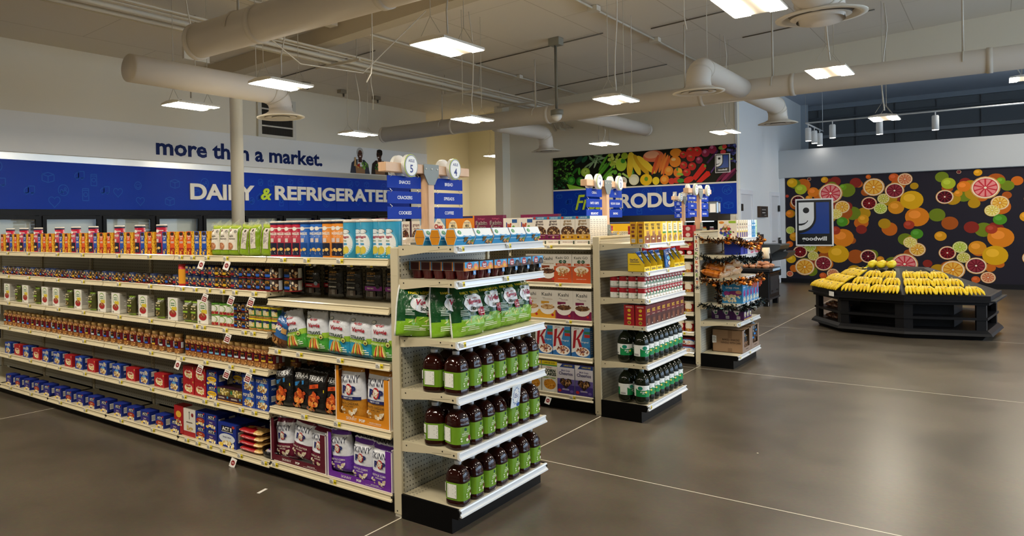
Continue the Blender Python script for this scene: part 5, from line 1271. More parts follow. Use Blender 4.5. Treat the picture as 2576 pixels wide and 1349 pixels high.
def cup_pack(name, cupc, art, tag):
    W, D, H = .128, .066, .088; mb = MB()
    mb.box(-W / 2, W / 2, -D / 2, D / 2, H * .5, H, {'*': '#6a4a3a', 'f': '#3aa4dc', 'u': '#5a4438', 'l': '#74655a', 'r': '#74655a'}, 'card')
    paint(mb, lambda u, v, o: (u, -D / 2 - o, H * .5 + v), W, H * .5, art, 'card')
    paint(mb, lambda u, v, o: (-W / 2 - o, -u, H * .5 + v), D, H * .5, [('r', -.36, .06, .36, .9, '#3a0d12' if cupc != '#17110f' else '#1c1413'), ('r', -.5, 0, -.42, 1, '#3a8ad0'), ('r', .42, 0, .5, 1, '#e0882a')], 'card')
    o = mb.build(name); o['category'] = 'pack'
    for s in (-1, 1):
        c = MB(); c.lathe([(.022, 0), (.0235, .004), (.03, H * .46), (.032, H * .5)], 16, cupc, 'juice', sq=4, cx=s * W / 4); c.build('cup', o)
    t = MB(); t.box(.012, .036, -D / 2 - .0015, -D / 2, H * .26, H * .5, '#2f86cc', 'card'); paint(t, lambda u, v, o_: (.024 + u, -D / 2 - .0015 - o_, H * .26 + v), .024, H * .24, [('lines', -.35, .15, .35, .8, 3, '#e9f2f8')]); t.build('tab', o)
    return o
SP = lambda a, b, c: [('r', -.5, 0, .5, .35, a), ('e', -.17, .55, .2, .4, '#a81a2a'), ('p', [(-.27, .8), (-.17, 1.0), (-.07, .8)], '#a81a2a'), ('t', 'Snack\nPack', -.17, .5, .5, '#fff', .34, .03, .1), ('e', .28, .42, .18, .36, b), ('e', .28, .3, .1, .2, c), ('lines', .16, .8, .38, .9, 1, '#fff')]
red = cup_pack('gelatin_cup_pack', '#4a0a12', SP('#e2902c', '#e88a6a', '#f2c23a'), 1); choc = cup_pack('pudding_cup_pack', '#17110f', SP('#3a2a22', '#2a1c16', '#6a5040'), 1)
xs = (.16, .302, .446, .586, .722, .862)
for i, x in enumerate(xs):
    cap_(red if i < 3 else choc, x, 1.212, '%s cup pack, %s from the post in the second end shelf front row' % ('red gelatin' if i < 3 else 'dark chocolate pudding', ORD[i]), 'dessert cup packs', .066)
for j in range(1, 5):
    cap_(red, .16, 1.212, 'red gelatin cup pack in the side column by the post, %s behind the front pack' % ORD[j - 1], 'dessert cup packs', .066, inset=.012 + .066 * j)
for j in range(1, 4):
    cap_(red if j % 2 else choc, .302, 1.212, '%s cup pack in the second column, %s behind the front pack' % ('red gelatin' if j % 2 else 'dark pudding', ORD[j - 1]), 'dessert cup packs', .066, inset=.012 + .066 * j)

def straw_bag(name, seed, W=.24, H=.27, D=.12):
    art = [('t', 'FAMILY SNACK PACK', .02, .80, .05, '#e8d83a', .7, .03), ('e', .04, .6, .34, .165, '#e9edf0'), ('e', -.18, .73, .09, .04, '#dfe6e2'), ('e', -.18, .73, .075, .03, '#2a5a44'), ('t', 'garden', .06, .69, .035, '#a11a3a', .26, .01), ('t', 'Veggie', .04, .61, .14, '#a8173c', .66, .035, .2), ('t', 'Straws', .08, .505, .07, '#1f2e20', .42, .03, .15),
           ('e', .26, .425, .15, .085, '#9c1630'), ('t', '10g', .25, .44, .05, '#fff', .14, .02), ('lines', .18, .385, .34, .41, 1, '#fff'), ('lines', -.4, .38, -.2, .5, 4, '#cfe0d2'), ('lines', -.4, .1, .1, .2, 3, '#e6f2c8')]
    for k in range(6): art.append(('e', -.28 + .12 * k, .27 + .03 * (k % 3), .06, .008, ('#e2d98a', '#d8a85a', '#b9cf5a')[k % 3], .5 + .9 * (k % 2)))
    col = lambda u, v: '#0b4a22' if v > .33 + .05 * math.sin(u * 5 + 1) else '#7fb524'
    o = bag(name, 'bag', W, H, D, col, art, seed, seal='#0f5a2c', back='#c9d2cf', foot=.2, crease=.02, taper=.2)
    s = MB(); f = bag_surface(W, H, D, seed, .2, .02, .2)
    for sd in (-1, 1):
        pts = [f(sd * .5 * W, H * t / 10, 0) for t in range(11)]; s.tube([(q[0] + sd * .002, q[1], q[2]) for q in pts], .0045, '#e9ecea', 'film', n=6)
    s.build('edge_seam', o); return o
ba, bb = straw_bag('veggie_straw_bag', 2), straw_bag('veggie_straw_bag', 5)
spots = [(.06, .19, .10, -.5, 'standing sideways against the post, nearest the panel'), (.135, .15, .06, -.42, 'second from the post, half behind the big front bag'), (.165, .06, .02, -.3, 'leaning forward behind the big front bag'), (.235, .0, -.02, -.12, 'largest at the front, beside the price ticket'), (.455, .02, -.03, -.06, 'middle of the front row'), (.655, .025, 0, -.03, 'third along the front row'), (.83, .03, .02, .05, 'end of the front row, under the shiny torn top')]
for i, (x, dy, rl, rz, t) in enumerate(spots):
    o = put((ba, bb)[i % 2], x, YF + .09 + dy, .921, rz, 'green veggie straw bag ' + t, 'green veggie straw bags', -.13, rl)
for i in range(4):
    put((ba, bb)[i % 2], .36 + .17 * i, YF + .20, .921, .1 - .05 * i, 'green veggie straw bag in the rear row, %s from the post' % ORD[i], 'green veggie straw bags', -.06, .04 * (-1) ** i)

def juice_bottle():
    mb = MB(); c = '#240502'; R = .0535; E_ = 3.4
    prof = [(R * .86, 0), (R * .97, .005), (R, .014), (R, .026), (R * .965, .03), (R * .965, .121), (R, .124), (R * 1.0, .132), (R * .965, .136), (R * .965, .145), (R * .93, .156), (R * .85, .168), (R * .73, .18), (R * .58, .19), (R * .42, .197), (R * .3, .201)]
    mb.lathe(prof, 32, c, 'juice', sq=E_)
    for k in range(3):           # pressed grip ribs in the shoulder panel
        z = .141 + k * .007; mb.tube([(-.024 + .006 * k, -R * .985 + .002 * k, z), (0, -R * 1.005 + .003 * k, z - .003), (.024 - .006 * k, -R * .985 + .002 * k, z)], .0022, '#3a0d06', 'juice', n=6)
    mb.lathe([(.013, .199), (.016, .201), (.016, .204), (.012, .206), (.012, .212)], 16, c, 'juice')
    o = mb.build('juice_bottle'); o['category'] = 'bottle'
    k = MB(); k.lathe([(.0175, .204), (.0175, .217), (.0165, .221), (.01, .2215)], 20, '#dfe6ec', 'gloss'); k.build('cap', o)
    l = MB(); lr = R * .985; l.lathe([(lr, .031), (lr, .1205)], 40, '#6f9c26', 'gloss', sq=E_, cap=False)
    def f(u, v, o_):
        t = u / lr - PI / 2; cc, s = math.cos(t), math.sin(t); r = (lr + o_) / (abs(cc) ** E_ + abs(s) ** E_) ** (1 / E_); return (r * cc, r * s, .031 + v)
    P = 2 * PI * lr
    art = [('e', .03, .84, .022, .085, '#12463c'), ('t', '100%', .02, .7, .06, '#eef4dc', .07, .02), ('t', 'apple juice', .02, .6, .09, '#f4f8ea', .15, .03, .1), ('lines', -.04, .44, .1, .53, 2, '#e6f0cc'), ('e', .095, .34, .03, .16, '#7a1424', .2), ('e', .05, .24, .02, .09, '#f2efd6'), ('e', .125, .24, .012, .08, '#ece6c4'), ('e', -.05, .34, .014, .05, '#dfeec0'), ('e', -.045, .2, .016, .05, '#dfeec0'), ('r', -.34, .12, -.2, .92, '#eef0ea'), ('lines', -.33, .2, -.21, .88, 9, '#4a4f45'), ('bars', -.42, .06, -.37, .3), ('r', -.43, .42, -.36, .92, '#e9ece2'), ('lines', -.42, .46, -.37, .88, 7, '#8a8f85')]
    paint(l, f, P, .0895, art, 'gloss', dense=True, eps=.00012, base=.0006); l.build('label_wrap', o); o.scale.z = .94
    return o
jb = juice_bottle()
jx = (.085, .209, .333, .457, .581, .705, .829)
for s, (z, nm) in enumerate(((.657, 'upper juice'), (.392, 'middle juice'), (.12, 'bottom juice'))):
    for i, x in enumerate(jx):
        put(jb, x, YF + .064, z, .0 + (.0, -.35, .1)[s] * (i == 0), 'green-labelled juice jug, %s from the post in the front row of the %s shelf' % (ORD[i], nm), 'apple juice jugs')
    if s < 2:
        for i, x in enumerate(jx):
            put(jb, x - .01, YF + .185, z, (.25, .5)[s] if i == 0 else .05, 'green-labelled juice jug, %s from the post in the rear row of the %s shelf' % (ORD[i], nm), 'apple juice jugs')
def shelf_card():
    m = MB(); m.box(-.045, .045, -.002, 0, 0, .12, '#dfeaf2', 'card'); paint(m, lambda u, v, o: (u, -.002 - o, v), .09, .12, [('p', [(-.42 + .1 * (i % 2), .3 + .06 * i) if 0 else ((.40 if i % 2 else .32) * math.cos(2 * PI * i / 24), .52 + (.42 if i % 2 else .34) * math.sin(2 * PI * i / 24)) for i in range(24)], '#2a6ab0'), ('p', [((.36 if i % 2 else .28) * math.cos(2 * PI * i / 24), .52 + (.38 if i % 2 else .3) * math.sin(2 * PI * i / 24)) for i in range(24)], '#f2f5f6'), ('lines', -.22, .42, .22, .64, 3, '#2a4a8a'), ('e', .32, .1, .18, .09, '#2a5aa8')])
    o = m.build('shelf_card'); thing(o, 'white and blue starburst card clipped under the upper juice shelf lip', 'card'); o.location = (.53, YF - .008, .515); o.rotation_euler = (.12, 0, 0)
shelf_card()

# ---------------------------------------------------------------- middle end shelving
wt = carton('wheat_cracker_box', 'box', .124, .046, .162, '#eebd1e', [('r', -.5, 0, .5, .34, '#8a4a20'), ('p', [(-.5, .34), (.5, .34), (.5, .42), (.1, .36)], '#8a4a20'), ('t', 'WHEAT\nTHINS', -.02, .78, .3, '#3a3420', .66, .02), ('r', -.1, .36, .36, .58, '#b98a52'), ('r', -.05, .32, .3, .5, '#9a6a38'), ('r', -.1, .18, .2, .25, '#efe6cc'), ('r', -.5, 0, -.44, 1, '#f4d24a')],
            left=[('r', -.25, .3, .2, .42, '#6a2a1a'), ('r', -.3, .5, .15, .6, '#7a3420'), ('r', -.2, .68, .25, .78, '#6a2a1a'), ('r', -.36, .82, .3, .9, '#8a4a20'), ('bars', -.3, .06, .3, .22)], side='#d9a41a')
tr = carton('thin_cracker_box', 'box', .124, .046, .162, '#f2c928', [('r', .3, 0, .5, 1, '#f3ead0'), ('r', -.3, .5, .28, .92, '#f3e9c0'), ('lines', -.2, .6, .2, .86, 3, '#7a7a64'), ('r', -.3, .44, .3, .52, '#3f8a3a'), ('pile', .02, .22, .24, .16, ['#c9a06a', '#a97c46', '#8a5f30'], 20, .09)], left=[('bars', -.3, .06, .3, .22), ('r', -.3, .4, .3, .9, '#f3e9c0')], side='#e2b41e')
wx = (.07, .195, .322, .45, .578, .705, .835)
for i, x in enumerate(wx):
    cap_(wt if i < 3 else tr, x, 1.318, '%s cracker box, %s from the middle corner post on the top end shelf' % ('brown-yellow wheat' if i < 3 else 'lemon yellow thin', ORD[i]), 'cracker boxes', .046, 1)
    if i < 5: cap_(wt if i < 3 else tr, x - .01, 1.318, '%s cracker box in the rear row, %s from the middle corner post' % ('brown-yellow wheat' if i < 3 else 'lemon yellow thin', ORD[i]), 'cracker boxes', .046, 1, inset=.063)
def pouch_carton():
    W, D, H = .125, .12, .135; Yl = '#ecc91c'; m = MB(); pr = [(-D / 2, 0), (D / 2, 0), (D / 2, H), (-D * .02, H), (-D / 2, H * .42)]
    for s in (-1, 1): m.prism(pr, lambda t, p, q: (t, p, q), s * (W / 2 - .002), s * W / 2, Yl, 'card')
    m.box(-W / 2, W / 2, D / 2 - .002, D / 2, 0, H, '#5a5348', 'card'); m.box(-W / 2, W / 2, -D / 2, D / 2, 0, .002, Yl, 'card'); m.box(-W / 2, W / 2, -D / 2, -D / 2 + .002, 0, H * .26, Yl, 'card')
    paint(m, lambda u, v, o: (u, -D / 2 - o, v), W, H * .26, [('t', 'StarKist', 0, .5, .5, '#1c2a5a', .8, .02)])
    paint(m, lambda u, v, o: (-W / 2 - o, -u, v), D, H, [('p', [(.02, 1), (.08, 1), (.5, .5), (.5, .42)], '#1f3f8a'), ('t', 'StarKist', -.12, .66, .12, '#1c2a5a', .5, .02), ('lines', -.36, .5, .2, .58, 1, '#1c2a5a'), ('lines', -.4, .36, .3, .44, 2, '#6a5a1c')])
    o = m.build('pouch_carton'); o['category'] = 'carton'; return o
def tuna_pouch(col):
    return bag('tuna_pouch', 'pouch', .1, .14, .022, lambda u, v: '#14509c' if v > .4 else col, [('t', 'StarKist', 0, .8, .09, '#fff', .7, .02), ('e', 0, .55, .36, .12, '#5fb4d8'), ('e', .05, .25, .3, .12, '#e6c9a8')], 3, seal='#2a6ab8', nu=8, nv=10)
pc = pouch_carton(); tp, tp2 = tuna_pouch('#1c5fae'), tuna_pouch('#e4c21e')
for i, x in enumerate((.065, .2, .335, .47, .74, .87)):
    if i != 3: cap_(pc, x, 1.112, 'yellow slope-sided tuna carton, %s from the middle corner post on the second end shelf' % ORD[i if i < 3 else i - 1], 'yellow tuna cartons', .12, 1)
    cap_(tp if i < 4 else tp2, x, 1.116, '%s tuna pouch in the %s place from the middle corner post' % ('blue' if i < 4 else 'yellow-based', ORD[i]), 'tuna pouches', .1, 1, tilt=-.12)
cap_(tp, .605, 1.113, 'blue tuna pouch standing loose between the cartons', 'tuna pouches', .06, 1, tilt=-.1)
soup = canister('soup_can', 'can', .0328, .085, '#f0efe9', [('r', -.5, .52, .5, .93, '#9c1420'), ('t', "Campbell's", 0, .72, .26, '#f4efe6', .22, .02, .25), ('t', "Campbell's", .5, .72, .26, '#f4efe6', .22, .02, .25), ('e', 0, .5, .05, .14, '#2f6a4a'), ('r', -.12, .28, .12, .36, '#5a8a6a'), ('lines', -.09, .18, .09, .26, 1, '#444'), ('e', .12, .18, .05, .14, '#d9a24a'), ('r', -.36, .08, -.22, .46, '#dfe5e0'), ('lines', -.35, .1, -.23, .44, 5, '#777')])
for t in range(2):
    for i in range(13):
        cap_(soup, .05 + .0685 * i, .909 + .086 * t, 'red and white soup can, %s along the %s tier of the front row' % (ORD[i], ('lower', 'upper')[t]), 'soup cans on the end shelf', .066, 1)
    for j in range(1, 4):
        cap_(soup, .05, .909 + .086 * t, 'red-white soup can, %s behind the front can in the %s tier at the post end' % (ORD[j - 1], ('lower', 'upper')[t]), 'soup cans on the end shelf', .066, 1, inset=.012 + .068 * j)
rz_ = carton('cracker_carton', 'box', .108, .076, .152, '#6a1c1e', [('r', -.5, 0, .5, .5, '#4a241a'), ('t', 'RITZ', .05, .74, .16, '#e8c83a', .6, .03), ('e', .05, .74, .3, .13, '#7a1418'), ('t', 'RITZ', .05, .74, .15, '#f0cf3a', .5, .03), ('t', 'fudge covered', 0, .55, .05, '#eee0c0', .6), ('r', -.2, .1, .36, .42, '#5a2c1c'), ('r', -.12, .06, .3, .34, '#7a4428'), ('r', -.36, .1, -.2, .13, '#e9ddc8')],
             left=[('lines', -.32, .87, .32, .94, 2, '#f2d9c8'), ('e', 0, .74, .16, .08, '#d9b02c'), ('r', -.14, .48, .14, .57, '#d9b02c'), ('r', -.18, .3, .18, .4, '#e0bb3a'), ('e', 0, .14, .17, .09, '#c9a83a'), ('e', 0, .14, .12, .06, '#7a5a1c')], side='#9c1620')
for i in range(8):
    cap_(rz_, .07 + .1115 * i, .71, 'dark red cracker carton, %s from the middle corner post on the fourth end shelf' % ORD[i], 'dark red cracker cartons', .076, 1)
cap_(rz_, .07, .71, 'dark red cracker carton standing behind the front carton by the middle post', 'dark red cracker cartons', .076, 1, inset=.094)
def soda():
    R = .0525; m = MB(); c = '#10180a'
    m.lathe([(R * .62, 0), (R * .85, .006), (R, .03), (R, .055), (R * .985, .058), (R * .985, .142), (R, .145), (R * .99, .165), (R * .86, .19), (R * .6, .213), (R * .34, .228), (.0135, .236), (.0135, .248)], 28, c, 'juice')
    o = m.build('soda_bottle'); o['category'] = 'bottle'
    k = MB(); k.lathe([(.0155, .24), (.0155, .256), (.012, .258)], 18, '#bfe0ee', 'gloss'); k.build('cap', o)
    l = MB(); l.lathe([(R * 1.0, .0585), (R * 1.0, .1415)], 32, '#128a4c', 'gloss', cap=False)
    art = [('r', -.5, .68, .5, 1, '#eef3f2'), ('e', .02, .66, .09, .1, '#eef3f2'), ('e', -.2, .66, .12, .1, '#eef3f2'), ('e', .3, .67, .13, .1, '#eef3f2'), ('e', .04, .76, .05, .17, '#0f6a58'), ('e', .04, .76, .042, .14, '#16856a'), ('r', .025, .68, .055, .84, '#dff0ea'), ('t', 'ginger\nale', .1, .38, .26, '#e9f5ee', .14, .02), ('e', .03, .16, .034, .11, '#f0dc3a'), ('e', .03, .16, .02, .07, '#f8f0a0'), ('e', -.12, .42, .025, .09, '#eede4a'), ('r', -.5, .02, -.34, .98, '#e9eeec'), ('lines', -.48, .3, -.36, .95, 10, '#56605c'), ('bars', -.48, .05, -.37, .26), ('t', 'ginger\nale', -.18, .38, .26, '#e9f5ee', .14, .02), ('e', -.24, .76, .05, .17, '#16856a')]
    paint(l, cyl(R * 1.0), 2 * PI * R, .083, art, 'gloss', dense=True, eps=.00012, base=.0004)
    l.v = [(v[0], v[1], v[2] if i < 64 else v[2] + .0585) for i, v in enumerate(l.v)]
    l.build('label_wrap', o); return o
sb = soda()
for s, (z, nm) in enumerate(((.425, 'upper'), (.127, 'lower'))):
    for i in range(8):
        put(sb, GX + .075 + .112 * i, YF + .068, z, (.1, .75)[(i == 0) * (1 - s)] * (1 if s == 0 else .5), 'ginger ale bottle, %s from the middle post in the front row, %s soda shelf' % (ORD[i], nm), 'ginger ale bottles')
    for i in range(4):
        put(sb, GX + .07 + .112 * i, YF + .185, z, (.2, 1.1)[s] if i == 0 else .1, 'ginger ale bottle in the rear row of the %s soda shelf, %s from the post' % (nm, ORD[i]), 'ginger ale bottles')
# ---------------------------------------------------------------- snack run, top shelf
Z0 = 1.313
def corn_box(c, nm): return carton('caramel_corn_box', 'box', .082, .06, .158, '#e9b42a', [('pile', .25, .5, .25, .5, ['#c9821c', '#f2c84a', '#8a5210', '#5a3410'], 34, .07), ('r', -.5, 0, .1, 1, c), ('e', -.2, .9, .24, .08, '#3a2210'), ('t', 'Cracker\nJack', -.19, .74, .2, '#f4efe2', .5, .02, .1), ('r', -.4, .5, .02, .58, '#efe6d2'), ('t', 'ORIGINAL', -.19, .54, .05, '#a01a1a', .36), ('r', -.5, 0, .1, .3, '#a3201a' if nm == 'red' else '#1f3f8a'), ('pile', -.2, .14, .2, .1, ['#d99a2c', '#f0c24a'], 10, .06)],
      right=[('pile', 0, .5, .46, .48, ['#c9821c', '#f2c84a', '#8a5210', '#5a3410'], 50, .06)], side='#e9b42a')
b1, b2 = corn_box('#e0581c', 'red'), corn_box('#1f4fae', 'blue')
for i, y in enumerate((1.83, 1.745, 1.66, 1.583)):
    face(b1 if i < 2 else b2, y, Z0, 'yellow caramel corn box with %s panel, %s of the two beside the rice cake bags' % ('orange' if i < 2 else 'blue', ORD[1 - i % 2]), 'caramel corn boxes', .06)
def rice_bag(front, seed):
    a = [('r', -.42, .2, .42, .9, '#e9e2d2'), ('e', -.2, .84, .1, .04, '#6a3a2a'), ('t', 'apple\ncinnamon', -.05, .62, .16, '#4a4238', .7, .01), ('lines', -.36, .48, .3, .54, 2, '#8a8272'), ('e', -.1, .32, .28, .12, '#b3704a'), ('pile', -.1, .32, .26, .1, ['#c98a5f', '#9a5636', '#d9a27a'], 20, .06), ('e', .3, .82, .1, .045, '#d8d4c6'), ('e', .3, .82, .085, .038, '#7d7a70')] if front else [('r', -.1, .25, .3, .9, '#ddd4c8'), ('e', .12, .83, .08, .04, '#4a4238'), ('lines', -.06, .4, .26, .76, 10, '#6a645c'), ('r', -.36, .1, -.26, .92, '#cfb9a2'), ('pile', -.31, .5, .05, .4, ['#a97c5a', '#8a5c3c', '#dcc3a6'], 30, .03)]
    return bag('rice_cake_bag', 'bag', .105 if front else .112, .19, .075, lambda u, v: '#86a81e' if v < .93 else '#b9cc4a', a, seed, seal='#c5d86a', nu=12, nv=16, foot=.05)
def puff(o, seed):
    m = MB(); rg = random.Random(seed)
    for k in range(5):
        x = -.04 + .02 * k; m.faces([(x - .014, rg.uniform(-.02, .0), .19), (x + .014, rg.uniform(-.01, .02), .185), (x + .018 + rg.uniform(-.01, .01), rg.uniform(-.02, .02), .205 + rg.uniform(0, .03)), (x - .012, rg.uniform(-.02, .02), .2 + rg.uniform(0, .02))], [(0, 1, 2, 3)], '#dfe6c8', 'clear')
    m.build('clear_twist', o)
r1, r2 = rice_bag(True, 3), rice_bag(False, 4); puff(r1, 1); puff(r2, 2)
for i, y in enumerate((1.5, 1.415, 1.333)): face(r1, y, Z0, 'green rice cake bag showing its cream label front, %s of three toward the crisp canisters' % ORD[i], 'rice cake bags', .09, roll=.03 * (i - 1))
for i, (y, t) in enumerate(((1.235, .12), (1.135, -.06), (1.03, .05))): face(r2, y, Z0, 'green rice cake bag turned to its nutrition side, %s of three toward the crisp canisters' % ORD[i], 'rice cake bags', .09, roll=t)
def crisp(base, band, low, name):
    art = []
    for d in (0, .5):
        art += [('r', -.13 + d if d == 0 else .37, .05, .13 + d if d == 0 else .5, .4, low), ('r', -.2 + d if d == 0 else .3, .8, .2 if d == 0 else .5, .83, '#ece8e0')]
        if d == 0: art += [('t', 'PRINGLES', 0, .66, .075, '#f4f0e6', .26, .04), ('e', 0, .8, .07, .055, '#f1ede4'), ('lines', -.08, .56, .08, .6, 1, '#f4f0e6'), ('r', -.05, .42, .05, .53, '#d9c9c4'), ('e', -.06, .2, .05, .04, '#e3b25a'), ('e', .05, .22, .05, .045, '#edc46e'), ('lines', -.09, .08, .09, .14, 2, '#e9e4da')]
    return canister('crisp_canister', 'canister', .0375, .205, base, art + [('r', -.5, .93, .5, .975, band)], lid='#ece2d4', rims=False)
cr = crisp('#b01c38', '#1c2a4a', '#1a2038', 'red'); cb = crisp('#1c5fb4', '#12305a', '#154a94', 'blue'); co = crisp('#d9862a', '#1c2036', '#1c2036', 'orange')
for i, y in enumerate((.953, .892, .832, .766)): face(cr, y, Z0, 'red crisp canister, %s of four counted from the rice cake bags' % ORD[i], 'crisp canisters', .075)
for i, y in enumerate((.702, .645, .588)): face(cb, y, Z0, 'blue crisp canister, %s of three between the red and the orange ones' % ORD[i], 'crisp canisters', .075, inset=.03 + .02 * (i % 2))
for i, y in enumerate((.528, .482, .43)): face(co, y, Z0, 'orange crisp canister, %s of three between the blue ones and the veggie chip tins' % ORD[i], 'crisp canisters', .075, inset=.03 + .02 * (i % 2))
for i in range(9): face((cr, cb, co)[i % 3 if i else 0], .94 - .085 * i, Z0, '%s crisp canister in the rear row, top snack shelf, %s from the rice cakes' % (('red', 'blue', 'orange')[i % 3 if i else 0], ORD[i]), 'rear crisp canisters', .075, inset=.135)
def veggie_tin():
    art = [('e', -.02, .4, .18, .3, '#eef2f2'), ('e', .015, .4, .16, .31, '#5fb4d8'), ('e', -.02, .4, .16, .29, '#eef2f2'), ('e', -.02, .72, .1, .065, '#2a3a44'), ('e', -.02, .72, .09, .055, '#e9eeee'), ('lines', -.07, .69, .03, .75, 2, '#666'), ('t', 'Veggie', -.03, .57, .085, '#a8173c', .24, .02, .2), ('t', 'chips', -.04, .47, .06, '#3a7a3a', .14, .01), ('r', -.08, .36, .02, .41, '#4a9ac8'), ('e', -.07, .2, .06, .1, '#b9b84a'), ('e', .0, .23, .06, .1, '#d8c44a'), ('r', .27, .35, .4, .95, '#e6e9e6'), ('lines', .28, .38, .39, .92, 12, '#5a6062'), ('lines', -.1, .04, .05, .08, 1, '#e9f2f4')]
    return canister('veggie_chip_tin', 'canister', .043, .2, '#2f8fb4', art, lid='#e6ddd0', rims=False)
vt = veggie_tin()
for i, y in enumerate((.368, .31, .248, .19, .125, .075)): face(vt, y, Z0, 'blue veggie chip canister, %s of six counted toward the corner post' % ORD[i], 'veggie chip canisters', .086, inset=.028 + (.03 if i in (1, 3) else 0))
m = MB(); m.box(-.14, .14, -.06, .06, 0, .05, '#b01c22', 'gloss', ch=.012); m.box(-.13, .13, -.05, .05, .05, .062, '#d8b9b0', 'clear'); o = m.build('lidded_tray', loc=(.27, 1.75, Z0), rz=QX); thing(o, 'red lidded tray lying behind the caramel corn boxes', 'tray')
m = MB()
# ---------------------------------------------------------------- jerky on pegs
def jerky(strip, tint):
    a = [('t', 'cravn', -.06, .86, .075, '#b98a44', .62, .01), ('lines', -.26, .75, .14, .8, 1, '#8a6a3a'), ('t', 'BEEF JERKY', -.05, .62, .06, '#a9844a', .6, .01), ('lines', -.36, .5, .2, .54, 1, '#9a9a94')]
    if strip: a += [('r', -.5, .3, .5, .44, strip), ('t', 'ORIGINAL' if strip == '#8a1420' else 'TERIYAKI', -.1, .37, .05, '#e6dcd4', .5)]
    else: a += [('t', 'PEPPERED', -.05, .36, .05, '#d8d8d2', .5)]
    a += [('r', -.28, .1, .22, .27, '#3a2a22'), ('r', -.1, .1, .08, .27, '#6e6a66'), ('e', .34, .44, .1, .07, '#7f93a8' if strip == '#8a1420' else '#2a2a2c')]
    o = bag('jerky_pouch', 'pouch', .128, .168, .03, lambda u, v: '#0e0d0e' if v > .3 or not strip else strip if v > .28 else '#141012', a, 2 if strip else 6, seal='#0b0b0c', nu=10, nv=14, foot=.05)
    t = MB(); t.tube([(0, -.02, .168), (0, .06, .175), (0, .2, .178)], .0025, '#b9b9b4', 'chrome', n=6); t.build('peg_hook', o)
    g = MB(); g.box(-.022, .022, -.036, -.0345, .18, .21, '#e9e6da', 'card'); g.box(.004, .022, -.0365, -.036, .18, .21, '#e8d42c', 'card'); paint(g, lambda u, v, o_: (u, -.0367 - o_, .18 + v), .044, .03, [('lines', -.45, .2, .05, .85, 3, '#77756e'), ('t', '4.99', .28, .5, .4, '#1a1a16', .34)]); g.build('price_ticket', o)
    return o
jr, jk, jp = jerky('#8a1420', 0), jerky(None, 0), jerky('#7a1f8a', 0)
for i, (y, pr, t) in enumerate(((.935, jr, 'red-striped jerky pouch hanging farthest from the corner post'), (.80, jr, 'red-striped jerky pouch hanging second from the far end'), (.70, jr, 'red-striped jerky pouch tucked behind its neighbour in the hanging row'), (.615, jk, 'plain black jerky pouch hanging in the middle of the row'), (.475, jk, 'black peppered jerky pouch hanging beside the purple-striped ones'), (.33, jp, 'purple-striped jerky pouch hanging in full view'), (.185, jp, 'purple-striped jerky pouch hanging next to the corner post'))):
    face(pr, y, 1.075, t, 'hanging jerky pouches', .03, inset=.2 if i != 2 else .26)
# ---------------------------------------------------------------- veggie straws with avocado oil, mix bag
def avo(blue, seed):
    art = [('e', -.32, .9, .1, .045, '#2a4a3a'), ('e', -.32, .9, .085, .036, '#eef0ea'), ('t', 'garden', -.05, .83, .09, '#a3182c', .6, .03, .2), ('t', 'Veggie', 0, .67, .14, '#a3182c', .74, .03, .2), ('t', 'STRAWS', -.02, .5, .085, '#1f3a22', .6, .03, .1), ('t', 'AVOCADO OIL', -.12, .395, .05, '#e9f0d0', .56, .01, 0, -.03), ('e', .3, .4, .09, .07, '#2a4a1c'), ('e', .3, .4, .075, .058, '#cfd878'), ('e', .3, .385, .035, .026, '#6a3a1c')]
    for k in range(9): art.append(('e', -.2 + .05 * k, .2 + .02 * (k % 3), .035, .15, ('#d9b83a', '#b8342a', '#e3d17a', '#7aa53a', '#c9582a')[k % 5], -.35 + .09 * k))
    art += [('lines', .2, .1, .42, .24, 3, '#e9f2e0'), ('lines', -.46, .06, -.26, .12, 2, '#e9f2e0')]
    lo = '#2f9ac4' if blue else '#4aa23a'
    return bag('avocado_straw_bag', 'bag', .172, .222, .07, lambda u, v: '#dfe4ec' if v > .46 + .06 * u else ('#9cc43a' if v > .36 + .05 * u else lo), art, seed, seal='#d8dde4', foot=.12)
ag, ab = avo(False, 1), avo(True, 7)
for i, (y, pr, rl) in enumerate(((.785, ag, -.22), (.622, ag, -.05), (.462, ab, .03), (.305, ab, .03), (.15, ag, -.02))):
    face(pr, y, .775, '%s veggie straw bag with white top, %s of five counted toward the corner post' % (('green-based', 'blue-based')[pr is ab], ORD[i]), 'white-topped veggie straw bags', .07, roll=rl, inset=.04)
for i in range(4): face(ag if i % 2 else ab, .70 - .15 * i, .775, 'white-topped veggie straw bag in the rear row, %s counted toward the corner post' % ORD[i], 'white-topped veggie straw bags', .07, inset=.16)
m = MB(); m.box(-.44, .44, 0, .003, 0, .028, '#1a1c1e', 'clear'); o = m.build('shelf_fence', loc=(.012, .5, .775), rz=QX); thing(o, 'low dark clear fence along the front of the veggie straw shelf', 'fence')
mx = bag('snack_mix_bag', 'bag', .15, .2, .08, lambda u, v: '#2a5f9c' if v > .3 else '#6a4428', [('t', 'MIX', -.05, .6, .14, '#f2efe6', .6, .05, .1), ('t', 'Chex', -.08, .72, .09, '#b3202a', .4, .03), ('r', .1, .5, .36, .66, '#c99a5a'), ('pile', 0, .16, .4, .13, ['#a8743a', '#7a4a22', '#c99a5a'], 24, .08)], 9, seal='#2a5f9c')
face(mx, .93, .775, 'blue snack mix bag slumped at the far end of the veggie straw shelf', None, .08, roll=.3)
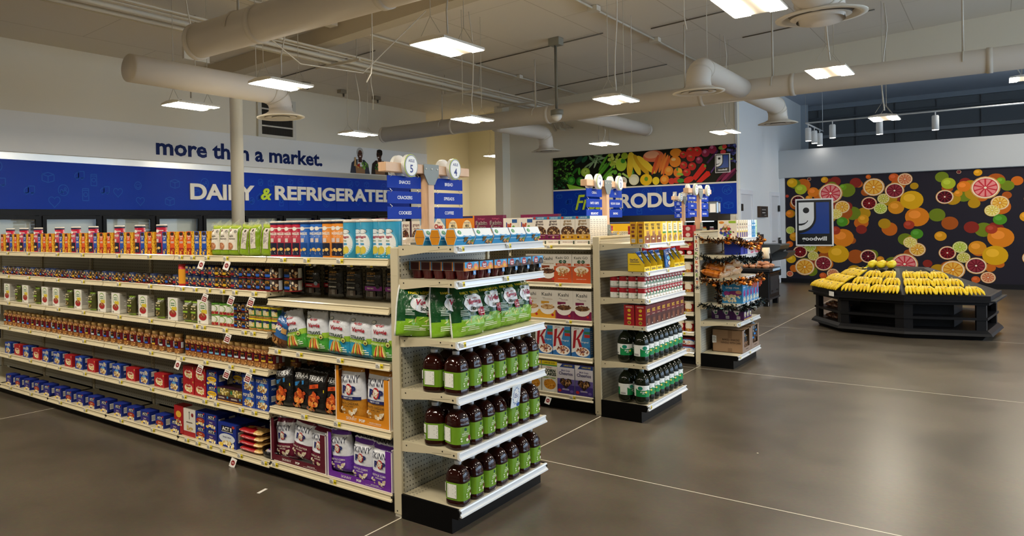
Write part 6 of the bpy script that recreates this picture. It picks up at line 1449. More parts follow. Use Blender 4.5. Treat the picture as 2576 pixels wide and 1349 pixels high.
# ---------------------------------------------------------------- black vegetable chips and popcorn cartons
def terra(strip, seed):
    return bag('vegetable_chip_bag', 'bag', .16, .225, .07, '#0f0e10', [('t', 'TERRA', 0, .86, .11, '#d9d9d6', .8, .0), ('lines', -.2, .77, .2, .79, 1, '#9a9a96'), ('p', [(-.26, .68), (.2, .74), (.2, .64), (-.26, .58)], strip), ('t', 'sweet\npotato', -.03, .66, .07, '#141a2a', .36, .01, 0, .08), ('p', [(-.5, .6), (.42, .6), (.42, .53), (-.5, .53)], '#e6cf1e'), ('t', 'SHARING SIZE', 0, .565, .035, '#1c1a10', .7, .01), ('pile', 0, .33, .26, .16, ['#c9501c', '#e07a2a', '#b8461a', '#e89a4a', '#8a2f14'], 34, .1), ('pile', -.1, .1, .28, .05, ['#d9702a', '#a8441a', '#e0a03a', '#6a2030'], 10, .06)], seed, seal='#1a191b', foot=.1)
t1, t2 = terra('#2f7fc0', 1), terra('#d9501c', 4)
for i, (y, pr) in enumerate(((.90, t1), (.775, t1), (.645, t2), (.525, t2))):
    face(pr, y, .423, 'black vegetable chip bag with %s strip, %s of four counted toward the popcorn carton' % (('blue', 'orange')[pr is t2], ORD[i]), 'black vegetable chip bags', .08, roll=(-.12, -.04, 0, .03)[i], tilt=-.08, inset=.035 + .02 * (i % 2))
for i in range(3): face(t1 if i else t2, .86 - .13 * i, .423, 'black vegetable chip bag in the rear row, %s counted toward the popcorn carton' % ORD[i], 'black vegetable chip bags', .08, inset=.16, tilt=-.05)
def popcorn_bag(low, words_, seed, W=.17, H=.26):
    return bag('popcorn_bag', 'bag', W, H, .085, lambda u, v: '#e6eaf2' if .4 < v < .9 else low, [('t', 'SKINNY', 0, .78, .14, '#1d2340', .84, .0, .12, .05), ('t', 'P  P', 0, .58, .15, '#1d2a6a', .78, .05), ('e', .0, .59, .13, .105, '#b8262a'), ('pile', .0, .59, .08, .07, ['#efe6d2', '#d9c9ac', '#fbf6ea'], 14, .06), ('r', -.44, .4, .44, .46, '#1d2a6a') if words_ == 'WHITE CHEDDAR' else ('lines', -.2, .42, .2, .44, 1, '#e6eaf2'), ('t', 'PARTY SIZE' if words_ == 'WHITE CHEDDAR' else 'POPCORN', -.04, .43, .03, '#f2f2f2', .6, .01), ('t', words_, 0, .33, .045, '#f2ead8' if words_ != 'WHITE CHEDDAR' else '#3a2a1a', .74, .01), ('t', 'POPCORN', 0, .27, .03, '#f2ead8' if words_ != 'WHITE CHEDDAR' else '#3a2a1a', .4), ('pile', .2, .16, .2, .1, ['#efe6d2', '#d2bf9c'], 10, .06), ('pile', -.25, .2, .1, .08, ['#efe6d2', '#d2bf9c'], 6, .05)], seed, seal='#e2e6ee', foot=.1)
def display_carton(col, W, H, D, word, label, y, z, barcode=True):
    m = MB(); K = '#ece9e4'; t = .004; win = [(-.42, .1), (.38, .1)]
    zl = .14 * H
    m.box(-W / 2, W / 2, -D / 2, D / 2, 0, .003, K, 'card'); m.box(-W / 2, W / 2, D / 2 - t, D / 2, 0, H * .98, col, 'card')
    # front panel with a tall window cut out of it
    wl, wr = -W * .44, W * .40; f0, f1 = -D / 2, -D / 2 + t
    m.box(-W / 2, W / 2, f0, f1, 0, zl, col, 'card'); m.box(-W / 2, wl, f0, f1, zl, H, col, 'card'); m.box(wr, W / 2, f0, f1, zl, H * .86, col, 'card')
    for i in range(6):           # rounded lower corners of the window
        a0, a1 = PI / 2 * i / 6, PI / 2 * (i + 1) / 6; r = .02
        for s, x in ((1, wl), (-1, wr)):
            pts = [(x, f0 - .0003, zl), (x + s * r * (1 - math.cos(a0)) , f0 - .0003, zl + r * (1 - math.sin(a0))), (x + s * r * (1 - math.cos(a1)), f0 - .0003, zl + r * (1 - math.sin(a1)))]
            m.faces(pts if s < 0 else pts[::-1], [(0, 1, 2)], col, 'card')
    for s in (-1, 1):
        m.box(s * W / 2 - t / 2, s * W / 2 + t / 2, -D / 2, D / 2, 0, H * .9, col, 'card')
        m.box(s * W / 2 - t * .7, s * W / 2 + t * .7, -D / 2 - .001, D / 2, H * .895, H * .915, K, 'card')
    # white printed border and name along the foot
    A = [('r', -.5, 0, .5, .012, K), ('r', -.5, 0, -.485, 1, K), ('r', .485, 0, .5, .86, K), ('t', 'SKINNY', -.2, .075, .055, K, .2, 0), ('t', 'POP', .0, .075, .055, K, .16, .05), ('t', word, .24, .072, .022, K, .28), ('lines', .1, .04, .34, .05, 1, K)]
    paint(m, lambda u, v, o: (u, -D / 2 - o, v), W, H, A, 'card')
    paint(m, lambda u, v, o: (W / 2 + t / 2 + o, u, v), D, H, [('r', -.5, 0, -.44, .9, K), ('r', .44, 0, .5, .9, K), ('r', -.5, 0, .5, .02, K), ('bars', -.3, .04, .3, .2), ('lines', -.3, .24, .3, .3, 2, K)], 'card')
    o = m.build('display_carton'); o['category'] = 'carton'; o.location = (.022 + D / 2, y, z); o.rotation_euler = (0, 0, QX); o['label'] = label; o['group'] = 'popcorn display cartons'; return o
display_carton('#d98a1e', .375, .30, .32, 'WHITE CHEDDAR', 'orange open-front carton of white cheddar popcorn beside the corner post', .272, .423)
display_carton('#5a1626', .45, .25, .32, 'GARLIC BUTTER', 'maroon open-front carton of garlic butter popcorn on the base shelf', .765, .10)
display_carton('#6a2a9c', .452, .245, .32, 'KETTLE CORN', 'purple open-front carton of kettle corn next to the corner post on the base shelf', .302, .10)
p1 = popcorn_bag('#c98a2c', 'WHITE CHEDDAR', 1, .172, .29); p2 = popcorn_bag('#6a1a34', 'GARLIC BUTTER', 3, .165, .235); p3 = popcorn_bag('#6a3aa8', 'KETTLE CORN', 5, .155, .225)
for i, (y, rl) in enumerate(((.36, -.04), (.19, .02))): face(p1, y, .43, 'orange and white popcorn bag, %s in the orange carton counted toward the post' % ORD[i], 'popcorn bags in cartons', .085, inset=.03 + .01 * i, roll=rl)
for i, (y, rl, dz, ins) in enumerate(((.90, -.1, .0, .05), (.755, .12, .03, .028), (.61, .04, -.0, .035))): face(p2, y, .11 + dz, 'maroon and white popcorn bag, %s in the maroon carton counted toward the purple carton' % ORD[i], 'popcorn bags in cartons', .085, inset=ins, roll=rl)
for i, (y, rl, dz, ins) in enumerate(((.445, -.1, .02, .03), (.295, .02, -.0, .03), (.165, .03, -.01, .03))): face(p3, y, .11 + dz, 'purple and white popcorn bag, %s in the purple carton counted toward the post' % ORD[i], 'popcorn bags in cartons', .085, inset=ins, roll=rl)
for i in range(3): face(p3, .42 - .13 * i, .11, 'purple and white popcorn bag lying behind in the purple carton, %s counted toward the post' % ORD[i], 'popcorn bags in cartons', .085, inset=.16, tilt=-.25)
for i in range(2): face(p2, .84 - .16 * i, .11, 'maroon and white popcorn bag behind in the maroon carton, %s counted toward the purple carton' % ORD[i], 'popcorn bags in cartons', .085, inset=.16, tilt=-.15)

# ---------------------------------------------------------------- nut bay (second bay)
def nut_can(name, base, pan, word, strip, pal, R=.0375, H=.072):
    a = [('pile', .0, .5, .22, .44, pal, 26, .03), ('r', -.13, .2, .06, .9, pan), ('t', word, -.035, .74, .2, '#e0a02c' if pan != '#18284f' else '#e8d27a', .17, .02), ('lines', -.11, .5, .04, .6, 1, '#e9e2d2'), ('r', -.13, .2, .06, .42, strip), ('r', -.5, 0, .5, .09, '#7a121c' if pan != '#18284f' else '#18284f'), ('r', .22, .1, .4, .9, '#cfd4d8'), ('lines', .23, .15, .39, .85, 6, '#66707a')]
    return canister(name, 'can', R, H, base, a, rims=False)
navy = nut_can('nut_can', '#18284f', '#18284f', 'PLANTERS', '#a3202a', ['#d2a15a', '#b8803c', '#e3c184']); blk = nut_can('nut_can', '#1a1412', '#140f0e', 'NUTTY', '#2458b4', ['#c99a5a', '#8a2a26', '#e6d2a6', '#6a3a1c']); blk2 = nut_can('nut_can', '#1a1412', '#140f0e', 'NUTTY', '#d9a81c', ['#c99a5a', '#a3602a', '#e0b878'])
ys = (1.793, 1.713, 1.625, 1.549, 1.48, 1.403, 1.324, 1.2465, 1.167, 1.0885)
for t in range(2):
    for i, y in enumerate(ys):
        pr, nm = (navy, 'navy') if i < 4 or i == 6 else ((blk2, 'black yellow-striped') if i in (4, 5) else (blk, 'black blue-striped'))
        face(pr, y, 1.103 + .073 * t, '%s nut can in the %s tier, %s place counted toward the jerky pouches' % (nm, ('lower', 'upper')[t], ORD[i]), 'two tiers of nut cans', .075)
bigjar = nut_can('nut_jar', '#2a1a16', '#140f0e', 'NUTTY', '#2458b4', ['#d9b98a', '#f0e2c4', '#8a5a3a', '#b88a5a'], .052, .072)
for t in range(2):
    for i, y in enumerate((1.0, .885)): face(bigjar, y, 1.103 + .073 * t, 'wide nut jar in the %s tier, %s beside the jerky pouches' % (('lower', 'upper')[t], ORD[i]), 'two tiers of nut cans', .104, inset=.03 if i == 0 else .08)
redjar = canister('red_jar', 'jar', .04, .14, '#b8242a', [('r', -.2, .1, .2, .8, '#e8a02a')], lid='#c22a2a', rims=False)
face(redjar, 1.872, 1.103, 'red and orange jar cut by the side edge, on the nut can shelf', None, .08)
# granola shelf
gp = bag('granola_pouch', 'pouch', .088, .142, .05, lambda u, v: '#4a4a22' if .12 < v < .9 else '#8ab02c', [('lines', -.3, .58, .3, .82, 2, '#d8c9a0'), ('r', -.3, .44, .3, .52, '#9cc43a'), ('pile', 0, .27, .3, .12, ['#a9884a', '#6a5424', '#c9b47a'], 20, .06)], 3, nu=10, nv=12, seal='#55561f')
for i, y in enumerate((1.815, 1.727)): face(gp, y, .862, 'olive seed pouch, %s of two beside the white granola box' % ORD[i], 'olive seed pouches', .05)
gb = carton('granola_box', 'box', .112, .06, .155, '#e9e6dc', [('e', 0, .7, .34, .24, '#7eaa3a'), ('e', 0, .7, .3, .2, '#e9e6dc'), ('lines', -.2, .62, .2, .8, 2, '#3f7a3a'), ('r', -.1, .44, .4, .6, '#e0c93a'), ('e', 0, .3, .36, .16, '#a8242a'), ('pile', 0, .36, .26, .1, BOWL, 20, .06), ('e', -.3, .08, .08, .04, '#8a8a80')], right=[('lines', -.4, .2, .4, .9, 10, '#8d8b82'), ('r', -.5, .0, .5, .05, '#c9c6ba')], side='#d9d6cc')
face(gb, 1.629, .862, 'white granola box with green oval between the seed pouches and the green-lidded cans', None, .06)
gl = canister('green_lid_can', 'can', .038, .068, '#dfdfd2', [('e', 0, .55, .14, .36, '#7aa53a'), ('e', 0, .55, .12, .3, '#e9ebe0'), ('lines', -.08, .46, .08, .7, 2, '#3f7a3a'), ('r', -.16, .02, .16, .28, '#a8242a'), ('pile', 0, .2, .12, .14, ['#8a5a2c', '#c59a62'], 10, .02), ('lines', .25, .1, .42, .8, 5, '#777')], lid='#5a9a2e', rims=False, lidh=.01)
for t in range(2):
    for i, y in enumerate((1.524, 1.4415, 1.37)): face(gl, y, .862 + .07 * t, 'white nut can with green lid in the %s tier, %s counted from the granola box' % (('lower', 'upper')[t], ORD[i]), 'green-lidded nut cans', .076)
dk = nut_can('dark_nut_can', '#1f1512', '#120d0c', 'NUTTY', '#2458b4', ['#c9a06a', '#a8743a', '#e6cfa2'], .0375, .05)
for t in range(3):
    for i, y in enumerate((1.30, 1.2255)): face(dk, y, .862 + .052 * t, 'short dark nut can in the %s tier, %s counted toward the boiled peanuts' % (('lowest', 'middle', 'top')[t], ORD[i]), 'three tiers of dark nut cans', .075)
bp = canister('boiled_peanut_can', 'can', .036, .072, '#1f6a3a', [('r', -.5, .8, .5, 1, '#e8d02a'), ('r', -.24, .25, .12, .86, '#d8c46a'), ('r', -.24, .62, .12, .86, '#2a2f5a'), ('t', 'BOILED\nPEANUTS', -.06, .5, .4, '#f2efe2', .28, .03), ('r', -.5, 0, .5, .16, '#a8803c'), ('pile', 0, .1, .3, .1, ['#c99a5a', '#8a5a2a'], 14, .02), ('r', .24, .2, .34, .9, '#cfd8cf')])
for t in range(2):
    for i, y in enumerate((1.16, 1.095, 1.03, .955)): face(bp, y, .862 + .074 * t, 'yellow and green boiled peanut can in the %s tier, %s toward the snack mix bag' % (('lower', 'upper')[t], ORD[i]), 'boiled peanut cans', .072)
# nut jars
def nut_jar(strip):
    R, H = .034, .118; m = MB(); rg = random.Random(5)
    m.lathe([(R * .9, 0), (R, .006), (R, .03), (R * .93, .036), (R * .93, .082), (R, .088), (R, .104), (R * .8, .112), (R * .8, H)], 18, '#8a5a30', 'gloss')
    f = cyl(R); paint(m, f, 2 * PI * R, H, [('pile', -.1 + .1 * k, .14, .06, .13, ['#c08a4a', '#7a4a22', '#e0b47a', '#a36a34'], 16, .025) for k in range(3)] + [('pile', -.1 + .1 * k, .82, .06, .07, ['#c08a4a', '#7a4a22', '#e0b47a', '#a36a34'], 12, .025) for k in range(3)], 'gloss', dense=True, eps=.0001)
    o = m.build('nut_jar'); o['category'] = 'jar'
    l = MB(); l.lathe([(R * .96, .034), (R * .96, .084)], 20, '#6e1420', 'gloss', cap=False); paint(l, lambda u, v, o_: ((R * .96 + o_) * math.sin(u / R), -(R * .96 + o_) * math.cos(u / R), .034 + v), 2 * PI * R, .05, [('r', -.14, .1, .1, .92, '#1c1210'), ('t', 'NUTTY', -.02, .7, .2, '#d98a2a', .18, .02), ('r', -.14, .1, .1, .34, strip), ('lines', -.1, .42, .06, .52, 1, '#e0d6c6'), ('r', .2, .1, .3, .9, '#cdd6e0')], 'gloss', dense=True); l.build('label_wrap', o)
    k = MB(); k.lathe([(R * .86, .108), (R * .86, .13), (R * .8, .134)], 18, '#b9955a', 'gloss'); k.build('lid', o); return o
nj = [nut_jar(c) for c in ('#2a58c0', '#7ab8d8', '#cfd8e0', '#d9b03a')]
ny = (1.8135, 1.753, 1.69, 1.6235, 1.561, 1.50, 1.4365, 1.3725, 1.31, 1.247, 1.1835, 1.12, 1.0585, .995)
for i, y in enumerate(ny):
    k = 0 if i < 4 else 1 if i < 8 else 2 if i < 11 else 3
    face(nj[k], y, .634, 'nut jar with %s stripe, %s in the long jar row toward the chip shelf' % (('blue', 'pale blue', 'silver', 'gold')[k], ORD[i]), 'row of nut jars', .07)
for i in range(4): face(nj[3], .985 - .07 * i, .634, 'gold-striped nut jar at the row end, %s place back toward the black chip bags' % ORD[i], 'row of nut jars', .07, inset=.07 + .07 * i)
# microwave popcorn
ov = carton('red_popcorn_box', 'box', .118, .08, .093, '#a81c24', [('r', .3, 0, .5, 1, '#b8242c'), ('e', 0, .45, .36, .3, '#ead9b0'), ('e', 0, .62, .26, .16, '#a81c24'), ('t', 'Orville', 0, .64, .14, '#f2e2c0', .5, .02, .2), ('pile', 0, .32, .32, .16, ['#efe0b4', '#d9b868', '#fbf2d4'], 26, .07), ('r', .4, .84, .48, .96, '#d9b868')])
for t in range(2):
    for i, y in enumerate((1.797, 1.672)): face(ov, y, .378 + .094 * t, 'red popcorn box in the %s tier, %s of two counted from the side edge' % (('lower', 'upper')[t], ORD[i]), 'red microwave popcorn boxes', .08)
def act(W, H, lo, word, name='blue_popcorn_box'):
    return carton(name, 'box', W, .085, H, '#1a2f8a', [('r', -.3, .66, .32, .9, '#15161c'), ('r', -.3, .64, .32, .66, '#e6e2d4'), ('t', 'ACT II', 0, .78, .16, '#f2efe6', .52, .04), ('e', 0, .38, .44, .2, lo), ('t', word, 0, .42, .09, '#1c2a6a' if lo in ('#e8b81c', '#d9dfe6') else '#f2e6c0', .6, .02), ('pile', 0, .12, .44, .12, ['#f2e2b0', '#d9b868', '#fbf2d4', '#e8c23a'], 30, .07), ('e', .36, .9, .08, .06, '#b8342a')], right=[('bars', -.3, .25, .3, .7)], side='#16287a')
a1 = act(.108, .092, '#e8b81c', 'Butter Lovers')
for t in range(2): face(a1, 1.548, .378 + .093 * t, 'yellow-fronted blue popcorn box in the %s tier between red boxes and popcorn bowl boxes' % ('lower', 'upper')[t], 'blue microwave popcorn boxes', .085)
for t in range(2):
    for i in range(4): face(a1, 1.44 - .09 * i, .378 + .093 * t, 'blue popcorn box pushed back behind the bowl boxes, %s in the %s tier' % (ORD[i], ('lower', 'upper')[t]), 'blue microwave popcorn boxes', .085, inset=.16)
fd = carton('bowl_popcorn_box', 'box', .12, .12, .088, '#3a1a2c', [('r', -.5, .45, .5, 1, '#6a5a2a'), ('pile', 0, .72, .44, .22, ['#e8d68a', '#c9a84a', '#f2e8b8', '#8a7a2a'], 44, .06), ('e', -.36, .76, .09, .14, '#2a7a4a'), ('lines', -.4, .24, .1, .36, 2, '#e9e0d0'), ('r', -.5, .05, .5, .12, '#d9a03a'), ('e', .34, .36, .07, .09, '#3a8ac0')])
for i, y in enumerate((1.4325, 1.31)): face(fd, y, .378, 'dark popcorn bowl box with a bowl photo, %s of two beside the blue microwave boxes' % ORD[i], 'popcorn bowl boxes', .12)
ps = carton('popcorn_carton', 'box', .117, .09, .098, '#1c3f9a', [('t', 'POP SECRET', 0, .76, .2, '#efe6c8', .84, .03), ('e', 0, .5, .2, .14, '#5f9fd0'), ('pile', 0, .28, .36, .22, ['#e8d6a0', '#c9a050', '#f6eccc', '#a8743a'], 40, .07), ('pile', 0, .86, .46, .1, ['#efe0b0'], 6, .05)], right=[('bars', -.25, .55, .25, .9), ('t', 'POP', 0, .3, .14, '#cfd8ee', .4)], side='#17357f')
for t in range(2):
    for i, y in enumerate((1.19, 1.068)): face(ps, y, .378 + .099 * t, 'blue butter popcorn carton in the %s tier, %s of two beside the black chip bags' % (('lower', 'upper')[t], ORD[i]), 'butter popcorn cartons', .09)
    for j in range(3): face(ps, 1.068, .378 + .099 * t, 'blue butter popcorn carton in the %s tier, %s behind the carton at the row end' % (('lower', 'upper')[t], ORD[j]), 'butter popcorn cartons', .09, inset=.03 + .091 * (j + 1))
# base shelf
rd = carton('tall_red_box', 'box', .1, .08, .19, '#a81c22', [('e', 0, .7, .3, .12, '#e3b23a'), ('pile', 0, .4, .34, .14, ['#efe0b4', '#d9b868'], 20, .08)])
face(rd, 1.915, .09, 'tall red popcorn box cut by the side edge on the base shelf', None, .08)
sw = carton('white_popcorn_box', 'box', .128, .08, .185, '#e2ddd0', [('r', -.5, 0, .5, .18, '#a8242a'), ('r', -.02, .62, .02, .86, '#2a2622'), ('e', 0, .88, .04, .03, '#2a2622'), ('e', .26, .8, .1, .07, '#8a2028'), ('lines', -.26, .48, .26, .55, 1, '#6a5a4a'), ('pile', 0, .32, .26, .1, ['#e6cf8a', '#c9a050'], 16, .06)])
face(sw, 1.795, .09, 'white and red gourmet popcorn box beside the stacked blue boxes on the base shelf', None, .08)
aa, ac, ad = act(.102, .092, '#a83a1c', 'Butter'), act(.112, .092, '#3a2a7a', 'Butter'), act(.178, .15, '#d9dfe6', 'Simply Salted', 'big_popcorn_box')
for t in range(2):
    face(aa, 1.675, .09 + .093 * t, 'blue popcorn box with rust oval in the %s tier next to the white box' % ('lower', 'upper')[t], 'blue microwave popcorn boxes', .085)
    face(ac, 1.563, .09 + .093 * t, 'blue popcorn box with violet oval in the %s tier next to the large salted box' % ('lower', 'upper')[t], 'blue microwave popcorn boxes', .085)
    for j in range(3): face(ac, 1.563 - .02 * j, .09 + .093 * t, 'blue popcorn box with violet oval, %s back in the %s tier behind the front one' % (ORD[j], ('lower', 'upper')[t]), 'blue microwave popcorn boxes', .085, inset=.03 + .087 * (j + 1))
face(ad, 1.405, .09, 'large blue simply salted popcorn box beside the red kernel bags', None, .085)
for j in range(3): face(ad, 1.40, .09, 'large blue salted popcorn box, %s behind the front one' % ORD[j], 'large salted popcorn boxes', .085, inset=.03 + .088 * (j + 1))
def kernel():
    m = MB(); W, D, H = .21, .13, .036
    vs = []; fs = []; cs = []; n = 14
    for j in range(9):
        for i in range(n + 1):
            u = i / n - .5; t = PI * (j / 8) ; e = max(0, 1 - abs(2 * u) ** 4) ** .5
            vs.append((u * W, -math.cos(t) * D / 2 * (.75 + .25 * e), H / 2 + math.sin(t) * H / 2 * (.3 + .7 * e) + .002 * noise.noise(Vector((u * 30, j, 1)))))
    o_ = len(vs)
    for v in list(vs): vs.append((v[0], v[1], H - v[2]))
    for j in range(8):
        for i in range(n):
            q = (j * (n + 1) + i, j * (n + 1) + i + 1, (j + 1) * (n + 1) + i + 1, (j + 1) * (n + 1) + i); u = (i + .5) / n - .5; c = '#a81a20' if abs(u + .08) < .32 else ('#cfa35a' if (i + j) % 2 else '#e0bd7a')
            fs += [q, tuple(o_ + k for k in q[::-1])]; cs += [c, c]
    m.faces(vs, fs, cs, 'film', True)
    paint(m, lambda u, v, o: (u, -D * .34 + v * .66 - D * .0, H + .0015 + o), W, D, [('e', -.16, .4, .14, .2, '#c9a24a'), ('lines', -.12, .52, .2, .72, 2, '#f0d9b0'), ('e', .2, .4, .1, .16, '#e8c87a'), ('e', -.3, .3, .06, .16, '#1f3a24')], 'film')
    o = m.build('kernel_bag'); o['category'] = 'bag'; return o
kb = kernel()
for i in range(4): face(kb, 1.195 + .006 * (i % 2), .09 + .037 * i, 'red popcorn kernel bag, %s from the bottom of the flat stack' % ORD[i], 'stacked kernel bags', .13, roll=0)
m = MB(); m.lathe([(.05, 0), (.07, .012), (.075, .04), (.068, .042), (.06, .02)], 20, '#141416', 'gloss'); o = m.build('black_tray', loc=(.1, 1.04, .09)); thing(o, 'round black tray beside the maroon popcorn carton', 'tray'); k = MB(); k.box(-.04, .04, -.03, .03, .03, .04, '#d8d4da', 'card'); k.box(-.03, .03, -.02, .02, .04, .046, '#5a2a8a', 'card'); k.build('packet', o)
# the bays past the side edge, filled with the same goods
for sec in (2, 3, 4):
    yb = .06 + RUN * sec
    for i in range(10):
        y = yb + .05 + .09 * i
        face((navy, blk, blk2)[i % 3], y, 1.103, 'nut can farther along the snack run, %s in bay %s' % (ORD[i], ORD[sec]), 'nut cans in the far bays', .075)
        face(nj[i % 4], y, .634, 'nut jar farther along the snack run, %s in bay %s' % (ORD[i], ORD[sec]), 'nut jars in the far bays', .07)
        if i % 2 == 0: face(ov if i % 4 else ps, y + .02, .378, 'popcorn box farther along the snack run, %s in bay %s' % (ORD[i], ORD[sec]), 'popcorn boxes in the far bays', .085)
        if i % 2 == 0: face(aa if i % 4 else ac, y + .02, .09, 'blue popcorn box on the base shelf farther along, %s in bay %s' % (ORD[i], ORD[sec]), 'popcorn boxes in the far bays', .085)
        if i % 2 == 0: face((gb, gp)[i // 2 % 2], y + .02, .862, 'granola pack farther along the snack run, %s in bay %s' % (ORD[i], ORD[sec]), 'granola in the far bays', .06)
        face((b1, b2, cr)[i % 3], y, Z0, 'snack pack on the top shelf farther along, %s in bay %s' % (ORD[i], ORD[sec]), 'top shelf snacks in the far bays', .07)
# sale tags hanging from the price rails
def sale_tag(oval):
    m = MB(); W, H = .042, .056; m.box(-W / 2, W / 2, -.001, 0, -H, 0, '#efece6', 'card'); A = [('e', 0, .5, .34, .28, '#8a1a1e'), ('lines', -.2, .4, .2, .6, 2, '#efd8d4')] if oval else [('r', -.4, .12, .4, .66, '#7a1a1c'), ('lines', -.3, .2, .3, .58, 2, '#e9c9c4'), ('lines', -.3, .72, .3, .9, 2, '#5a5652')]
    paint(m, lambda u, v, o: (u, -.001 - o, v - H), W, H, A); o = m.build('sale_tag'); o['category'] = 'tag'; return o
s1, s2 = sale_tag(True), sale_tag(False)
TG = [(1.565, 1.28, 1, 'top shelf under the rice cake fronts'), (1.31, 1.28, 1, 'top shelf under the rice cake backs'), (1.535, 1.065, 0, 'nut can shelf under the navy cans'), (1.275, 1.065, 0, 'nut can shelf in its middle'), (1.09, 1.065, 0, 'nut can shelf by its end bracket'), (1.315, .825, 0, 'granola shelf under the green-lidded cans'), (1.84, .6, 1, 'nut jar shelf at the side edge'), (1.60, .6, 0, 'nut jar shelf under the blue-striped jars'), (1.33, .6, 0, 'nut jar shelf in its middle'), (1.13, .6, 0, 'nut jar shelf by its end bracket'), (1.285, .052, 1, 'base shelf under the kernel bags')]
for y, z, k, t in TG: put(s1 if k else s2, -.012, y, z, QX + .25, 'white and dark red sale tag hanging from the ' + t, 'hanging sale tags', -.22, .3)
put(s1, GX - .012, .42, .09, QX + .2, 'white and red sale tag hanging under the cereal base shelf', 'hanging sale tags', -.2, .3)
# ---------------------------------------------------------------- cereal run
def cereal(name, W, H, base, art, side=None, D=.056, right=()):
    return carton(name, 'box', W, D, H, base, art, side=side or base, right=list(right) or [('lines', -.36, .1, .36, .9, 12, '#b5b2aa')])
def bowl(cx, cy, r, pal, bowlc='#ece8e0'): return [('e', cx, cy - .03, r * 1.12, r * .62, bowlc), ('e', cx, cy, r, r * .42, pal[0]), ('pile', cx, cy + .01, r * .95, r * .42, pal, 40, .045)]
gg = lambda c, c2, w: cereal('great_grains_box', .119, .226, '#eee7dc', [('r', -.5, .9, .5, 1, '#3a8ab8'), ('t', 'LARGE SIZE', .06, .95, .05, '#f2f6f8', .5, .01), ('e', -.36, .95, .09, .045, '#b8342a'), ('t', 'great\ngrains', -.02, .77, .2, c2, .74, .02), ('e', 0, .46, .46, .2, '#4a2a18'), ('pile', 0, .48, .42, .17, ['#c9a06a', '#8a5a30', '#e6cf9c', '#6e4522'], 50, .055), ('r', -.5, .18, .5, .37, c), ('lines', -.4, .33, .4, .35, 1, '#f2e6da'), ('e', -.3, .27, .08, .035, '#3a1a20'), ('e', 0, .27, .08, .035, '#d9b88a'), ('e', .3, .27, .08, .035, '#7a4a2a'), ('r', -.5, 0, .5, .18, '#f1ece2'), ('t', w, 0, .1, .04, '#7a1a2a', .7, .01), ('r', .36, .03, .46, .14, '#3a4a3a')], side='#e9e4da')
g1, g2 = gg('#7a1250', '#3a1d24', 'RAISINS + DATES'), gg('#d9a01c', '#8a6a2a', 'BANANA CLUSTERS')
ZC = 1.308
def cface(pr, y, z, lab, grp, D=.056, **k): return face(pr, y, z, lab, grp, D, GX, **k)
for i, (y, pr) in enumerate(((.497, g1), (.38, g1), (.26, g2), (.139, g2))): cface(pr, y, ZC, '%s-banded grain cereal box, %s of four counted toward the middle corner post' % (('purple', 'gold')[pr is g2], ORD[i]), 'grain cereal boxes')
for j in range(1, 6): cface(g2, .139, ZC, 'white cereal box edge, %s behind the last gold-banded box by the middle post' % ORD[j - 1], 'grain cereal boxes', inset=.03 + .0565 * j)
lf = cereal('life_cereal_box', .135, .222, '#ece6da', [('r', .1, .82, .44, .95, '#2a5a9a'), ('t', 'lif', -.12, .66, .3, '#c2482a', .36, .05), ('r', -.3, .5, -.24, .84, '#2a4a9a'), ('t', 'e', .2, .62, .22, '#6aa03a', .2, .06)] + bowl(.05, .28, .34, BOWL), side='#e2dccf')
rb = cereal('raisin_bran_box', .138, .25, '#6e1440', [('t', "Kellogg's", 0, .88, .07, '#c95a7a', .6, .01, .2), ('r', -.4, .46, .4, .82, '#6e1440'), ('t', 'Raisin\nBran', 0, .66, .3, '#f0e6dc', .78, .03), ('t', 'Raisin\nBran', .01, .655, .29, '#1c1418', .74, .01)] + bowl(0, .26, .36, ['#a8743a', '#7a4a22', '#c9985a', '#2a1420']) , side='#5f1238')
mw = cereal('mini_wheat_box', .146, .25, '#df8420', [('r', -.36, .92, .4, .99, '#22305f'), ('t', "Kellogg's", 0, .86, .04, '#b8342a', .4, .01, .2), ('e', 0, .56, .32, .3, '#f0ddb0'), ('t', 'FROSTED', 0, .76, .05, '#2a3a7a', .4, .01), ('t', 'MINI\nWHEATS', 0, .6, .22, '#3a3630', .5, .03), ('pile', 0, .3, .3, .14, ['#d9b070', '#f2e2c0', '#b8803c'], 26, .08)], side='#c9731a')
cx = cereal('chex_box', .14, .252, '#7aa3c4', [('p', [(0, 1), (.5, .62), (0, .24), (-.5, .62)], '#efe6d8'), ('t', 'Rice', .02, .78, .06, '#2a2a2a', .2, .02), ('t', 'Chex', 0, .64, .17, '#a81c24', .66, .05), ('pile', -.3, .22, .18, .2, ['#8a5a30', '#c9a06a', '#b8342a'], 24, .08), ('pile', .32, .24, .16, .2, ['#8a5a30', '#c9a06a', '#5a3a20'], 24, .08)], side='#6a93b4')
gn = cereal('grape_nuts_box', .118, .215, '#e9e0d2', [('r', -.5, 0, -.32, 1, '#3a1c34'), ('t', 'grape\n-nuts', .1, .74, .26, '#6a2a3a', .62, .01), ('e', .06, .32, .36, .3, '#4a2c22'), ('pile', .06, .34, .34, .27, ['#a8743a', '#7a2a2a', '#c9a06a', '#5a3a20'], 44, .06)], side='#dcd3c4')
U = [(.62, lf), (.757, lf), (.895, rb), (1.033, rb), (1.175, mw), (1.32, mw), (1.47, cx), (1.61, cx), (1.73, gn), (1.85, gn)]
nmz = {id(lf): 'white multi-coloured life cereal', id(rb): 'maroon raisin bran', id(mw): 'orange mini wheat', id(cx): 'pale blue rice cereal', id(gn): 'cream-purple grape nut'}
seen = {}
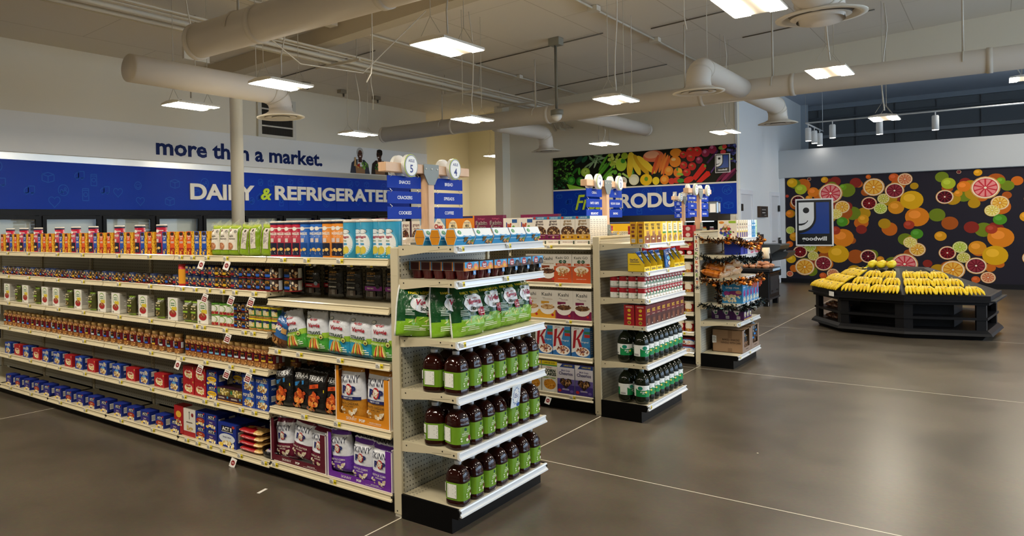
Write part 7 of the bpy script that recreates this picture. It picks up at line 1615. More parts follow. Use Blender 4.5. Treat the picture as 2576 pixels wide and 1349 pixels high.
for y, pr in U:
    k = id(pr); seen[k] = seen.get(k, 0) + 1
    cface(pr, y, ZC, '%s box on top cereal shelf, %s of two from the middle post' % (nmz[k], ORD[seen[k] - 1]), 'top shelf cereal boxes')
for i in range(5): cface(rb, .70 - .05 * i, ZC, 'maroon cereal box in the rear row, %s counted toward the middle corner post' % ORD[i], 'top shelf cereal boxes', inset=.03 + .2, D=.056)
def kashi(band, pal, word, W=.148, go=False):
    H = .225
    return cereal('kashi_box', W, H, '#eeeae2', ([('t', 'Kashi GO', -.02, .88, .09, '#2a3a2c', .74, .01), ('e', -.12, .74, .1, .06, '#2a5a3a'), ('e', .1, .74, .1, .06, '#2a5a3a'), ('t', '10g  10g', 0, .74, .04, '#eef', .3), ('r', -.4, .6, .46, .68, band), ('t', 'PROTEIN + FIBER', 0, .64, .035, '#efe6dc', .6), ('r', -.5, 0, .5, .58, band), ('e', .0, .46, .4, .12, '#efe4d6'), ('pile', .02, .38, .3, .14, pal, 34, .06), ('t', word, 0, .14, .035, '#f4e8dc', .6)] if go else
      [('t', 'Kashi', -.02, .85, .12, '#26302a', .66, .01), ('t', 'organic', -.2, .72, .03, '#555', .2), ('t', word, .04, .675, .04, '#7a2a4a' if band == '#7a1248' else '#a8803a', .6, .01), ('r', -.36, .5, .1, .6, band), ('r', -.5, 0, .5, .3, band), ('e', 0, .33, .42, .2, '#f2eee8'), ('e', 0, .4, .38, .09, pal[0]), ('pile', 0, .42, .36, .09, pal, 36, .055), ('e', .3, .12, .07, .045, '#c2202a')]), side='#e6e2da')
kc, kg, kh, kb_ = kashi('#8a3a1a', ['#5a3420', '#3a2010', '#7a5030'], 'cinnamon harvest'), kashi('#c8501c', ['#c9a06a', '#a8743a', '#e6cf9c'], 'peanut butter crunch', go=True), kashi('#d9a02c', ['#c9a06a', '#a8743a', '#e0c08a'], 'honey toasted oat'), kashi('#7a1248', ['#6a4428', '#8a6038', '#4a2c18'], 'berry fruitful')
for i, (y, pr, t) in enumerate(((.55, kc, 'brown-banded'), (.432, kc, 'brown-banded'), (.306, kg, 'orange-banded'), (.155, kg, 'orange-banded'))): cface(pr, y, 1.008, '%s white cereal box on the second shelf, %s of two counted toward the post' % (t, ORD[i % 2]), 'second shelf cereal boxes')
for i, (y, pr, t) in enumerate(((.58, kh, 'gold-banded'), (.442, kh, 'gold-banded'), (.302, kb_, 'berry purple-banded'), (.153, kb_, 'berry purple-banded'))): cface(pr, y, .72, '%s white cereal box on the third shelf, %s of two counted toward the post' % (t, ORD[i % 2]), 'third shelf cereal boxes')
sk = cereal('special_flake_box', .15, .235, '#e9eaea', [('p', [(.5, .98), (.5, .3), (-.1, .22), (.2, .98)], '#3a86c4'), ('p', [(-.5, .12), (-.5, 0), (.5, 0), (.5, .36), (-.08, .22)], '#2a6ab0'), ('p', [(-.36, .86), (-.2, .9), (-.3, .3), (-.44, .26)], '#a81c2a'), ('p', [(-.28, .55), (.12, .95), (.2, .9), (-.14, .58)], '#a81c2a'), ('p', [(-.2, .62), (-.06, .3), (.12, .26), (-.06, .6)], '#a81c2a'), ('t', 'SPECIAL', -.2, .94, .035, '#777', .3), ('r', .2, .66, .5, .76, '#b8342a'), ('r', .2, .78, .5, .86, '#3a7a4a'), ('t', 'Original', .22, .5, .07, '#f2f4f6', .5, .01), ('e', .1, .18, .38, .16, '#efe9e4'), ('pile', .1, .2, .33, .12, ['#8a4a2c', '#b87a4a', '#6a2a30', '#d9a98a'], 40, .055)], side='#2a6ab0')
for i, y in enumerate((.475, .33, .17)): cface(sk, y, .431, 'blue and white flake box with big red letter, %s of three counted toward the post' % ORD[i], 'red letter cereal boxes')
cf = cereal('corn_flake_box', .13, .245, '#eceae0', [('r', -.5, .88, .5, 1, '#d9c41c'), ('t', 'LARGE SIZE', 0, .94, .05, '#2a4a2a', .7, .02), ('r', -.5, .84, .5, .88, '#4a9a4a'), ('t', "Kellogg's", 0, .79, .05, '#a81c2a', .5, .01, .2), ('t', 'CORN\nFLAKES', .04, .63, .22, '#22362a', .8, .05), ('p', [(-.5, .7), (-.36, .62), (-.36, .5), (-.5, .46)], '#b8242a'), ('r', -.4, .44, .4, .47, '#7aa53a')] + bowl(.02, .24, .4, ['#d9962a', '#c07a1c', '#e8b45a', '#a8601c'], '#e6e9ea'), side='#dfe0d4')
ch = cereal('multi_grain_box', .142, .235, '#6f62b0', [('r', -.5, .5, .5, .88, '#e2e0ee'), ('r', -.5, .88, .5, 1, '#22408a'), ('p', [(-.5, 1), (-.2, 1), (-.38, .86), (-.5, .86)], '#e9ecee'), ('t', 'LARGE SIZE', .14, .95, .05, '#e6d23a', .5, .02), ('lines', -.3, .87, .4, .89, 1, '#e6eaf2'), ('t', 'Multi Grain', 0, .78, .06, '#3a3a8a', .5, .01), ('t', 'Cheerios', 0, .68, .11, '#2a2a6e', .8, .02), ('r', -.5, 0, .5, .3, '#3f2f86'), ('p', [(0, .16), (-.36, .38), (-.3, .5), (-.12, .52), (0, .46), (.12, .52), (.3, .5), (.36, .38)], '#2a1c1a'), ('pile', 0, .38, .28, .11, ['#6a4428', '#8a6038', '#c9a06a'], 44, .05), ('e', -.36, .1, .1, .05, '#b8242a'), ('lines', -.2, .12, .2, .18, 2, '#d9d4ee'), ('e', .34, .1, .1, .045, '#6a5ab0')], side='#c9cfe2')
for i, (y, pr) in enumerate(((.57, cf), (.433, cf), (.296, ch), (.148, ch))): cface(pr, y, .128, '%s on the base cereal shelf, %s of two toward the post' % (('white-yellow corn flake box', 'purple multi grain loop box')[pr is ch], ORD[i % 2]), 'base shelf cereal boxes')
# farther cereal bays
for sec in (1, 2, 3):
    for i in range(6):
        y = .06 + RUN * sec + .09 + .147 * i
        for z, pr, t in ((1.008, kc, 'second'), (.72, kh, 'third'), (.431, sk, 'fourth')):
            if sec == 1 and i < 4: cface(pr, y, z, 'cereal box farther back on the %s shelf, %s in bay %s' % (t, ORD[i], ORD[sec]), 'cereal boxes in the far bays')
        if sec > 1 and i % 2: cface((mw, rb, cx)[i % 3], y, ZC, 'cereal box on the top shelf farther back, %s in bay %s' % (ORD[i], ORD[sec]), 'cereal boxes in the far bays')
# bread on the away-facing top shelf of the nearest run, coffee and drink mix behind the middle run
def loaf(seed):
    m = MB(); pts = [(-.1, 0), (.1, 0), (.1, .04), (.085, .085), (.04, .1), (-.04, .1), (-.085, .085), (-.1, .04)]
    m.prism(pts, lambda t, p, q: (t, p * .62, q), -.12, .12, '#e9dcc4', 'film', True); m.tube([(.12, 0, .05), (.15, 0, .055), (.17, 0, .05)], [.04, .012, .03], '#efe9dc', 'film', n=10)
    for i in range(4): m.faces([(-.09 + .05 * i, -.0625, .02 + .015 * (i % 2)), (-.06 + .05 * i, -.0625, .02), (-.062 + .05 * i, -.0625, .05), (-.085 + .05 * i, -.0625, .045)], [(0, 1, 2, 3)], ('#b8242a', '#c9473a')[i % 2], 'film')
    o = m.build('bread_loaf'); o['category'] = 'bread'; return o
lo = loaf(1)
for i in range(5): put(lo, .60, .16 + .17 * i, 1.313, PI / 2 + .08 * (-1) ** i, 'clear-wrapped bread loaf with red print on the top, %s from the aisle sign post' % ORD[i], 'wrapped bread loaves')
cfz = canister('coffee_can', 'can', .048, .135, '#e0b01c', [('r', -.5, .72, .5, 1, '#a81820'), ('r', -.14, .3, .14, .62, '#b8242a'), ('lines', -.1, .36, .1, .56, 2, '#f2e8c8'), ('r', .2, .1, .36, .7, '#d9d4c0'), ('lines', .21, .12, .35, .66, 7, '#77725f'), ('r', -.38, .1, -.24, .7, '#8aa5a0')], lid='#b01c22', rims=False)
for i in range(7): put(cfz, GX + .55, .2 + .105 * i, 1.31, -.6, 'yellow red-lidded coffee can on the middle run top shelf, %s from the sign post' % ORD[i], 'coffee cans')
for i in range(5): put(cfz, GX + .66, .2 + .105 * i, 1.31, -.9, 'yellow red-lidded coffee can in the second row behind, %s from the sign post' % ORD[i], 'coffee cans')
# ---------------------------------------------------------------- soup run
def gf(pr, y, z, lab, grp, D, **k): return face(pr, y, z, lab, grp, D, 2 * GX, **k)
pj = canister('red_label_can', 'can', .041, .112, '#a01620', [('r', -.5, .74, .5, .95, '#e3d6b8'), ('e', 0, .5, .15, .3, '#efe6d2'), ('lines', -.1, .38, .1, .64, 2, '#22362a'), ('e', 0, .16, .14, .14, '#c9863a'), ('pile', 0, .16, .11, .1, ['#d9a24a', '#8a3a1c', '#6a8a3a'], 12, .03)], lid=None)
for li, z in enumerate(G3[2:6]):
    for t in range(1):
        for i in range(8):
            gf(pj, .125 + .088 * i, z, 'red-labelled soup can, %s from the decorated post on the %s soup shelf' % (ORD[i], ('third', 'fourth', 'fifth', 'sixth')[li]), 'red label soup cans', .082)
bw = canister('meal_bowl', 'bowl', .06, .07, '#8a1420', [('r', -.5, .0, .5, .55, '#e9ebee'), ('e', 0, .5, .2, .3, '#2a6ab8'), ('e', -.02, .4, .18, .3, '#eef0f2'), ('pile', -.02, .3, .12, .2, ['#b8342a', '#4a2c1c', '#d9a24a'], 12, .03), ('lines', -.2, .68, .0, .86, 1, '#f2e6da')], rims=False, lid='#8a1420')
for t in range(2):
    for i in range(5): gf(bw, .14 + .13 * i, .123 + .078 * t, 'white and dark red meal bowl in the %s tier, %s from the decorated post' % (('lower', 'upper')[t], ORD[i]), 'meal bowls', .12)
rx = carton('red_soup_carton', 'box', .17, .08, .085, '#a8141c', [('e', 0, .56, .28, .24, '#e9dfc4'), ('e', 0, .78, .12, .14, '#e9dfc4'), ('lines', -.18, .5, .18, .64, 1, '#22362a'), ('r', -.26, .26, .26, .4, '#efe6d2'), ('pile', .34, .7, .1, .12, ['#d9862a', '#c9a24a'], 8, .05), ('r', -.48, .78, -.34, .94, '#d9a08a')])
rp = canister('soup_cup', 'cup', .035, .05, '#a8141c', [('e', 0, .5, .12, .34, '#efe9e0')], lid='#8a1018', rims=False)
for i in range(4):
    gf(rx, .15 + .178 * i, 1.128 + .052, 'red soup carton lying on soup cups, %s from the decorated post' % ORD[i], 'red soup cartons', .08)
for i in range(8): gf(rp, .105 + .089 * i, 1.128, 'red soup cup under the cartons, %s from the decorated post' % ORD[i], 'red soup cups', .07)
tr2 = carton('red_cup_tray', 'tray', .16, .11, .062, '#a31520', [('e', -.22, .45, .14, .34, '#e0c9bc'), ('e', .22, .45, .14, .34, '#e0c9bc'), ('r', -.5, .86, .5, 1, '#c22430')], topc='#b81c26')
for t in range(2):
    for i in range(4): gf(tr2, .15 + .165 * i, G3[0] + .064 * t, 'red cup tray in the %s layer on the top soup shelf, %s from the post' % (('lower', 'upper')[t], ORD[i]), 'red cup trays', .11)
# yellow cartons on the short run
yc = carton('yellow_carton', 'box', .3, .16, .17, '#e0ac12', [('r', -.5, .9, .5, 1, '#2a2f5a')])
for i in range(5): face(yc, 1.15 + .31 * i, 1.3, 'plain yellow carton on the short run behind the soup run, %s from its end' % ORD[i], 'yellow cartons', .16, 3 * GX)

# ---------------------------------------------------------------- decorated end shelving
K2 = 2
fn = carton('fruit_snack_box', 'box', .07, .17, .185, '#eadfc6', [('pile', 0, .72, .3, .2, ['#1f1a1c', '#b8342a', '#4a6a2a', '#2a2a3a'], 16, .1), ('r', -.26, .34, .3, .42, '#e2c21c'), ('r', -.26, .06, .3, .34, '#4a2a7a')], left=[('r', -.48, .03, .48, .97, '#efe6d2'), ('pile', 0, .45, .36, .3, ['#b8342a', '#3a4aa8', '#6aa03a', '#e8c49a', '#7a3a2a', '#2a3a8a'], 40, .1), ('r', .08, .84, .46, .96, '#9cc42e'), ('e', -.3, .88, .14, .07, '#e08a2a')], side='#ead9b8')
wh = carton('white_snack_box', 'box', .07, .17, .185, '#e6ecf2', [('pile', .1, .5, .3, .4, ['#c9d4e0', '#f4f6f8', '#a8b0bc', '#5a3a4a'], 18, .08)])
blx = carton('blue_snack_box', 'box', .07, .17, .185, '#3a8ac0', [('r', -.4, .66, .4, .74, '#e3eef4'), ('p', [(-.3, 1), (.4, 1), (.4, .84), (0, .8)], '#e3eef4'), ('pile', 0, .3, .34, .2, ['#a8d0e6', '#e6f2f8', '#6aa8d0'], 16, .1)])
gnx = carton('green_snack_box', 'box', .07, .17, .185, '#dfeee0', [('r', .24, 0, .42, 1, '#6ab42e'), ('r', -.5, .6, .2, .68, '#a9d8b8'), ('pile', -.1, .35, .3, .2, ['#b8e0c4', '#7ac48a'], 12, .1)])
rowx = [(.085 + .0, fn), (.19, fn), (.275, fn), (.36, fn), (.445, fn), (.53, wh), (.612, wh), (.695, blx), (.772, blx), (.848, gnx)]
nmx = {id(fn): 'cream fruit snack box', id(wh): 'white frosty snack box', id(blx): 'pale blue snack box', id(gnx): 'white and green snack box'}; cnt = {}
for x, pr in rowx:
    c = cnt.get(id(pr), 0); cnt[id(pr)] = c + 1
    cap_(pr, x, 1.293, '%s on the decorated top shelf, %s from the lettered post' % (nmx[id(pr)], ORD[c]), 'boxes on the decorated top shelf', .17, K2)
bl2 = carton('royal_blue_box', 'box', .12, .15, .135, '#1430a0', [('r', -.5, 0, .5, .04, '#0f2580')], side='#1430a0'); 
ps1 = carton('pastel_box', 'box', .115, .1, .135, '#e6e2ea', [('pile', .1, .4, .36, .3, ['#c9a8c0', '#e8d0d8', '#a8c4e0', '#d86a7a'], 22, .08), ('r', -.4, .8, .4, .92, '#c9d4e0')]); ps2 = carton('pastel_box', 'box', .115, .1, .135, '#efe6ea', [('p', [(-.5, 0), (.5, 0), (.5, .2), (-.5, .1)], '#d96a8a'), ('pile', 0, .5, .3, .3, ['#a8b4e0', '#e8c8d0', '#f4f0f2'], 18, .08)])
for i, x in enumerate((.26, .4)): cap_(bl2, x, 1.127, 'plain royal blue box on the second decorated shelf, %s of two from the lettered post' % ORD[i], 'royal blue boxes', .15, K2)
for i, x in enumerate((.53, .65, .77, .865)): cap_(ps1 if i % 2 == 0 else ps2, x, 1.127, 'white pastel box behind the red letters, %s of four from the blue boxes' % ORD[i], 'pastel boxes', .1, K2)
def pretzel():
    m = MB(); vs = []; fs = []; cs = []; n = 10; rg = random.Random(3)
    return bag('pretzel_bag', 'bag', .24, .2, .08, lambda u, v: ['#c06a1c', '#b05c14', '#d07c28', '#94480f', '#b8661c'][int((u + .5) * 37 + v * 53) % 5] if .08 < v < .92 else '#c9a27a', [('pile', 0, .5, .36, .36, ['#8a4414', '#c97a2c', '#5a2a0c', '#e0a05a'], 36, .07), ('p', [(-.3, .44), (-.14, .46), (.0, .56), (-.14, .6)], '#dcd4c8'), ('pile', .2, .4, .2, .2, ['#1f1a1c', '#d9822a'], 8, .06)], 3, nu=12, nv=12, seal='#d8b890')
pz = pretzel()
for i, (x, dy, z, t, r, rz) in enumerate(((.13, .06, .895, -1.35, .1, .1), (.30, .04, .895, -1.3, -.1, -.1), (.48, .05, .9, -1.35, .05, .15), (.66, .04, .9, -1.3, .1, -.1), (.83, .05, .9, -1.3, -.1, .1), (.24, .07, .95, -1.3, -.15, .2), (.42, .06, .96, -1.3, .1, -.15), (.6, .06, .975, -1.3, .05, .1), (.78, .06, .98, -1.3, .12, -.1), (.5, .08, 1.03, -1.3, .1, .1), (.68, .08, 1.045, -1.3, -.1, -.05), (.84, .09, 1.04, -1.3, -.15, .1))):
    put(pz, 2 * GX + x, YF + .16 - .1 * 0, z + .02, rz, 'orange pretzel snack bag in the heap, %s counted from the lettered post upward' % ORD[i], 'heaped pretzel bags', t, r)
rcx = carton('crisp_rice_box', 'box', .13, .19, .235, '#2f8ac4', [('r', -.5, .82, .5, 1, '#eef2f4'), ('e', -.34, .88, .12, .06, '#1f7a4a'), ('t', 'crisp rice', 0, .68, .08, '#f4f6f6', .8, .03), ('e', 0, .4, .3, .14, '#8a2a78'), ('e', .1, .5, .14, .08, '#a83a8c'), ('pile', 0, .16, .36, .13, ['#f0e8cc', '#d8cc9c', '#fbf6e4'], 40, .06)],
     left=[('r', -.5, .84, .5, 1, '#eef2f4'), ('e', -.32, .9, .12, .06, '#1f7a4a'), ('e', -.32, .9, .1, .05, '#2a9a5c'), ('e', .3, .84, .14, .07, '#eef2f4'), ('t', 'crisp rice', 0, .66, .12, '#f4f6f6', .8, .03), ('e', .1, .42, .36, .12, '#7a2468'), ('e', .3, .48, .14, .08, '#c08a6a'), ('e', -.28, .42, .14, .1, '#a83a8c'), ('pile', -.05, .2, .42, .16, ['#f0e8cc', '#d8cc9c', '#fbf6e4', '#c9bc8a'], 60, .06)], side='#2f8ac4')
for i, x in enumerate((.31, .45, .585, .72, .85)): cap_(rcx, x, .63, 'blue crisp rice cereal box behind the garland, %s of five from the lettered post' % ORD[i], 'crisp rice boxes', .19, K2)
px_ = carton('purple_box', 'box', .1, .1, .095, '#4a1a5a', [('e', 0, .6, .34, .3, '#e6e2d6'), ('pile', 0, .55, .26, .2, ['#c9b060', '#6a8a3a', '#f0e8c8'], 22, .08), ('r', -.5, .06, .5, .14, '#d9b03a')], left=[('p', [(-.5, 1), (.1, 1), (.0, .55), (-.2, .5)], '#e3dfe0'), ('e', -.1, .72, .1, .1, '#2a7a4a'), ('r', -.16, .1, .16, .42, '#e6e0e6'), ('bars', -.13, .12, .13, .38)], side='#4a1a5a')
for j in range(4): cap_(px_, .33, .455, 'purple boxed dinner in the side column, %s back from the shelf front' % ORD[j], 'purple boxes', .1, K2, inset=.012 + .082 * j if False else .012 + .0) if j == 0 else put(px_, 2 * GX + .33 - .0, YF + .062 + .101 * j, .455, 0, 'purple boxed dinner in the side column, %s back from the shelf front' % ORD[j], 'purple boxes') if j < 3 else None
for i in range(2): cap_(px_, .435 + .105 * i, .455, 'purple boxed dinner in the front row, %s beside the side column' % ORD[i], 'purple boxes', .1, K2)
rs = bag('red_snack_bag', 'bag', .12, .1, .03, '#6a1a24', [('pile', 0, .5, .4, .4, ['#a83a44', '#d8b0a0', '#3a1218'], 18, .09)], 2, nu=8, nv=8, seal='#8a3a44'); bs = bag('black_snack_bag', 'bag', .12, .1, .03, '#17171b', [('lines', -.3, .3, .3, .7, 4, '#5a5c66')], 4, nu=8, nv=8, seal='#2a2a30')
for i in range(6): put(rs if i < 3 else bs, 2 * GX + (.62 if i < 3 else .8), YF + .12, .46 + .032 * (i % 3), .1 * (-1) ** i, '%s snack bag lying flat, %s from the bottom of its stack' % (('dark red', 'black')[i > 2], ORD[i % 3]), 'flat snack bags', -1.45)
def snack_case(x0, x1, D, H, label, bagcol, blue):
    W = x1 - x0; m = MB(); Kc = '#8f7256'; t = .005; wl, wr = -W * .3, W * .34
    m.box(-W / 2, W / 2, -D / 2, D / 2, 0, t, Kc, 'card_matt'); m.box(-W / 2, W / 2, D / 2 - t, D / 2, 0, H, Kc, 'card_matt')
    for s in (-1, 1): m.box(s * W / 2 - t, s * W / 2, -D / 2, D / 2, 0, H, Kc, 'card_matt') if s > 0 else m.box(-W / 2, -W / 2 + t, -D / 2, D / 2, 0, H, Kc, 'card_matt')
    m.box(-W / 2 + t, wl, -D / 2, -D / 2 + t, 0, H, '#8a7668', 'card_matt'); m.box(wr, W / 2 - t, -D / 2, -D / 2 + t, 0, H, '#8a7668', 'card_matt'); m.box(wl, wr, -D / 2, -D / 2 + t, 0, H * .22, '#8a7668', 'card_matt')
    if not blue: m.box(-W / 2, W / 2, -D / 2, D / 2, H - t, H, '#94775a', 'card_matt')
    else: m.prism([(-D / 2, H), (D / 2, H), (D / 2, H + t), (-D / 2, H + t)], lambda tt, p, q: (tt, p, q), -W / 2, W / 2, '#94775a', 'card_matt')
    paint(m, lambda u, v, o: (u, -D / 2 - o, v), W, H, [('lines', -.1, .1, .2, .16, 1, '#3a2e24')], 'card_matt')
    if not blue: paint(m, lambda u, v, o: (-W / 2 - o, -u, v), D, H, [('r', .02, .02, .16, .2, '#7d6249'), ('r', .02, .62, .16, .98, '#7d6249'), ('t', 'BAKED SNACKS', .12, .56, .08, '#2c2119', .56, .01), ('t', 'HANDLE WITH CARE', .12, .43, .08, '#2c2119', .66, .01), ('p', [(-.5, .38), (-.5, .72), (-.36, .7), (-.36, .4)], '#dcdcd8'), ('lines', -.48, .44, -.38, .68, 6, '#85827c')], 'card_matt')
    o = m.build('snack_case'); thing(o, label, 'carton', 'brown snack cases'); o.location = (2 * GX + (x0 + x1) / 2, YF + .012 + D / 2, .127); return o
snack_case(.21, .55, .28, .235, 'brown carton printed baked snacks on the decorated base shelf', 0, False)
snack_case(.555, .90, .28, .235, 'brown open carton of blue snack bags beside the printed one', 0, True)
bk = bag('baked_snack_bag', 'bag', .1, .19, .05, lambda u, v: '#141316' if v > .5 else '#6a4a34', [('lines', -.3, .76, .3, .84, 1, '#c9a05a'), ('p', [(-.5, .5), (.5, .62), (.5, .54), (-.5, .42)], '#a8322a'), ('pile', 0, .25, .36, .2, ['#7a5638', '#9a7450', '#5a3a24'], 24, .09)], 2, nu=8, nv=10); bb2 = bag('baked_snack_bag', 'bag', .1, .2, .05, lambda u, v: '#16151a' if v > .45 else '#5a4434', [('r', -.4, .42, .4, .52, '#2a7ac0'), ('lines', -.2, .74, .2, .84, 2, '#c9c4b8'), ('pile', 0, .2, .36, .16, ['#7a5638', '#4a3222'], 18, .09)], 5, nu=8, nv=10)
for i, x in enumerate((.345, .425)): cap_(bk, x, .135, 'red-striped black snack bag in the printed carton window, %s of two' % ORD[i], 'snack bags in brown cartons', .05, K2, inset=.025)
for i, (x, t) in enumerate(((.69, 0), (.76, .08), (.82, -.1))): cap_(bb2, x, .14 + .035 * i, 'blue-striped black snack bag in the open carton, %s of three' % ORD[i], 'snack bags in brown cartons', .05, K2, inset=.02, roll=t)
# garlands
def garland(pts, pal, star, label, n=520, seed=1):
    rg = random.Random(seed); root_m = MB(); pts = [Vector(p) for p in pts]; root_m.tube(pts, .006, pal[0], 'paint', n=6)
    o = root_m.build('tinsel_garland'); thing(o, label, 'garland', 'tinsel garlands'); t = MB(); L = len(pts) - 1
    for i in range(n):
        s = rg.random() * L; k = min(int(s), L - 1); p = pts[k].lerp(pts[k + 1], s - k); d = Vector((rg.gauss(0, 1), rg.gauss(0, 1), rg.gauss(0, 1))).normalized(); l = rg.uniform(.022, .05); q = p + d * l; w = d.cross(Vector((rg.gauss(0, 1), rg.gauss(0, 1), rg.gauss(0, 1)))).normalized() * .0035
        t.faces([tuple(p - w), tuple(p + w), tuple(q + w * 1.6), tuple(q - w * 1.6)], [(0, 1, 2, 3)], pal[i % len(pal)], 'tinsel')
    x = t.build('tinsel', o); x['kind'] = 'stuff'
    if star:
        for i in range(9):
            s = rg.random() * L; k = min(int(s), L - 1); p = pts[k].lerp(pts[k + 1], s - k) + Vector((rg.uniform(-.01, .01), -.045, rg.uniform(-.045, .02))); r = rg.uniform(.018, .028); sm = MB(); a0 = rg.uniform(0, 1); c5 = [(r * (1 if j % 2 == 0 else .45) * math.cos(a0 + PI * j / 5), r * (1 if j % 2 == 0 else .45) * math.sin(a0 + PI * j / 5)) for j in range(10)]
            if star == 'star': sm.prism(c5, lambda tt, u, v: (p.x + u, p.y + tt, p.z + v), -.0008, .0008, '#d9dade', 'tinsel'); sm.build('foil_star', o)
            else: sm.lathe([(.002, -.018), (.02, -.008), (.022, .004), (.012, .016), (.003, .018)], 12, '#c06a1c', 'tinsel', axis=lambda v: (p.x + v[0], p.y + v[1], p.z + v[2])); sm.build('foil_pumpkin', o)
X0 = 2 * GX; yf = YF - .02
def sag(z, d, n=16, seed=0): return [(X0 + .0 + .93 * i / n, yf + .015 * math.sin(i * 1.3 + seed), z - d * math.sin(PI * i / n) + .012 * math.sin(i * 2.1 + seed)) for i in range(n + 1)]
side_pts = lambda z, dz: [(X0 - .015, YF + .33 - .33 * i / 6, z - dz * math.sin(PI * i / 6)) for i in range(6)]
cop = ['#2a1a10', '#7a4a1c', '#b8742c', '#1c1412', '#4a2a12', '#d98a3a']; blk_ = ['#141a1c', '#0f1214', '#22302c', '#2c3436', '#1a2422']
garland(side_pts(1.30, .03) + sag(1.275, .05), cop, 'pumpkin', 'copper and black tinsel garland along the decorated top shelf edge', 700, 1)
garland(side_pts(1.12, .04) + sag(1.105, .05, seed=1), blk_, 'star', 'dark tinsel garland with silver stars along the second decorated shelf', 700, 2)
garland(side_pts(.88, .02) + sag(.875, .02, seed=2), cop, 'pumpkin', 'copper and black tinsel garland under the heap of pretzel bags', 650, 3)
garland(side_pts(.63, .03) + sag(.615, .03, seed=3), blk_, 'star', 'dark tinsel garland with silver stars under the crisp rice boxes', 700, 4)
garland([(X0 + .06, YF + .2, .86), (X0 + .05, YF + .18, .78), (X0 + .07, YF + .2, .7), (X0 + .06, YF + .18, .64)], cop[:2] + blk_[:2], None, 'short tinsel tail hanging down beside the crisp rice boxes', 160, 5)
# lettered post strip and letter banners
def letters():
    m = MB(); m.box(-.0015, 0, .004, .046, .0, .62, '#e9e0c8', 'card'); o = m.build('letter_strip', loc=(X0 - .001, 0, .74)); thing(o, 'paper strip reading trick or treat down the decorated corner post', 'decoration')
    t = MB(); cl = ['#3a2a5a', '#d9622a', '#8a1c2a', '#3a2a5a', '#5a8a2a']; f = lambda u, v, off: (-.002 - off, .025 - u, v)
    A = [('t', c, 0, .565 - .0395 * i - (.012 if i > 4 else 0) - (.012 if i > 6 else 0), .031, cl[i % 5], .028, .03) for i, c in enumerate('TRICKORTREAT')]
    paint(t, f, 1, 1, A + [('e', -.012, .6, .008, .008, '#d9722a'), ('e', .012, .598, .006, .006, '#222'), ('e', -.012, .37, .01, .006, '#4a8a2a')], 'card'); t.build('lettering', o)
    s = MB(); c = (.004, .024)
    for k in range(8): a = PI * (k + .5) / 8 - PI / 2; sgn = 1 if k < 4 else -1; s.tube([(-.004, .025, .06), (-.006, .025 + .018 * math.cos(2 * PI * k / 8 + .4), .06 + .018 * math.sin(2 * PI * k / 8 + .4)), (-.004, .025 + .028 * math.cos(2 * PI * k / 8 + .2), .06 + .028 * math.sin(2 * PI * k / 8 + .2))], .002, '#141414', 'paint', n=5)
    s.ball((-.006, .025, .06), .008, '#141414', 'paint'); s.build('paper_spider', o)
    for nm, word, z, x0 in (('letter_banner', 'HAPPY', 1.2, .60), ('letter_banner', 'HAUNTING', .83, .44)):
        b = MB(); b.tube([(x0 - .02, YF - .03, z + .04), (x0 + .2, YF - .032, z + .03), (x0 + .4, YF - .03, z + .045)], .0015, '#5a2a1a', 'paint', n=4); q = b.build(nm, loc=(X0, 0, 0)); thing(q, 'red cut-out letter banner hanging from the %s decorated shelf edge' % ('top' if z > 1 else 'pretzel'), 'decoration')
        for i, ch_ in enumerate(word):
            v, fs2, tw, th = text_geo(ch_, .04, .1); h = .085 if z > 1 else .075; sy = h / th; sx = min(sy, .06 / max(tw, .2)); n = len(v); g = MB(); xx = x0 + (.062 if z > 1 else .055) * i; zz = z - .015 + .01 * math.sin(i * 2)
            pp = [(xx + p[0] * sx, YF - .034, zz + p[1] * sy) for p in v]; g.faces(pp + [(a, b_ + .002, c2) for a, b_, c2 in pp], [tuple(t_) for t_ in fs2] + [tuple(n + k for k in t_[::-1]) for t_ in fs2], '#b0371c', 'card'); g.build('cut_letter', q)
letters()
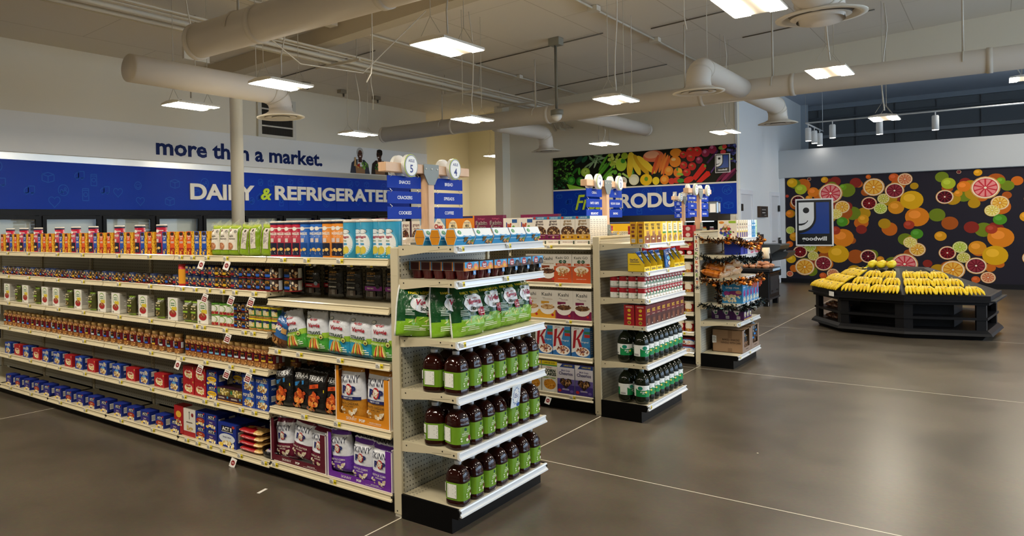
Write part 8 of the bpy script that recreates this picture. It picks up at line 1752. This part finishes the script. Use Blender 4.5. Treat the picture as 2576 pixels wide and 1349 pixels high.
# ---------------------------------------------------------------- far produce stands and wall fittings
def potato_table():
    K = '#131416'; root = empty('produce_table', (11.57, .95, 0)); thing(root, 'black square produce table with potatoes beyond the decorated shelving', 'table')
    m = MB(); m.box(-.39, .39, -.33, .33, .13, .58, K, 'black', ch=.01); m.build('cabinet', root)
    m = MB(); m.box(-.41, .41, -.35, .35, .58, .64, '#1b1c1f', 'black', ch=.006); m.box(-.41, .41, -.35, .35, .555, .565, '#3a3c40', 'chrome'); m.build('table_top', root)
    m = MB(); m.box(-.31, .31, -.336, -.33, .2, .5, '#2a2d31', 'black', ch=.002)
    for x in (-.2, .2): m.box(x - .035, x + .035, -.34, -.336, .24, .262, '#08080a', 'black')
    m.build('front_panel', root)
    for x in (-.34, .34):
        for y in (-.28, .28): m = MB(); m.box(x - .045, x + .045, y - .04, y + .04, 0, .13, K, 'black', ch=.004); m.build('leg', root)
    m = MB(); m.box(-.40, .40, -.34, .34, .11, .14, '#2b2c30', 'black'); m.build('bottom_rail', root)
    m = MB(); m.box(-.2, .36, -.353, -.35, .59, .63, '#8fb0c8', 'card'); paint(m, lambda u, v, o: (.08 + u, -.353 - o, .59 + v), .56, .04, [('lines', -.48 + .12 * i, .2, -.4 + .12 * i, .8, 3, '#e9f0f4') for i in range(8)]); m.build('ticket_strip', root)
    pot = []
    for s in range(3):
        p = MB(); p.ball((0, 0, .032), (.052, .042, .034), ('#a8714f', '#b8805c', '#9a6444')[s], 'fruit', 12, 8, .35, s); o = p.build('potato'); o['category'] = 'potato'; pot.append(o)
    rg = random.Random(2); n = 0
    for z, rows_ in ((.64, 4), (.685, 3)):
        for a in range(rows_):
            for b in range(5 if z < .66 else 4):
                x = 11.24 + .105 * b + (.05 if z > .66 else 0) + rg.uniform(-.012, .012); y = .68 + .1 * a + (.05 if z > .66 else 0) + rg.uniform(-.012, .012)
                put(pot[n % 3], x, y, z, rg.uniform(0, 3), 'brown potato on the black table, row %s from the front, %s along, %s layer' % (ORD[a], ORD[b], ('bottom', 'upper')[z > .66]), 'potatoes'); n += 1
    r = empty('bag_roll', (11.78, .78, .64)); thing(r, 'cream roll of produce bags on a black stand at the potato table', 'dispenser')
    m = MB(); m.lathe([(.02, -.07), (.10, -.07, '#e2cda8'), (.10, .07, '#efe9dc'), (.02, .07)], 26, '#e8e2d2', 'card', axis=lambda v: (v[0] * .6 - v[2] * .8, v[2] * .6 + v[0] * .8 * 0 - .0 + v[0] * -.0, .24 + v[1])); m.build('roll', r)
    m = MB(); m.box(-.05, .05, -.05, .05, 0, .02, K, 'black'); m.tube([(-.09, -.08, .24), (-.06, -.09, .12), (0, -.06, .02)], .014, K, 'black'); m.tube([(.04, .06, .24), (.03, .04, .1), (0, 0, .02)], .014, K, 'black'); m.build('stand', r)
potato_table()
def fountain():
    root = empty('drinking_fountain', (15.0, YC - .015, 0)); thing(root, 'grey two-level drinking fountain on the wall beside the far door', 'fountain'); G = '#55595c'
    m = MB(); m.box(-1.2, -.45, -.05, -.001, .75, 1.2, '#8d9396', 'tin'); m.box(-.5, -.15, -.06, -.001, .6, 1.16, '#2f3236', 'black'); m.build('back_panel', root)
    for x0, x1, z in ((-.55, .35, .83), (.15, .95, .66)):
        m = MB(); m.prism([(-.45, .1), (-.42, .02), (-.3, -.06), (-.05, -.1), (-.0, -.1), (-.0, .12), (-.42, .12)], lambda t, p, q, z=z: (t, p, z + q), x0, x1, G, 'tin'); b = m.build('basin', root)
        m = MB(); m.lathe([(.3, 0), (.26, -.015), (.05, -.03)], 20, '#7a7f82', 'tin', cap=False, axis=lambda v, x0=x0, x1=x1, z=z: ((x0 + x1) / 2 + v[0], -.22 + v[1] * .5, z + .123 + v[2])); m.build('bowl', b)
        m = MB(); m.tube([(x1 - .12, -.3, z + .12), (x1 - .12, -.3, z + .19), (x1 - .17, -.3, z + .21)], .018, '#a9adb0', 'chrome'); m.build('bubbler', b)
    m = MB(); m.box(-.48, -.14, -.068, -.061, .86, 1.15, '#d5dade', 'card'); paint(m, lambda u, v, o: (-.31 + u, -.068 - o, .86 + v), .34, .29, [('r', -.44, .84, .44, .95, '#1c2a44'), ('p', [(0, .74), (-.2, .3), (.2, .3)], '#1c2a44'), ('r', -.4, .05, .4, .1, '#1c2a44'), ('r', -.4, .14, .4, .19, '#5a6a84'), ('lines', -.3, .22, .3, .28, 1, '#1c2a44')]); n = m.build('wall_notice'); n.parent = None; n.location = (15.0, YC, 0); thing(n, 'small white notice with dark triangle above the drinking fountain', 'sign')
fountain()
def banana_stand():
    K = '#111113'; A = [(9.18, -.30), (8.47, -.70), (8.30, -1.4), (8.55, -2.2), (9.6, -2.3), (10.1, -1.4), (9.95, -.6)]
    cx, cy = sum(a[0] for a in A) / 7, sum(a[1] for a in A) / 7; root = empty('banana_stand', (cx, cy, 0)); thing(root, 'black many-sided produce stand topped with bananas', 'display stand')
    P = [(a[0] - cx, a[1] - cy) for a in A]; sc = lambda k: [(p[0] * k, p[1] * k) for p in P]
    def ring(m, k0, k1, z0, z1, col=K):
        a, b = sc(k0), sc(k1); n = len(a); m.faces([(p[0], p[1], z0) for p in a] + [(p[0], p[1], z1) for p in b], [(i, n + i, n + (i + 1) % n, (i + 1) % n) for i in range(n)] + [tuple(n + i for i in range(n))[::-1], tuple(range(n))], col, 'black')
    m = MB(); ring(m, .9, .93, 0, .05); ring(m, 1.0, .985, .055, .085); ring(m, .985, .95, .085, .12); m.build('plinth', root)
    m = MB(); ring(m, .62, .62, .12, .42)
    for i in range(7):
        p, q = Vector(P[i]) * .94, Vector(P[(i + 1) % 7]) * .94; d = (q - p).normalized(); nn = Vector((d.y, -d.x))
        if nn.dot(p) < 0: nn = -nn
        for e in (p + d * .045, q - d * .045):
            c4 = [e - d * .045, e + d * .045, e + d * .045 - nn * .05, e - d * .045 - nn * .05]; m.prism([(c.x, c.y) for c in c4], lambda t, a, b: (a, b, t), .11, .45, K, 'black')
    m.build('posts', root)
    for z in (.27,):
        m = MB(); ring(m, .955, .955, z - .03, z); m.build('shelf', root)
    m = MB(); ring(m, .97, .97, .42, .46); ring(m, 1.03, 1.03, .455, .475); ring(m, .985, .985, .475, .53); m.build('rim', root)
    m = MB(); ring(m, .95, .3, .53, .82, '#1c1c1c'); m.build('tiered_top', root)
    fl = Vector((P[1][0] - P[0][0], P[1][1] - P[0][1])); ang = math.atan2(fl.y, fl.x)
    t = MB(); t.box(-.07, .07, -.002, 0, 0, .06, '#e6e6e2', 'card'); paint(t, lambda u, v, o: (u, -.002 - o, v), .14, .06, [('lines', -.4, .2, .4, .8, 3, '#8a8a86')]); o = t.build('price_card', loc=(8.54, -.63, .46), rz=ang + PI); thing(o, 'white price card on the rim of the banana stand', 'card')
    def hand():
        m = MB()
        for k in range(5):
            a = -.5 + .25 * k; L = .15; dx = .032 * (k - 2)
            pts = [(dx * .35, .01, .085), (dx * .7, -.03, .08), (dx, -.075, .06), (dx * 1.2, -.115, .03), (dx * 1.3, -.14, .0)]
            m.tube(pts, [.007, .015, .018, .016, .006], ('#e6c21c', '#eccb2a', '#dfb814')[k % 3], 'fruit', n=8)
        m.tube([(0, .01, .082), (0, .03, .1)], [.013, .011], '#8a7a1c', 'fruit', n=8)
        o = m.build('banana_bunch'); o['category'] = 'bananas'; s = MB(); s.ball((.03, -.08, .078), (.007, .007, .004), '#2a5aa8', 'card', 8, 5); s.build('sticker', o); return o
    h = hand(); n = 0
    for tier, (k, z, cnt_) in enumerate(((.86, .545, 6), (.68, .625, 5), (.5, .70, 4))):
        for fi in (0, 1, 2, 6):
            p, q = Vector(P[fi]) * k, Vector(P[(fi + 1) % 7]) * k; d = (q - p); nn = Vector((d.y, -d.x)).normalized()
            if nn.dot(p) < 0: nn = -nn
            c_ = max(2, int(d.length / .125))
            for j in range(c_):
                e = p + d * ((j + .5) / c_); rz = math.atan2(nn.y, nn.x) + PI / 2
                put(h, cx + e.x, cy + e.y, z - .0, rz + .12 * (-1) ** j, 'yellow banana bunch on the %s tier, %s along the %s side of the stand' % (('lowest', 'middle', 'upper')[tier], ORD[j], {0: 'aisle-facing', 1: 'camera-facing', 2: 'shop-front', 6: 'wall-facing'}[fi]), 'banana bunches', .0); n += 1
    yf_ = MB(); yf_.ball((0, 0, .045), (.05, .04, .045), '#e8d024', 'fruit', 12, 8, .2, 4); o = yf_.build('lemon'); o['category'] = 'lemon'
    for i in range(9): put(o, cx - .25 + .12 * (i % 3), cy + .25 - .1 * (i // 3), .82 - .0 * i, .7 * i, 'yellow lemon piled on top of the banana stand, row %s place %s' % (ORD[i // 3], ORD[i % 3]), 'lemons')
    pk = bag('nut_packet', 'packet', .16, .12, .05, '#5a3a2a', [('pile', 0, .5, .42, .4, ['#a8845a', '#e0d0b0', '#7a2a26', '#3a2418'], 40, .06)], 3, nu=8, nv=8, seal='#8a7a6a')
    p0, q0 = Vector(A[0]), Vector(A[1]); d = (q0 - p0).normalized(); nn = Vector((d.y, -d.x))
    if nn.dot(p0 - Vector((cx, cy))) < 0: nn = -nn
    rz = math.atan2(nn.y, nn.x) + PI / 2
    for li, z in enumerate((.27, .12)):
        for j in range(3):
            e = p0 + d * (.2 + .19 * j) - nn * .13; put(pk, e.x, e.y, z + .02, rz, 'clear packet of mixed nuts on the %s shelf of the banana stand, %s of three' % (('upper', 'lower')[li], ORD[j]), 'nut packets', -1.2)
banana_stand()
m = MB(); m.box(-.04, .04, -.009, .009, 0, .0012, '#efece4', 'card', ch=.0); o = m.build('paper_slip', loc=(-.19, .838, 0.0005), rz=.2); thing(o, 'small white paper slip lying on the floor before the snack run', 'paper')
